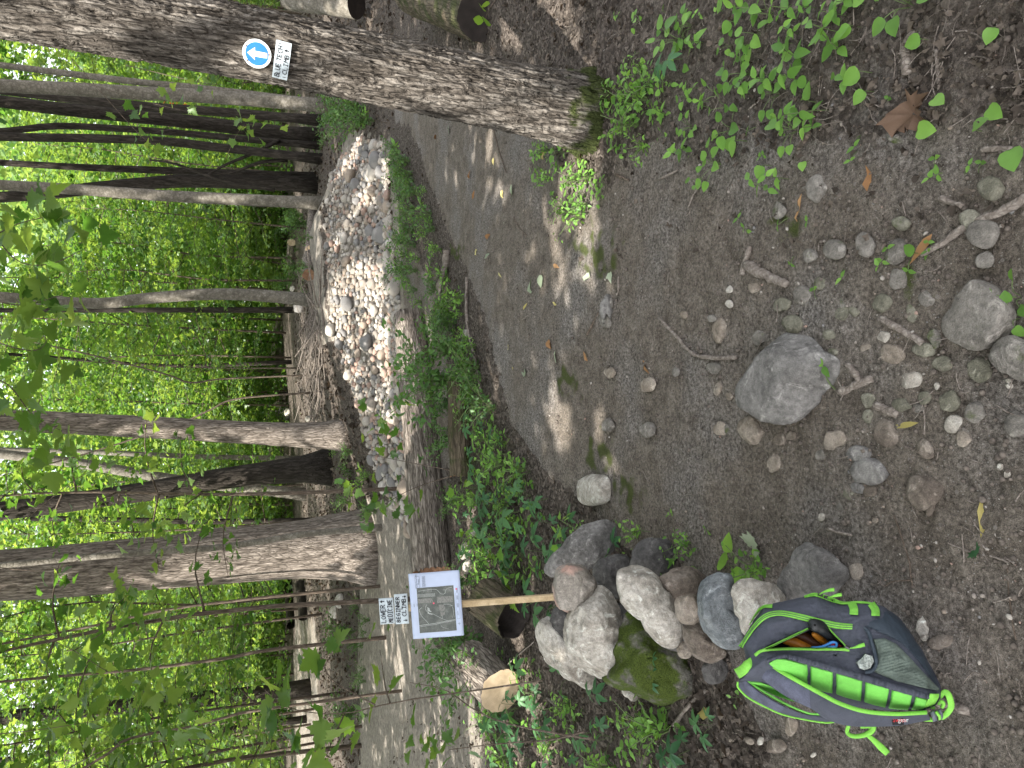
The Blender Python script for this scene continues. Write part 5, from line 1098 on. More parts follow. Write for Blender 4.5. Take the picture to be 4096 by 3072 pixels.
def pk_h(x, y, hole=False, creases=1.0):
    """height of the cloth above the panel plane"""
    x = np.atleast_1d(np.asarray(x, float)); y = np.atleast_1d(np.asarray(y, float))
    d = np.clip(edge_d(x, y) / 230, 0, 1); h = .075 * np.sqrt(1 - (1 - d) ** 2)
    ry = np.interp(x, RIDGE[:, 0], RIDGE[:, 1]); below = np.clip((y - ry) / 330, 0, 1)
    h = h - .085 * below ** 1.1 - .012
    ridge_b = np.exp(-((y - ry) / 40) ** 2); h = h + .010 * ridge_b
    # seam of the main zip and soft creases
    h = h + creases * (.0035 * perlin(x / 95, y / 60, 3) + .004 * np.abs(perlin(x / 160 + y / 210, y / 70, 8)) * (below == 0) + .0018 * perlin(x / 26, y / 26, 5))
    if hole:
        ins = inpoly(x, y, OPEN); h = np.where(ins, h - .075, h)
    return h
cen = np.array([1080., 660.]); NS, NR = 360, 70
th = np.arctan2(OD[:, 1] - cen[1], OD[:, 0] - cen[0]); rad = np.hypot(OD[:, 1] - cen[1], OD[:, 0] - cen[0])
pack = empty('backpack', pk(1100, 900, -.05), label='slate grey and lime green backpack leaning open against the stacked stones', cat='backpack')
tt = np.linspace(-np.pi, np.pi, NS, endpoint=False); o_ = np.argsort(th); RD_ = np.interp(tt, np.concatenate([th[o_] - 2 * np.pi, th[o_], th[o_] + 2 * np.pi]), np.concatenate([rad[o_]] * 3))
rings = np.linspace(0.012, 1, NR); X = cen[0] + np.outer(rings, RD_ * np.cos(tt)); Y = cen[1] + np.outer(rings, RD_ * np.sin(tt))
Hh = pk_h(X.ravel(), Y.ravel(), True).reshape(X.shape)
def pkv(X, Y, H):
    X, Y, H = np.ravel(X), np.ravel(Y), np.ravel(H); sx, sy = 2850 + X * .4533, 2320 + Y * .4533
    D = FWD[None] + ((CY - sy) / FPX)[:, None] * RGT - ((sx - CX) / FPX)[:, None] * UPV
    return CAM + D * (((PA - CAM) @ NP) / (D @ NP))[:, None] + np.outer(H, NP)
Vf_ = pkv(X, Y, Hh)
backs = []
for f, z in ((1.0, -.035), (.97, -.075), (.90, -.105), (.55, -.12), (.05, -.12)):
    Xb, Yb = cen[0] + RD_ * np.cos(tt) * f, cen[1] + RD_ * np.sin(tt) * f
    zz_ = z - .03 + .09 * ss(1500, 2000, Xb) - .03 * ss(900, 300, Xb); backs.append(pkv(Xb, Yb, zz_ - .012))
Vb = np.vstack(backs); V = np.vstack([Vf_, Vb]); n_r = NR + len(backs); ij = np.arange(n_r * NS).reshape(n_r, NS); nx_ = np.roll(ij, -1, 1)
F = [tuple(f) for f in np.stack([ij[:-1], ij[1:], nx_[1:], nx_[:-1]], -1).reshape(-1, 4)]; F += [tuple(ij[0])[::-1], tuple(ij[-1])]
part('body', V, F, M_NYL, pack)
def pribbon(pts, wpx, lift, n=40, thick=.0025, taper=None, hfun=None, round_=True):
    p = catmull(pts, n); T = np.gradient(p, axis=0); T /= np.linalg.norm(T, axis=1)[:, None]; N_ = np.stack([-T[:, 1], T[:, 0]], 1); w = np.broadcast_to(np.asarray(wpx if taper is None else np.interp(np.linspace(0, 1, n), np.linspace(0, 1, len(taper)), taper), float), (n,))
    rows = []
    prof = ((-.5, 0), (-.42, 1), (0, 1.25 if round_ else 1), (.42, 1), (.5, 0))
    base = pk_h(p[:, 0], p[:, 1]) if hfun is None else hfun(p, np.linspace(0, 1, n))
    for f, hh_ in prof:
        q = p + N_ * (w * f)[:, None]; b = pk_h(q[:, 0], q[:, 1]) if hfun is None else base
        rows.append(pkv(q[:, 0], q[:, 1], b + lift + thick * hh_))
    if hfun is not None:
        for f in (.42, -.42): q = p + N_ * (w * f)[:, None]; rows.append(pkv(q[:, 0], q[:, 1], base + lift - thick))
        k = len(rows); V = np.vstack(rows); F = []
        for r in range(k):
            r2 = (r + 1) % k
            for i in range(n - 1): F.append((r * n + i, r * n + i + 1, r2 * n + i + 1, r2 * n + i))
        F += [tuple(r * n for r in range(k)), tuple(r * n + n - 1 for r in range(k))[::-1]]; return V, F
    V = np.vstack(rows); return V, [(r * n + i, r * n + i + 1, (r + 1) * n + i + 1, (r + 1) * n + i) for r in range(len(prof) - 1) for i in range(n - 1)]
def ppatch(poly, lift, bulge=0.0, nr=9, ns=56, hfun=None, wave=None):
    poly = np.asarray(poly, float); c = poly.mean(0); dd = []
    for a, b in zip(poly, np.roll(poly, -1, 0)): dd += [a + (b - a) * t for t in np.linspace(0, 1, 10, endpoint=False)]
    dd = np.array(dd); idx = np.linspace(0, len(dd), ns, endpoint=False).astype(int); rim = dd[idx]; Vs = []
    for f in np.linspace(1, 0.0, nr):
        q = c + (rim - c) * f; h = (pk_h(q[:, 0], q[:, 1]) if hfun is None else hfun(q)) + lift * (1 if f < .999 else -.3) + bulge * math.sqrt(max(0, 1 - f ** 3))
        if wave is not None: h = h + wave(q) * (1 - f ** 6)
        Vs.append(pkv(q[:, 0], q[:, 1], h))
    V = np.vstack(Vs); ij = np.arange(nr * ns).reshape(nr, ns); nx_ = np.roll(ij, -1, 1); return V, [tuple(f) for f in np.stack([ij[:-1], nx_[:-1], nx_[1:], ij[1:]], -1).reshape(-1, 4)]
# lower front gusset in a bluer cloth, green panel pads, piping
part('lower_panel', *ppatch([(1330, 405), (1500, 285), (1545, 262), (1650, 345), (1760, 495), (1855, 650), (1950, 840), (1990, 950), (1940, 900), (1820, 740), (1700, 600), (1560, 500), (1420, 440)], .0022, .002), M_NYL2, pack)
pads = [[(505, 735), (560, 690), (640, 685), (850, 735), (842, 930), (700, 860), (600, 800)], [(865, 738), (1065, 792), (1062, 1000), (930, 975), (862, 935)], [(1085, 798), (1312, 866), (1312, 1075), (1200, 1045), (1090, 1010)], [(1335, 872), (1542, 932), (1530, 1135), (1400, 1105), (1338, 1080)], [(1562, 938), (1738, 990), (1745, 1158), (1650, 1155), (1560, 1142)], [(1765, 1005), (1868, 1035), (1880, 1150), (1772, 1158)]]
def ppad(top, bot, lift=.004, bulge=.012, n=22, m=16):
    a, b = catmull(top, n), catmull(bot, n); u = np.linspace(-1, 1, n); rows = []
    for j in range(m):
        f = j / (m - 1); q = a * (1 - f) + b * f; w = (2 * f - 1); e = np.sqrt(np.clip((1 - u ** 6) * (1 - w ** 6), 0, 1))
        rows.append(pkv(q[:, 0], q[:, 1], pk_h(q[:, 0], q[:, 1], False, 0.0) - .003 + (lift + .003) * (e > 0) + bulge * e))
    ij = np.arange(n * m).reshape(m, n); return np.vstack(rows), [tuple(f) for f in np.stack([ij[:-1, :-1], ij[1:, :-1], ij[1:, 1:], ij[:-1, 1:]], -1).reshape(-1, 4)]
for tp_, bt_ in (([(510, 728), (570, 690), (640, 684), (850, 735)], [(520, 742), (600, 800), (700, 862), (842, 935)]), ([(868, 738), (960, 764), (1062, 792)], [(864, 940), (930, 975), (1060, 1005)]), ([(1085, 798), (1200, 832), (1312, 866)], [(1088, 1012), (1200, 1048), (1312, 1078)]), ([(1335, 872), (1440, 902), (1542, 932)], [(1338, 1084), (1430, 1112), (1532, 1138)]), ([(1562, 938), (1650, 964), (1738, 990)], [(1558, 1145), (1650, 1158), (1742, 1162)]), ([(1765, 1005), (1820, 1020), (1868, 1035)], [(1768, 1162), (1820, 1162), (1880, 1155)])):
    part('back_pad', *ppad(tp_, bt_), M_LIME_C, pack)
part('back_pad', *ppatch([(305, 890), (420, 900), (560, 960), (700, 1040), (840, 1090), (700, 1090), (520, 1030), (400, 960)], .004, .008), M_LIME_C, pack)
RP = [(500, 705), (640, 668), (760, 690), (900, 728), (1100, 785), (1330, 852), (1560, 922), (1780, 985), (1880, 1010)]
wv = lambda p, t: pk_h(p[:, 0], p[:, 1]) + .0022 * np.sin(t * 150) + .002 * np.sin(t * 77)
part('piping', *pribbon(RP, 50, .003, 160, .007, [20, 46, 54, 56, 60, 56, 46], wv), M_NYL, pack)
for p_, w_ in (([(252, 590), (300, 520), (380, 410), (470, 330), (560, 300), (650, 302), (800, 335), (950, 375), (1100, 405), (1225, 415)], 46), ):
    z_ = part('main_zip', *pribbon(p_, w_, .003, 70, .003, [40, 44, 48, 46, 52, 56, 46]), M_WEB, pack)
    for off in (-9, 9):
        q = [(x, y + off) for x, y in p_]; V, F = pribbon(q, 5, .0066, 70, .0008); obj('stitch_line', mesh('stitch_line', V - np.array(pack.location), F, M_NYL), z_)
part('open_zip', *pribbon([(470, 612), (560, 570), (700, 502), (850, 432)], 20, .003, 30, .003), M_WEB, pack)
part('open_zip', *pribbon([(1020, 425), (1080, 490), (1140, 550), (1185, 598)], 14, .003, 20, .003), M_WEB, pack)
part('lower_zip', *pribbon([(390, 660), (440, 625), (520, 610), (700, 604), (900, 606), (1100, 606), (1200, 612)], 26, .003, 60, .003, [30, 28, 24, 24, 26, 30]), M_WEB, pack)
part('front_zip', *pribbon([(810, 150), (900, 132), (980, 150), (1060, 180), (1150, 205), (1280, 198), (1400, 208), (1440, 235)], 26, .004, 50, .003, [20, 36, 40, 34, 22, 20, 24]), M_WEB, pack)
for p_ in ([(1225, 205), (1240, 260), (1238, 312)], [(1395, 210), (1425, 265), (1425, 322)]): part('webbing_loop', *pribbon(p_, 74, .005, 14, .0025, round_=False), M_WEB, pack)
part('top_loop', *pribbon([(330, 395), (390, 300), (450, 240), (535, 232)], 24, .004, 24, .003, [8, 16, 26, 40]), M_WEB, pack)
part('lining', *ppatch([(480, 606), (570, 566), (700, 505), (850, 440), (930, 415), (1005, 440), (1090, 520), (1160, 585), (1090, 598), (900, 596), (650, 598)], -.070), M_LIN, pack)
for i, o2 in enumerate([0]): pass
# opening lips
part('flap_edge', *pribbon([(560, 575), (700, 510), (850, 440)], 12, .001, 20, .003), M_NYL, pack)
# side pocket: net with elastic rim, crumpled clear wrapper inside
NETP = [(1400, 520), (1500, 512), (1600, 560), (1720, 680), (1850, 820), (1990, 955), (1960, 965), (1800, 930), (1600, 880), (1440, 815), (1395, 790), (1440, 700), (1425, 600)]
gw = lambda q: .0010 * np.sin((q[:, 1] + .28 * q[:, 0]) / 4.2) + .006 * np.exp(-(((q[:, 0] - 1500) / 90) ** 2 + ((q[:, 1] - 660) / 130) ** 2))
part('net_pocket', *ppatch(NETP, .006, .010, 40, 130, wave=gw), M_NET, pack)
part('pocket_rim', *pribbon([(1325, 415), (1365, 470), (1390, 560), (1420, 660), (1425, 730), (1390, 790), (1330, 800)], 34, .010, 40, .005), M_NYL2, pack)
r_ = np.random.default_rng(8)
part('wrapper', *ppatch([(1250, 720), (1300, 680), (1330, 640), (1400, 660), (1412, 710), (1380, 770), (1330, 790), (1280, 770)], .008, .012, 12, 40, wave=lambda q: .007 * perlin(q[:, 0] / 22, q[:, 1] / 22, 2)), M_FOIL, pack, False)
# grab handle and shoulder straps (free-standing bands with their own height above the cloth)
def hcurve(v): return lambda p, t: np.interp(t, np.linspace(0, 1, len(v)), v)
part('grab_handle', *pribbon([(395, 700), (340, 735), (280, 790), (215, 830)], 95, 0, 24, .004, [92, 84, 92, 98], hcurve([.030, .045, .040, .0]), False), M_WEB, pack)
part('grab_handle_tab', *pribbon([(268, 760), (300, 720), (390, 690)], 26, 0, 14, .003, None, hcurve([.01, .02, .03])), M_WEB, pack)
def band(up, lowr, hu, hl, arch, n=60, m=9, thick=.012):
    a, b = catmull(up, n), catmull(lowr, n); t = np.linspace(0, 1, n); ha = np.interp(t, np.linspace(0, 1, len(hu)), hu); hb = np.interp(t, np.linspace(0, 1, len(hl)), hl); Vt, Vb_ = [], []
    for j in range(m):
        f = j / (m - 1); q = a * (1 - f) + b * f; h = ha * (1 - f) + hb * f + arch * math.sin(math.pi * f) + .0016 * perlin(q[:, 0] / 45 + f * 2, q[:, 1] / 45, 3); Vt.append(pkv(q[:, 0], q[:, 1], h)); Vb_.append(pkv(q[:, 0], q[:, 1], h - thick * (.25 + math.sin(math.pi * f))))
    V = np.vstack(Vt + Vb_[::-1]); k = 2 * m; F = []
    for r in range(k):
        r2 = (r + 1) % k
        for i in range(n - 1): F.append((r * n + i, r * n + i + 1, r2 * n + i + 1, r2 * n + i))
    return V, F
upA = [(500, 722), (560, 765), (640, 815), (750, 875), (870, 940), (1000, 1010), (1100, 1062), (1250, 1118), (1400, 1150), (1600, 1165), (1760, 1163), (1880, 1160)]
loA = [(395, 800), (430, 860), (520, 935), (640, 1015), (760, 1080), (880, 1135), (1000, 1222), (1180, 1280), (1400, 1293), (1650, 1285), (1800, 1262), (1930, 1240)]
HU, HL = [.030, .045, .055, .060, .055, .040, .020], [.012, .018, .022, .018, .010, .000, -.012]
s1 = part('shoulder_strap', *band(upA, loA, HU, HL, .010), M_NYL, pack)
sl = slice(0, 5); k_ = 5
V, F = band([(505, 735), (560, 775), (640, 825), (750, 885), (858, 945)], [(402, 803), (436, 858), (524, 930), (640, 1008), (868, 1125)], [.0345, .043, .049, .053, .056], [.0165, .019, .0215, .024, .0255], .0095, 40, 9, .003)
obj('mesh_padding', mesh('mesh_padding', V - np.array(pack.location), F, M_MESH3), s1)
V, F = pribbon(upA, 36, .002, 60, .006, None, hcurve(HU)); obj('strap_piping', mesh('strap_piping', V - np.array(pack.location), F, M_WEB), s1)
tg = Board(pk(1620, 1225, .0305), pk(1670, 1225) - pk(1570, 1225), pk(1620, 1205) - pk(1620, 1240)); tl = np.linalg.norm(pk(1670, 1225) - pk(1570, 1225)); tgo = part('brand_tag', *box_on(tg, -tl / 2, tl / 2, -.009, .009, -.004, .004), M_TAGB, s1 if False else pack, False)
if tg.n @ NP < 0: pass
for txt, x, mt in (('Swiss', -tl * .44, M_TAGR), ('gear', 0.0, M_TAGW)): font(txt, tg, x, -.0032, .0125, .0046, mt, 'tag_lettering', tgo, pack)
upB = [(300, 880), (350, 935), (430, 1000), (560, 1080), (700, 1155), (820, 1200), (950, 1215), (1060, 1210)]
loB = [(212, 905), (215, 960), (300, 1050), (450, 1135), (600, 1205), (800, 1255), (1000, 1288), (1120, 1275)]
HUB, HLB = [.0, -.005, -.015, -.03, -.045, -.06], [-.03, -.045, -.055, -.065, -.075, -.08]
s2 = part('shoulder_strap', *band(upB, loB, HUB, HLB, .008), M_NYL, pack)
V, F = band([(300, 888), (350, 940), (430, 1005), (560, 1085), (640, 1130)], [(222, 912), (228, 962), (306, 1042), (450, 1126), (580, 1190)], [.0025, -.001, -.0055, -.012, -.0165], [-.026, -.033, -.041, -.048, -.052], .008, 34, 8, .003); obj('mesh_padding', mesh('mesh_padding', V - np.array(pack.location), F, M_MESH3), s2)
V, F = pribbon(loB, 22, .0, 50, .005, None, hcurve(HLB)); obj('strap_piping', mesh('strap_piping', V - np.array(pack.location), F, M_WEB), s2)
V, F = band([(305, 882), (420, 960), (560, 1045), (720, 1130), (860, 1185), (1000, 1195), (1130, 1225)], [(300, 892), (420, 990), (560, 1078), (720, 1160), (850, 1212), (1000, 1235), (1130, 1275)], [-.002, -.012, -.02, -.03, -.04, -.05, -.06], [-.002, -.016, -.026, -.04, -.05, -.062, -.075], .004, 50, 6, .003); obj('strap_lining', mesh('strap_lining', V - np.array(pack.location), F, M_LIME_C), s2)
# webbing ends, buckles
part('strap_tail', *pribbon([(1310, 1300), (1420, 1305), (1410, 1360), (1330, 1400), (1240, 1405), (1195, 1370), (1205, 1300)], 42, 0, 44, .002, [50, 60, 60, 46, 40, 36, 40], hcurve([-.03, -.045, -.05, -.055, -.06, -.06, -.04])), M_WEB, pack)
part('strap_tail', *pribbon([(1370, 1385), (1440, 1450), (1510, 1520), (1575, 1585)], 62, 0, 20, .002, [36, 50, 66, 60], hcurve([-.055, -.07, -.082, -.09]), False), M_WEB, pack)
part('side_tab', *pribbon([(1925, 985), (1918, 1060), (1912, 1135)], 98, .012, 14, .003, round_=False), M_WEB, pack)
part('buckle', *pribbon([(1925, 1150), (1945, 1195), (1960, 1240)], 44, 0, 10, .006, None, hcurve([.02, .02, .01])), M_BUCK, pack); part('buckle', *pribbon([(1990, 1140), (2010, 1185), (2005, 1225)], 36, 0, 10, .006, None, hcurve([.012, .012, .005])), M_BUCK, pack)
part('strap_band', *pribbon([(1955, 1150), (1985, 1190), (1995, 1225)], 26, 0, 10, .004, None, hcurve([.028, .028, .02])), M_WEB, pack)
part('webbing_tail', *pribbon([(2005, 1040), (2035, 990), (2075, 1010), (2110, 1110), (2085, 1180), (2035, 1235)], 52, 0, 36, .002, [40, 50, 58, 60, 60, 44], hcurve([.0, .01, .01, -.005, -.02, -.03]), False), M_WEB, pack)
part('webbing_knot', *pribbon([(1985, 1100), (2010, 1070), (2035, 1090), (2020, 1130)], 34, 0, 16, .005, None, hcurve([.0, .008, .006, 0])), M_WEB, pack)
part('webbing_end', *pribbon([(1870, 1265), (1900, 1250), (1960, 1245)], 34, 0, 10, .002, [10, 36, 40], hcurve([-.05, -.04, -.03]), False), M_WEB, pack)
# zip pulls
def pull(pts, hs, w):
    t = part('zip_pull', *pribbon(pts, w, 0, 14, .004, [10, 16, w, w * 1.05], hcurve(hs)), M_WEB, pack)
pull([(1200, 598), (1240, 592), (1280, 580), (1328, 566)], [.07, .075, .075, .072], 32); pull([(940, 135), (980, 115), (1030, 100), (1072, 95)], [.03, .045, .05, .05], 30); pull([(1010, 165), (1050, 155), (1090, 145), (1136, 138)], [.035, .05, .05, .05], 30)
for a, b in (((1165, 580), (1200, 600)), ((930, 130), (975, 140)), ((985, 150), (1025, 165))): part('zip_slider', *pribbon([a, ((a[0] + b[0]) / 2, (a[1] + b[1]) / 2), b], 26, .008, 6, .005), M_ZIP, pack)
# tools in the open pocket
saw = empty('folding_saw', pk(1000, 480, .06), label='saw handle with black rubber grip and orange side poking from the open pocket', cat='saw')
def capsule(pts, hs, rpx, flat=.6, n=24, seg=14):
    p = catmull(pts, n); h = np.interp(np.linspace(0, 1, n), np.linspace(0, 1, len(hs)), hs); r = np.interp(np.linspace(0, 1, n), np.linspace(0, 1, len(rpx)), rpx); C = pkv(p[:, 0], p[:, 1], h); s_ = np.linalg.norm(pk(1100, 500) - pk(1000, 500)) / 100; e = np.sqrt(np.clip(1 - np.abs(np.linspace(-1, 1, n)) ** 10, .02, 1)); return tube(C, r * s_ * e, seg, True, 1.0)
part('rubber_grip', *capsule([(848, 398), (900, 402), (960, 425), (1040, 490), (1120, 555), (1160, 585)], [.072, .075, .066, .045, .02, .0], [46, 62, 64, 56, 52, 48]), M_BLK, saw)
part('grip_hole', *capsule([(902, 400), (908, 403), (914, 406)], [.1005, .1015, .1005], [9, 10, 9], n=8), M_LIN, saw)
part('orange_side', *capsule([(880, 470), (940, 510), (1010, 560), (1060, 600)], [.045, .03, .01, -.01], [22, 34, 36, 30]), M_ORG, saw)
t2 = empty('tool_handle', pk(740, 560, .03), label='orange tool handle lying deep in the open backpack pocket', cat='tool'); part('grip', *capsule([(610, 520), (700, 545), (800, 585), (880, 620)], [.005, .005, .0, -.005], [44, 50, 50, 44]), M_ORG, t2)
t3 = empty('tool_handle', pk(840, 500, .03), label='dark brown tool handle between the orange one and the saw', cat='tool'); part('grip', *capsule([(720, 480), (800, 500), (900, 555), (990, 600)], [.0, .0, -.005, -.01], [40, 50, 50, 44]), M_WOODH, t3)
cd = empty('cord_loop', pk(1000, 580, .06), label='blue cord loop peeping over the zip of the open pocket', cat='cord')
part('cord', *capsule([(870, 590), (930, 592), (990, 578), (1050, 548), (1088, 552), (1085, 582), (1030, 586), (960, 592)], [.052, .06, .066, .068, .068, .066, .062, .05], [12] * 4, n=50, seg=8), M_CYAN, cd)
part('red_strand', *capsule([(1040, 575), (1065, 565), (1080, 575)], [.058, .06, .056], [14, 14, 10], n=12, seg=8), M_REDC, cd); part('red_strand', *capsule([(1085, 585), (1110, 575), (1140, 585)], [.055, .056, .05], [10, 12, 8], n=12, seg=8), M_REDC, cd)
# ------------------------------------------------------------------ plants
def plant_mesh(nm, leaf, pos, R, S, stems, mat, r):
    V, F = scatter(leaf[0], leaf[1], np.array(pos), R, np.array(S)); a = mesh(nm, V, F, mat, False, dict(tint=np.repeat(r.uniform(0, .6, len(pos)), len(leaf[0]))))
    return a, mesh('stem', *join(stems), M_STEMG)
M_STEMG = mat_plain('green_stem', (.10, .14, .05), .6)
def rosette(leaf, n, size, hgt_, spread, seed, mat, tilt=.35, droop=0.0):
    r = np.random.default_rng(seed); pos, S, st, hd = [], [], [], []
    for i in range(n):
        a = i * 2.4 + r.uniform(-.4, .4); d = spread * r.uniform(.35, 1) * (1 if n > 1 else .3); h = hgt_ * r.uniform(.55, 1.0); p = np.array([math.cos(a) * d, math.sin(a) * d, h])
        pos.append(p); S.append(size * r.uniform(.7, 1.2)); hd.append(a - math.pi / 2); st.append(tube(catmull([(0, 0, -.01), (p[0] * .35, p[1] * .35, h * .7), p], 5), .0011, 4, False))
    return plant_mesh('foliage', leaf, pos, rots(n, tilt, np.array(hd), r), S, st, mat, r)
def ladder(leaf, pairs, size, h, seed, mat):
    r = np.random.default_rng(seed); pos, S, hd = [], [], []; lean = r.normal(0, .02, 2); st = [tube(catmull([(0, 0, -.01), (lean[0] * .4, lean[1] * .4, h * .5), (lean[0], lean[1], h)], 6), .0012, 4, False)]
    for i in range(pairs):
        z = h * (i + 1.2) / (pairs + .2); a = i * 1.57 + r.uniform(-.3, .3); s_ = size * (1.15 - .45 * abs(i / max(1, pairs - 1) - .35))
        for q in (0, math.pi): pos.append((lean[0] * z / h, lean[1] * z / h, z)); S.append(s_ * r.uniform(.8, 1.1)); hd.append(a + q)
    n = len(pos); return plant_mesh('foliage', leaf, pos, rots(n, .3, np.array(hd), r), S, st, mat, r)
def bush(leaf, stems, per, size, h, spread, seed, mat):
    r = np.random.default_rng(seed); pos, st = [], []
    for i in range(stems):
        a = i * 2.4 + r.uniform(-.5, .5); L = h * r.uniform(.6, 1.05); tip = np.array([math.cos(a) * spread * r.uniform(.3, 1), math.sin(a) * spread * r.uniform(.3, 1), L]); c = catmull([(0, 0, -.02), tip * [.25, .25, .55], tip], 8); st.append(tube(c, np.linspace(.004, .0015, 8), 5, False))
        t = r.uniform(.2, 1, per); cc = np.stack([np.interp(t, np.linspace(0, 1, 8), c[:, k]) for k in range(3)], 1); pos.append(cc + r.normal(0, size * .7, (per, 3)))
    pos = np.vstack(pos); n = len(pos); return plant_mesh('foliage', leaf, pos, rots(n, .55, r=r), size * r.uniform(.6, 1.2, n), st, mat, r)
PR = {
 'violet1': [rosette(HEART, 1, .042, .05, .02, 800 + i, M_GREEN, .3) for i in range(3)],
 'violet': [rosette(HEART, 3 + i, .038, .055, .055, 810 + i, M_GREEN, .32) for i in range(5)],
 'seedling': [ladder(OVATE, 2 + i % 3, .045, .06 + .012 * i, 820 + i, M_GREEN) for i in range(5)],
 'sprout': [ladder(OVATE, 1 + i % 2, .022, .025, 830 + i, M_GREEN) for i in range(3)],
 'creeper': [rosette(PALM, 2 + i % 3, .075, .11, .10, 840 + i, M_BLUEG, .35) for i in range(4)],
 'lime': [rosette(MAPLE, 5 + i, .06, .14, .11, 850 + i, M_LIME, .4) for i in range(3)],
 'bush': [bush(OVATE, 14, 34, .05, .55, .5, 860 + i, M_DARKG) for i in range(2)],
 'grass': [rosette(NARROW, 14, .12, .05, .05, 870 + i, M_GREEN, .9) for i in range(2)],
 'burdock': [rosette(HEART, 3, .085, .07, .06, 880 + i, M_LIME, .3) for i in range(2)],
 'herb': [bush(OVATE, 6, 9, .032, .16, .12, 885 + i, M_GREEN) for i in range(4)],
 'tuft': [bush(OVATE, 9, 12, .03, .2, .28, 890 + i, M_DARKG) for i in range(3)],
}
PNAME = {'violet1': ('violet_leaf', 'violet'), 'violet': ('violet', 'violet'), 'seedling': ('seedling', 'seedling'), 'sprout': ('sprout', 'seedling'), 'creeper': ('creeper', 'creeper'), 'lime': ('lime_herb', 'herb'), 'bush': ('shrub', 'shrub'), 'grass': ('grass_tuft', 'grass'), 'burdock': ('burdock', 'herb'), 'herb': ('leafy_herb', 'herb'), 'tuft': ('leafy_herb', 'herb')}
r_ = np.random.default_rng(95)
def plant(kind, sx, sy, s, label, group, lift=0.0):
    g = ground_at(sx, sy); v = PR[kind][int(r_.integers(0, len(PR[kind])))]; nm, cat = PNAME[kind]
    t = empty(nm, (g[0], g[1], g[2] - .004 + lift), label=label, cat=cat, group=group); t.rotation_euler = (0, 0, float(r_.uniform(0, 6.28))); s = s * r_.uniform(.8, 1.2); t.scale = (s, s, s)
    obj('foliage', v[0], t); obj('stem', v[1], t); return t
C7 = lambda L: [(2696 + x * .633, y * .633) for x, y in L]
for sx, sy in C7([(610, 90), (440, 240), (540, 220), (400, 140), (310, 450), (455, 465), (210, 680), (280, 600), (325, 680), (380, 820), (440, 890), (380, 965), (690, 760), (640, 790), (275, 1040), (160, 1130), (1490, 40), (1180, 30), (350, 10), (60, 260), (100, 165), (10, 250)]): plant('violet1' if r_.uniform() < .5 else 'violet', sx + 10, sy, 1.25, 'heart-leaved violet growing in the litter right of the big trunk', 'violets in the litter')
for sx, sy in C7([(1240, 460), (1250, 580), (880, 520), (900, 650), (840, 1020), (600, 1045), (1610, 255), (2030, 690), (1930, 830), (1590, 830), (1680, 630), (2200, 950), (1160, 170), (2070, 175)]): plant('violet1', sx + 8, sy, 1.1, 'single heart-shaped leaf on the bare soil at the right', 'single heart leaves on the soil')
for sx, sy in C7([(740, 270), (800, 380), (460, 590), (700, 1130), (640, 1230), (960, 690), (920, 800), (1120, 530), (1040, 210), (1060, 330), (820, 70), (180, 270), (610, 500), (560, 60), (800, 520), (90, 930), (20, 560), (1080, 100)]): plant('seedling', sx + 10, sy, 1.05, 'pointed-leaf seedling among the violets right of the big trunk', 'seedlings among the violets')
for sx, sy in C7([(1170, 840), (1160, 940), (1640, 1100), (1820, 1115), (1910, 1110), (1720, 1080), (480, 1490), (760, 1600), (1330, 690), (540, 790), (780, 720), (430, 1310), (740, 1360), (820, 1400), (1590, 1600), (1480, 1610), (1340, 1620), (1690, 1600)]): plant('sprout', sx, sy, 1.0, 'tiny green sprout on the bare soil', 'tiny sprouts on the soil')
plant('creeper', 2735, 235, .8, 'dark five-fingered creeper leaf among the violets', 'creepers in the litter')
plant('sprout', 3338, 1576, 1.8, 'tiny green rosette beside the largest flat boulder', None)
for sx, sy, k, s in ((4080, 1190, 'violet', .9), (4075, 1270, 'violet', 1.0), (3690, 1015, 'violet1', .9), (3640, 1025, 'sprout', 1.2), (3370, 1065, 'sprout', 1.2), (3265, 1210, 'sprout', 1.0)): plant(k, sx, sy, s, 'small green plant between the stones at the trail edge', 'small plants between the trail stones')
def zone(poly, n, kinds, wts, smin, smax, label, group, mind=.05):
    xs_ = [p[0] for p in poly]; ys_ = [p[1] for p in poly]; got = 0; seen = []
    for _ in range(n * 30):
        if got >= n: break
        sx, sy = r_.uniform(min(xs_), max(xs_)), r_.uniform(min(ys_), max(ys_))
        if not inpoly(np.array([sx]), np.array([sy]), poly)[0]: continue
        g = ground_at(sx, sy)
        if any(math.hypot(g[0] - a, g[1] - b) < mind for a, b in seen): continue
        seen.append((g[0], g[1])); k = kinds[int(r_.choice(len(kinds), p=wts))]; plant(k, sx, sy, float(r_.uniform(smin, smax)), PNAME[k][1] + ' ' + label, group + ' ' + PNAME[k][1]); got += 1
zone([(2460, 60), (2700, 10), (3450, 0), (3330, 260), (3280, 500), (3120, 740), (2900, 700), (2700, 620), (2500, 520)], 42, ['violet', 'seedling', 'violet1', 'sprout'], [.25, .3, .2, .25], .55, 1.0, 'filling the litter patch right of the big trunk', 'right litter patch')
zone([(2440, 330), (2560, 250), (2700, 330), (2680, 640), (2500, 640), (2440, 600)], 26, ['seedling', 'violet', 'herb'], [.5, .3, .2], .6, 1.0, 'crowding the foot of the big trunk', 'foot of the trunk')
zone([(2130, 560), (2330, 600), (2430, 700), (2400, 880), (2280, 880), (2170, 820)], 34, ['violet', 'violet1', 'seedling', 'herb'], [.4, .2, .2, .2], .6, 1.0, 'on the trail side of the big trunk', 'trail side of the trunk')
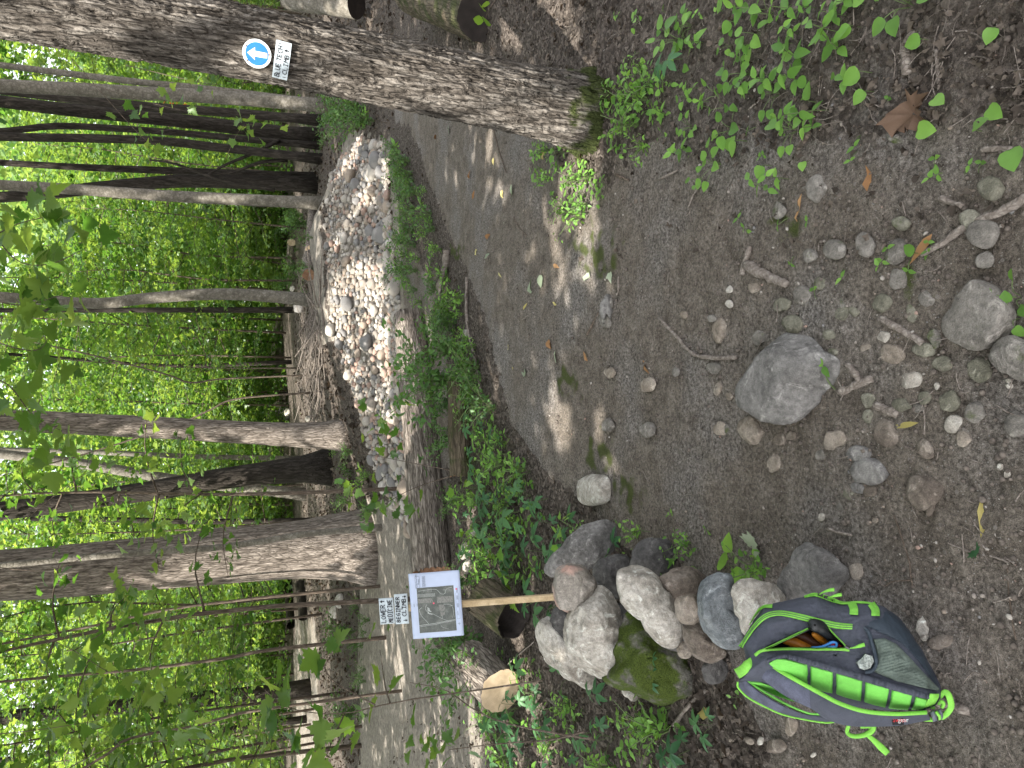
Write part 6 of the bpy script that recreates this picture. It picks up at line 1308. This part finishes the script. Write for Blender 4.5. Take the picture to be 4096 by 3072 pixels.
zone([(1560, 560), (1640, 640), (1720, 780), (1800, 1050), (1880, 1200), (1930, 1500), (2000, 1640), (1840, 1600), (1780, 1300), (1680, 1000), (1590, 800)], 75, ['tuft', 'herb', 'grass', 'sprout', 'violet'], [.34, .3, .16, .1, .1], .6, 1.15, 'in the green strip below the stone bank', 'green strip', .1)
zone([(1570, 570), (1600, 800), (1618, 1150), (1700, 1230), (1690, 950), (1645, 650)], 30, ['tuft', 'herb', 'violet', 'grass'], [.4, .35, .15, .1], .6, 1.4, 'right at the toe of the cobble bank', 'toe of the bank', .1)
zone([(1850, 1600), (1990, 1620), (2060, 1800), (2180, 1950), (2230, 2060), (2050, 2050), (1880, 1900)], 70, ['violet', 'seedling', 'creeper', 'herb', 'violet1'], [.3, .25, .16, .19, .1], .8, 1.35, 'between the short log and the trail', 'strip behind the trail', .06)
zone([(1880, 1900), (2060, 2040), (2240, 2060), (2420, 2110), (2300, 2200), (2200, 2330), (1960, 2340), (1850, 2150)], 60, ['creeper', 'seedling', 'lime', 'violet', 'herb'], [.34, .18, .16, .14, .18], .85, 1.35, 'between the fallen log and the stacked stones', 'patch behind the stones', .07)
zone([(2010, 2600), (2150, 2640), (2260, 2790), (2420, 2880), (2700, 2820), (2790, 2900), (2760, 3090), (2000, 3090), (1930, 2900)], 80, ['creeper', 'seedling', 'herb', 'violet', 'sprout'], [.26, .26, .2, .16, .12], .7, 1.15, 'on the ground left of the stacked stones', 'left ground', .07)
zone([(1420, 2350), (1400, 2560), (1420, 3070), (1470, 3070), (1480, 2560), (1480, 2350)], 14, ['tuft', 'bush'], [.8, .2], .7, 1.1, 'along the edge of the gravel path', 'gravel path edge', .15)
zone([(1170, 400), (1290, 380), (1560, 250), (1560, 520), (1400, 530), (1250, 620), (1180, 600)], 40, ['tuft', 'bush', 'grass'], [.65, .1, .25], .7, 1.2, 'at the foot of the dark trunk cluster', 'under the dark trunks', .15)
zone([(1110, 850), (1260, 830), (1270, 1180), (1130, 1180)], 26, ['tuft', 'bush'], [.6, .4], .9, 1.5, 'on the shaded floor behind the stone bank', 'floor behind the bank', .2)
zone([(1330, 1780), (1480, 1800), (1560, 2080), (1430, 2080), (1340, 1900)], 16, ['tuft', 'herb'], [.6, .4], .8, 1.3, 'at the flared roots and along the path', 'roots and path', .12)
for sx, sy, k, s in ((2455, 2150, 'seedling', 1.1), (2495, 2220, 'creeper', .75), (2560, 2130, 'herb', .7), (2600, 2130, 'sprout', 1.0), (2760, 2170, 'herb', .75), (2800, 2200, 'seedling', .7), (2700, 2260, 'seedling', 1.2), (2810, 2270, 'violet1', .9), (2955, 2265, 'burdock', 1.0), (3060, 2280, 'herb', .9), (3020, 2250, 'violet', .9), (2240, 2420, 'creeper', .9), (2290, 2700, 'creeper', 1.0), (2740, 2620, 'creeper', .6), (2075, 2830, 'creeper', 1.2), (2060, 2740, 'creeper', .9), (2100, 2680, 'violet', 1.2), (2760, 2690, 'creeper', .6), (2440, 2790, 'creeper', 1.0), (2900, 2640, 'violet1', .7), (2960, 2790, 'violet', .7), (2780, 2990, 'creeper', .9), (2860, 2900, 'creeper', .6), (2170, 2400, 'creeper', 1.3), (2040, 2440, 'creeper', 1.4), (2700, 2050, 'sprout', 1.0), (2840, 2140, 'sprout', .9)):
    plant(k, sx, sy, s, PNAME[k][1] + ' growing close beside the stacked stones', 'plants close to the stones ' + PNAME[k][1], .10 if (2240 < sx < 2770 and 2400 < sy < 2700) else 0)
# shrubs sprawling over the fallen log and beside the sign
for sx, sy, s, lab in ((1850, 1400, .95, 'dark green shrub sprawling over the hollow end of the fallen log'), (1850, 1530, 1.05, 'dark green shrub leaning over the middle of the fallen log'), (1830, 1610, .7, 'smaller dark shrub beside the short brown log'), (2010, 2640, .8, 'dark-leaved shrub left of the map sheet'), (1930, 2560, .85, 'dark-leaved shrub behind the lower edge of the map sheet'), (1880, 2330, .5, 'small shrub at the broken end of the fallen log'), (1840, 1760, .5, 'low shrub in front of the middle of the fallen log'), (1850, 2000, .45, 'low shrub in front of the broken half of the fallen log'), (1830, 1290, .6, 'low shrub just right of the hollow log end')): plant('bush', sx, sy, s, lab, 'shrubs round the fallen log')

# maple saplings and boughs close to the camera, each leaf its own piece
LEAFM = []
for i in range(4):
    V, F = MAPLE; V = V.copy(); V[:, 2] += .06 * perlin(V[:, 0] * 3 + i, V[:, 1] * 3, i) ; LEAFM.append(mesh('leaf', V, F, M_LEAF, False, dict(tint=np.full(len(V), .12 * i))))
def leafy(name, label, leaves, twigs, anchor, group, size=.11, tilt=.55, seed=0, cat='sapling'):
    """leaves: (sx, sy, depth, size m); twigs: list of [(sx, sy, depth), ...]"""
    r = np.random.default_rng(seed); t = empty(name, anchor, label=label, cat=cat, group=group); loc = np.array(anchor)
    tb = []
    for w in twigs:
        P = catmull([at_depth(*p) for p in w], 12); tb.append(tube(P, np.linspace(.0042, .0016, 12), 6, False))
    if tb: V, F = join(tb); obj('twigs', mesh('twigs', V - loc, F, M_TWIG), t, kind='stuff')
    Rm = rots(len(leaves), tilt, r=r)
    for (sx, sy, d, s), R_ in zip(leaves, Rm):
        o = obj('leaf', LEAFM[int(r.integers(0, 4))], t); o.matrix_parent_inverse = Matrix.Identity(4); p = at_depth(sx, sy, d) - loc
        M4 = Matrix([[*(R_[i] * s), p[i]] for i in range(3)] + [[0, 0, 0, 1]]); o.matrix_local = M4
    return t
r2 = np.random.default_rng(44); lv = []
def cluster(cx, cy, sxr, syr, n, d0, d1, s0, s1): return [(cx + r2.normal(0, sxr), cy + r2.normal(0, syr), r2.uniform(d0, d1), r2.uniform(s0, s1)) for _ in range(n)]
lv = cluster(120, 850, 90, 60, 14, 3.2, 3.9, .10, .15) + cluster(200, 960, 90, 70, 16, 3.2, 3.9, .10, .15) + cluster(90, 1080, 70, 80, 12, 3.3, 4, .10, .14) + cluster(230, 1180, 70, 60, 10, 3.3, 4, .10, .14) + cluster(130, 1300, 90, 70, 16, 3.3, 4, .10, .14) + cluster(110, 1450, 80, 70, 14, 3.3, 4, .10, .14) + cluster(60, 1580, 60, 70, 12, 3.3, 4, .10, .13) + cluster(160, 1720, 70, 60, 12, 3.4, 4.2, .10, .13) + cluster(190, 1800, 60, 50, 8, 3.4, 4.2, .10, .13)
leafy('maple_bough', 'hanging maple bough with big backlit leaves across the top of the view', lv, [[(-150, 700, 3.6), (30, 1010, 3.6), (180, 1060, 3.6), (330, 1000, 3.6)], [(-150, 1300, 3.6), (20, 1380, 3.6), (150, 1400, 3.6), (200, 1340, 3.6)], [(-150, 1500, 3.6), (20, 1530, 3.6), (130, 1660, 3.7), (240, 1720, 3.7)], [(-80, 980, 3.6), (60, 900, 3.6), (220, 860, 3.6)], [(-100, 1180, 3.5), (80, 1220, 3.5), (250, 1180, 3.5)]], at_depth(-150, 1200, 3.6), 'boughs near the camera', seed=1, cat='bough')
lv = [(1045, 2700, 3.3, .15), (1090, 2790, 3.3, .15), (1150, 2830, 3.25, .17), (1110, 2880, 3.2, .14), (1130, 2690, 3.4, .12), (1160, 2750, 3.2, .12), (1205, 2900, 3.3, .15), (1270, 2850, 3.2, .15), (1310, 2880, 3.2, .15), (1330, 2960, 3.1, .15), (1160, 2960, 3.2, .13), (1180, 2940, 3.1, .12), (1280, 2620, 3.5, .14), (1340, 2590, 3.5, .14), (1310, 2560, 3.5, .10), (1260, 2690, 3.5, .12), (1220, 2660, 3.5, .1), (1345, 3010, 3.2, .12), (1265, 2990, 3.2, .13), (1240, 3040, 3.1, .12), (1510, 2790, 3.3, .12), (1520, 2690, 3.5, .12), (1560, 2760, 3.3, .1), (1660, 2900, 3.2, .10), (1440, 2930, 3.3, .1), (1560, 2510, 3.8, .1), (1500, 2510, 3.9, .11), (1420, 2900, 3.4, .12), (1450, 2840, 3.4, .1)]
leafy('maple_sapling', 'maple sapling with broad grey-green leaves rising at the left edge', lv, [[(2170, 2722, 3.0), (1900, 2762, 3.1), (1600, 2805, 3.2), (1350, 2857, 3.3), (1150, 2830, 3.3), (1060, 2760, 3.3)], [(1500, 2820, 3.2), (1330, 2720, 3.4), (1280, 2620, 3.5)], [(1380, 2850, 3.3), (1330, 2960, 3.2), (1300, 3040, 3.1)], [(1560, 2812, 3.2), (1540, 2740, 3.4), (1520, 2600, 3.7)]], ground_at(2190, 2722), 'boughs near the camera', seed=2, tilt=.5)
leafy('maple_sapling', 'slender bare-stemmed sapling behind the leafy one at the left', [(1790 + r2.normal(0, 90), 2990 + r2.normal(0, 40), 2.9, .06) for _ in range(16)], [[(2340, 2925, 2.55), (2200, 2960, 2.7), (2000, 2975, 2.8), (1800, 2998, 2.9)], [(2380, 2960, 2.5), (2050, 2900, 2.7), (1900, 2840, 2.9), (1780, 2760, 3.0), (1640, 2730, 3.2)]], ground_at(2380, 2960), 'boughs near the camera', seed=3)
# creeper stem crossing in front of the cobbles by the flared tree
lv = cluster(1500, 2050, 60, 60, 14, 5.6, 6.0, .09, .13) + cluster(1620, 1960, 50, 60, 8, 5.6, 6, .09, .12) + cluster(1560, 1780, 50, 60, 9, 5.8, 6.2, .08, .12) + cluster(1540, 1660, 60, 50, 8, 5.8, 6.2, .08, .11) + cluster(1440, 1900, 40, 60, 8, 5.8, 6.2, .08, .12)
leafy('maple_sapling', 'small maple sapling in front of the cobbles near the flared tree', lv, [[(1850, 1890, 5.8), (1640, 1850, 5.9), (1430, 1810, 6.0)], [(1850, 1890, 5.8), (1640, 1960, 5.8), (1470, 2060, 5.8)]], ground_at(1870, 1890), 'boughs near the camera', seed=4)
# nearer understory with full maple leaves on the left
UNDN = [understory(140 + i, 5.2, 1.9, 20, 46, MAPLE, .125, .34) for i in range(2)]
for i, (x, y, s, lab) in enumerate([(-4.1, 5.7, .9, 'bright maple sapling at the far left above the gravel path'), (-5.5, 8.0, 1.15, 'tall yellow-green maple sapling at the left edge'), (-5.6, 11.0, 1.2, 'tall maple sapling behind the far left stems')]):
    t = empty('maple_sapling', (x, y, float(hgt(x, y))), label=lab, cat='sapling', group='leafy saplings of the shrub layer'); obj('stem', UNDN[i % 2][0], t); obj('foliage', UNDN[i % 2][1], t); t.rotation_euler = (0, 0, 1.3 * i); t.scale = (s, s, s)
UNDS = understory(150, 5.2, 1.5, 14, 20, MAPLE, .125, .42)
for x, y, s, lab, a in ((-2.3, 7.4, .95, 'sparse maple sapling standing before the thick pale tree', .4), (-1.2, 8.0, .85, 'sparse maple sapling between the flared tree and the pale tree', 2.4)):
    t = empty('maple_sapling', (x, y, float(hgt(x, y))), label=lab, cat='sapling', group='leafy saplings of the shrub layer'); obj('stem', UNDS[0], t); obj('foliage', UNDS[1], t); t.rotation_euler = (0, 0, a); t.scale = (s, s, s)
# twigs with leaves hanging over the dark trunk cluster
lv = cluster(640, 420, 90, 25, 12, 7.5, 8, .09, .13) + cluster(600, 560, 60, 30, 10, 7.5, 8, .09, .13) + cluster(980, 500, 45, 35, 14, 7.5, 8, .09, .13) + cluster(820, 330, 60, 25, 10, 7.5, 8, .09, .12) + cluster(160, 200, 90, 50, 24, 8, 9, .08, .12)
leafy('maple_bough', 'thin maple boughs hanging before the dark trunk cluster', lv, [[(-100, 330, 8), (200, 300, 8), (560, 400, 8), (720, 440, 7.8)], [(300, 250, 8), (560, 540, 7.8), (640, 580, 7.8)], [(900, 640, 7.8), (960, 520, 7.8), (1040, 490, 7.8)], [(500, 260, 8), (800, 330, 7.8), (900, 340, 7.8)]], at_depth(-100, 330, 8), 'boughs near the camera', seed=5, cat='bough')
lv = cluster(330, 2560, 120, 70, 20, 5.0, 6.0, .10, .15) + cluster(520, 2760, 130, 80, 26, 4.8, 5.8, .10, .15) + cluster(760, 2960, 110, 70, 20, 4.6, 5.4, .10, .14) + cluster(300, 2900, 130, 80, 20, 4.8, 5.8, .10, .15) + cluster(620, 2440, 90, 50, 14, 5.4, 6.2, .10, .14) + cluster(560, 2120, 90, 60, 16, 5.6, 6.4, .10, .14) + cluster(420, 1850, 90, 60, 12, 5.6, 6.4, .10, .13)
leafy('maple_bough', 'broad-leaved maple boughs reaching in from the left above the gravel path', lv, [[(-150, 2500, 5.6), (200, 2560, 5.5), (420, 2680, 5.4), (600, 2780, 5.2)], [(150, 3150, 5.0), (420, 3000, 5.0), (700, 2960, 5.0), (880, 2960, 5.0)], [(-150, 2950, 5.4), (150, 2920, 5.3), (400, 2880, 5.3)], [(-150, 2250, 6.0), (200, 2280, 6.0), (460, 2160, 6.0), (640, 2110, 6.0)], [(300, 2600, 5.5), (520, 2470, 5.7), (680, 2430, 5.8)], [(100, 2080, 6), (300, 1920, 6), (470, 1840, 6)]], at_depth(-150, 2500, 5.6), 'boughs near the camera', seed=9, cat='bough')
# two bright sprigs over the black log end
leafy('maple_sapling', 'bright green sprig in front of the black sawn log end', [], [[(1985, -5, 4.3), (1955, 40, 4.3), (1940, 80, 4.3)]], at_depth(1985, -5, 4.3), 'boughs near the camera', seed=6)
sp_ = bpy.data.objects[-1] if False else None
t = empty('sprig', at_depth(1960, 40, 4.3), label='three bright pointed leaves before the black sawn log end', cat='sprig')
for i, (sx, sy, a, s) in enumerate(((1935, 85, 2.7, .10), (1965, 100, 3.5, .09), (1945, 45, 3.9, .07), (1960, 15, 2.0, .08))):
    V, F = OVATE; o = obj('leaf', mesh('leaf', V, F, M_LIME, False, dict(tint=np.full(len(V), .1))), t); o.location = tuple(at_depth(sx, sy, 4.28) - np.array(t.location)); o.scale = (s, s, s); o.rotation_euler = (1.1, 0, a)
# a scrap of red between the trunks
V, F = scatter(OVATE[0], OVATE[1], np.array([at_y(690 + r2.normal(0, 22), 428 + r2.normal(0, 7), 24) for _ in range(60)]), rots(60, .8, r=r2), np.full(60, .14))
c = at_y(690, 428, 24); t = empty('red_bush', (c[0], c[1], float(hgt(c[0], c[1]))), label='small patch of red leaves glowing between two dark trunks', cat='bush'); part('foliage', V, F, M_RED, t, False, dict(tint=np.zeros(len(V)))); part('stem', *tube([(c[0], c[1], float(hgt(c[0], c[1]))), (c[0], c[1], c[2])], .03, 6), M_TWIG, t)

# ------------------------------------------------------------------ fallen leaves and litter
def crumple(leaf, seed, amp=.25):
    V, F = leaf; V = V.copy(); V[:, 2] += amp * perlin(V[:, 0] * 2.2 + seed, V[:, 1] * 2.2, seed) + amp * .7 * V[:, 0] ** 2 * (1 if seed % 2 else -1); return V, F
r_ = np.random.default_rng(97); Vs, Fs, Ts, off = [], [], [], 0
def litter_pts(poly, n):
    xs_ = [p[0] for p in poly]; ys_ = [p[1] for p in poly]; sx, sy = r_.uniform(max(1450, min(xs_)), min(4200, max(xs_)), n), r_.uniform(max(-150, min(ys_)), min(3200, max(ys_)), n); k = inpoly(sx, sy, poly); sx, sy = sx[k], sy[k]
    D = FWD[None] + ((CY - sy) / FPX)[:, None] * RGT - ((sx - CX) / FPX)[:, None] * UPV; P = CAM + D * (-EYE / D[:, 2])[:, None]; P[:, 2] = hgt(P[:, 0], P[:, 1]) + r_.uniform(.003, .018, len(P)); return P
PL = np.vstack([litter_pts(LITTER_R, 2600), litter_pts([(1500, -200), (2600, -200), (2450, 500), (2300, 560), (1560, 130)], 1500), litter_pts(LITTER_L, 6500), litter_pts([(2100, 600), (3600, 500), (4100, 900), (3000, 1100), (2300, 1100)], 260)])
# woodland floor beyond
m = 9000; yy = r_.uniform(8.5, 22, m) ; xx = yy * r_.uniform(-.62, .6, m); Pw = np.stack([xx, yy, hgt(xx, yy) + .015], 1); sxw, syw, _ = proj(Pw)
kk = ~(inpoly(sxw, syw, GRAVEL) | inpoly(sxw, syw, BANK) | inpoly(sxw, syw, GRAVEL2)) & ~((Pw[:, 1] > toe(Pw[:, 0]) + 1.5) & (Pw[:, 1] < toe(Pw[:, 0]) + 3.4) & (Pw[:, 0] > .6) & (Pw[:, 0] < 3.4)); Pw = Pw[kk]
NR_ = (PL[:, 0] > .3) & (PL[:, 1] < 3.0)
for P_, s0, s1 in ((PL[~NR_], .014, .045), (PL[NR_], .008, .03), (Pw, .05, .12)):
    own = r_.integers(0, 4, len(P_))
    for k in range(4):
        lf = crumple((MAPLE_LO, OVATE, NARROW, MAPLE)[k], k + 1, .55); Q = P_[own == k]; V, F = scatter(lf[0], lf[1], Q, rots(len(Q), .55, r=r_), s0 + (s1 - s0) * r_.uniform(0, 1, len(Q)) ** 1.8); Vs.append(V); Fs.append(F + off); off += len(V); Ts.append(np.repeat(r_.uniform(0, .95, len(Q)), len(lf[0])))
obj('leaf_litter', mesh('leaf_litter', np.vstack(Vs), np.vstack(Fs), M_DEAD, False, dict(tint=np.concatenate(Ts))), kind='stuff', label='brown dead leaves covering the woodland floor')
M_OAK = mat_leaf('leaf_oak', (.15, .095, .062), (.2, .13, .09), (.2, .1, .05), (.2, .1, .05), .08, .7, .2); M_DRY = mat_leaf('leaf_dry', (.26, .13, .055), (.36, .21, .10), (.3, .15, .06), (.3, .18, .08), .1, .7, .2); M_YEL = mat_leaf('leaf_yellow', (.40, .33, .10), (.5, .44, .2), (.4, .35, .1), (.45, .4, .15), .15); M_PALEL = mat_leaf('leaf_pale', (.27, .32, .21), (.33, .37, .26), (.2, .25, .1), (.2, .25, .1), .1)
SLIM = leaf_poly([(0, 0), (.07, .25), (.085, .5), (.05, .8), (0, 1)])
def fallen(leaf, sx, sy, s, mat, label, amp=.2, ang=None, lift=.012, tilt=.15):
    g = ground_at(sx, sy); V, F = crumple(leaf, int(r_.integers(1, 9)), amp); o = obj('fallen_leaf', mesh('fallen_leaf', V, F, mat, False, dict(tint=np.zeros(len(V)))), None, g + np.array([0, 0, lift]), label=label, cat='leaf', group='fallen leaves on the trail'); o.scale = (s, s, s); o.rotation_euler = (float(r_.normal(0, tilt)), float(r_.normal(0, tilt)), float(r_.uniform(0, 6.28)) if ang is None else ang)
fallen(MAPLE, 3640, 420, .11, M_OAK, 'large curled brown oak leaf lying on the litter', .5, 2.2, .03)
fallen(MAPLE, 3030, 2150, .10, M_PALEL, 'pale grey-green maple leaf face down above the stacked stones', .1, 1.0)
fallen(MAPLE, 3930, 2208, .045, M_BLUEG, 'small dark green leaf flat on the bare soil', .05)
fallen(SLIM, 3475, 660, .10, M_DRY, 'long orange-brown seed leaf on the soil', .3, 1.6)
fallen(SLIM, 3220, 775, .09, M_DRY, 'thin curled orange leaf by a grey stone', .3, 1.2)
fallen(NARROW, 3745, 935, .09, M_DRY, 'brown spotted leaf between the stones', .2, .8)
fallen(SLIM, 3938, 2150, .115, M_YEL, 'long yellow leaf bract on the bare soil', .15, -1.57)
fallen(SLIM, 3690, 1690, .09, M_YEL, 'yellow-green bract with a seed on the stony soil', .15, .2)
fallen(MAPLE_LO, 2450, 1090, .055, M_PALEL, 'pale curled leaf beside a sun patch', .2); fallen(OVATE, 2345, 1125, .07, M_PALEL, 'grey-green folded leaf on the trail', .3)
for i, (sx, sy) in enumerate([(1980, 630), (1880, 715), (2020, 890), (1910, 1020), (2220, 1060), (2130, 1175), (2235, 1220), (2200, 1360), (2230, 1400), (2040, 1380), (2360, 1445), (2110, 1490), (2060, 1470), (1950, 955), (1965, 1015), (2015, 760), (1895, 800), (2050, 740), (2100, 1240), (1745, 560), (1800, 500), (2180, 640), (2580, 1440), (2165, 1100), (2000, 1090)]): fallen((NARROW, OVATE)[i % 2], sx, sy, .06 + .02 * (i % 3), (M_YEL, M_DRY, M_PALEL)[i % 3], ('yellowish', 'orange-brown', 'pale grey')[i % 3] + ' narrow fallen leaf on the bare trail', .25)
fallen(MAPLE, 2830, 2800, .08, M_DEAD, 'dead brown lobed leaf by the backpack straps', .2); fallen(MAPLE_LO, 2835, 2870, .06, M_YEL, 'yellow leaf under the dark green one left of the backpack', .2)
# ------------------------------------------------------------------ added canopy outside the frame, with gaps shaped to throw the sun patches
SUNPATCH = []
def patch(sx, sy, r, z=None, y=None):
    p = ground_at(sx, sy) if z is None and y is None else (at_y(sx, sy, y) if y is not None else at_z(sx, sy, z)); SUNPATCH.append((p, r))
for a in [(2385, 1010, .07), (2345, 1080, .045), (2215, 1130, .04), (2235, 1190, .03), (2300, 985, .025), (2245, 1460, .03), (2240, 1525, .035), (2225, 1610, .05), (2200, 1700, .03), (2440, 1850, .06), (2245, 800, .05), (1890, 560, .05), (1960, 590, .05), (1960, 740, .05), (2010, 760, .05), (2260, 690, .07), (2360, 740, .05), (2230, 900, .04), (2560, 1250, .04),
          (2050, 80, .10), (2170, 30, .06), (1500, 240, .25), (1480, 100, .2), (1840, 300, .08), (2960, 720, .02)]: patch(*a)
for a in [(1440, 1230, .55), (1400, 1330, .5), (1480, 1330, .45), (1500, 1450, .4), (1450, 1500, .35), (1520, 1560, .3), (1370, 1250, .4), (1560, 1650, .2), (1420, 620, .25), (1470, 780, .18), (1540, 700, .15)]: patch(*a)
for a in [(1280, 1400, .5), (1260, 1500, .4), (1310, 1440, .4), (1330, 1600, .3), (1230, 930, .4), (1180, 950, .4), (1180, 1100, .4), (1350, 2450, .25), (1380, 2560, .2), (1560, 2470, .15), (1530, 2530, .15), (1600, 2700, .2), (1480, 2250, .2), (2060, 2960, .12), (2130, 2800, .08), (1950, 2900, .15), (1900, 2990, .14), (2200, 3000, .1), (1960, 2300, .1), (1880, 2240, .08), (1880, 2050, .07), (1980, 1580, .04)]: patch(*a)
for sx, sy, z_, r in [(2225, 338, .28, .10), (2320, 470, .12, .09), (2000, 480, .62, .09), (1640, 330, 1.0, .10), (1900, 440, .75, .05), (1300, 190, 1.25, .08), (1220, 280, 1.4, .07), (1120, 60, 1.5, .1), (1270, 90, 1.3, .12), (560, 30, 1.9, .10), (700, 60, 1.9, .06), (1400, 230, 1.15, .07)]: patch(sx, sy, r, y=T1Y - .15)
for sx, sy, y_, r in [(1290, 2220, 9.8, .3), (1190, 2230, 9.8, .28), (1100, 2230, 9.8, .25), (980, 2240, 9.8, .2), (860, 2200, 9.8, .2), (760, 2290, 9.8, .15), (1340, 2190, 9.8, .2), (1310, 1760, 10.9, .2), (1220, 1740, 10.9, .22), (1060, 1770, 10.9, .15), (900, 1690, 10.9, .2), (700, 1700, 10.9, .2), (560, 1690, 10.9, .2), (760, 1740, 10.9, .1), (520, 755, 12.5, .2), (320, 750, 12.5, .25), (620, 780, 12.5, .12), (900, 800, 12.5, .15), (620, 1190, 12.5, .15), (700, 1180, 12.5, .15), (400, 1210, 12.5, .15), (2000, 2760, 3.9, .13), (1930, 2700, 4.0, .07), (1920, 2590, 4.3, .14), (1600, 1400, 7.0, .2), (1700, 1700, 6.7, .2), (1650, 1800, 6.6, .12)]: patch(sx, sy, r, y=y_)
SPp = np.array([p for p, r in SUNPATCH]); SPr = np.array([r for p, r in SUNPATCH])
def carve(P, size):
    keep = np.ones(len(P), bool)
    for p, r in SUNPATCH:
        v = P - p; s = v @ S_DIR; d = np.linalg.norm(v - np.outer(s, S_DIR), axis=1)
        keep &= ~((d < r * 1.08 + .025 + size * .4) & (s > .5))
    return keep
# each added tree carries a cell of this shade canopy; trunks stand outside the frame
r_ = np.random.default_rng(71)
OVER = [(-7.5, -4.0, 'left'), (-2.0, -5.0, 'a'), (-9.5, 2.5, 'b'), (3.0, -4.0, 'c'), (-10.5, 7.5, 'd')]
n = 64000
gxs = r_.uniform(-6.5, 8.0, n); gys = r_.uniform(.2, 15.5, n)
gxs = np.concatenate([gxs, r_.uniform(-2.4, 2.4, 7000)]); gys = np.concatenate([gys, r_.uniform(.5, 2.9, 7000)])
keep0 = np.abs(gxs) < .62 * gys + 1.1; gxs, gys = gxs[keep0], gys[keep0]; n = len(gxs)
hh = r_.uniform(0, 1.5, n) + 4.5 + np.clip(gys, 0, 15) * .36
Pc = np.stack([gxs, gys, np.zeros(n)], 1) + S_DIR[None] * (hh / S_DIR[2])[:, None]
dens = fbm(Pc[:, 0] * .55, Pc[:, 1] * .55, Pc[:, 2] * .5, 3)
kp = dens > (-3.0 + 2.55 * ss(2.2, 3.2, gys) + .2 * ss(8, 14, gys))
kp &= ~((gxs < -1.6) & (gys > 5.2) & (r_.uniform(size=n) < .45))
kp &= carve(Pc, .2); Pc = Pc[kp]
# nothing of it may hang into the frame
px_, py_, pd_ = proj(Pc); Pc = Pc[~((pd_ > 0) & (px_ > -150) & (px_ < 4200) & (py_ > -300) & (py_ < 3400))]
own = np.argmin(np.stack([np.hypot(Pc[:, 0] - x, Pc[:, 1] - y) for x, y, _ in OVER], 1), 1)
for i, (x, y, _) in enumerate(OVER):
    z0 = float(hgt(x, y)); t = empty('added_shade_tree', (x, y, z0), label='unseen added tree whose crown is shaped to shade the trail', cat='tree', group='unseen trees added to shade the clearing')
    tp = catmull([(x, y, z0 - .1), (x + .1, y + .1, 3), (x + .3, y + .2, 7), (x + .4, y + .4, 11)], 14)
    part('trunk', *tube(tp, np.linspace(.24, .08, 14), 12), M_BARK_M, t)
    Q = Pc[own == i]; m = len(Q)
    lb = []
    for q in Q[r_.integers(0, m, 22)]:
        f = tp[int(r_.integers(6, 12))]; lb.append(tube(catmull([f, (f + q) / 2 + np.array([0, 0, .3]), q], 6), np.linspace(.05, .008, 6), 5))
    part('limb', *join(lb), M_BARK_M, t)
    V, F = scatter(DIAM[0], DIAM[1], Q, rots(m, .5, r=r_), r_.uniform(.16, .30, m))
    part('crown', V, F, M_CANOPY, t, False, dict(tint=np.repeat(r_.uniform(0, .75, m), 4)))
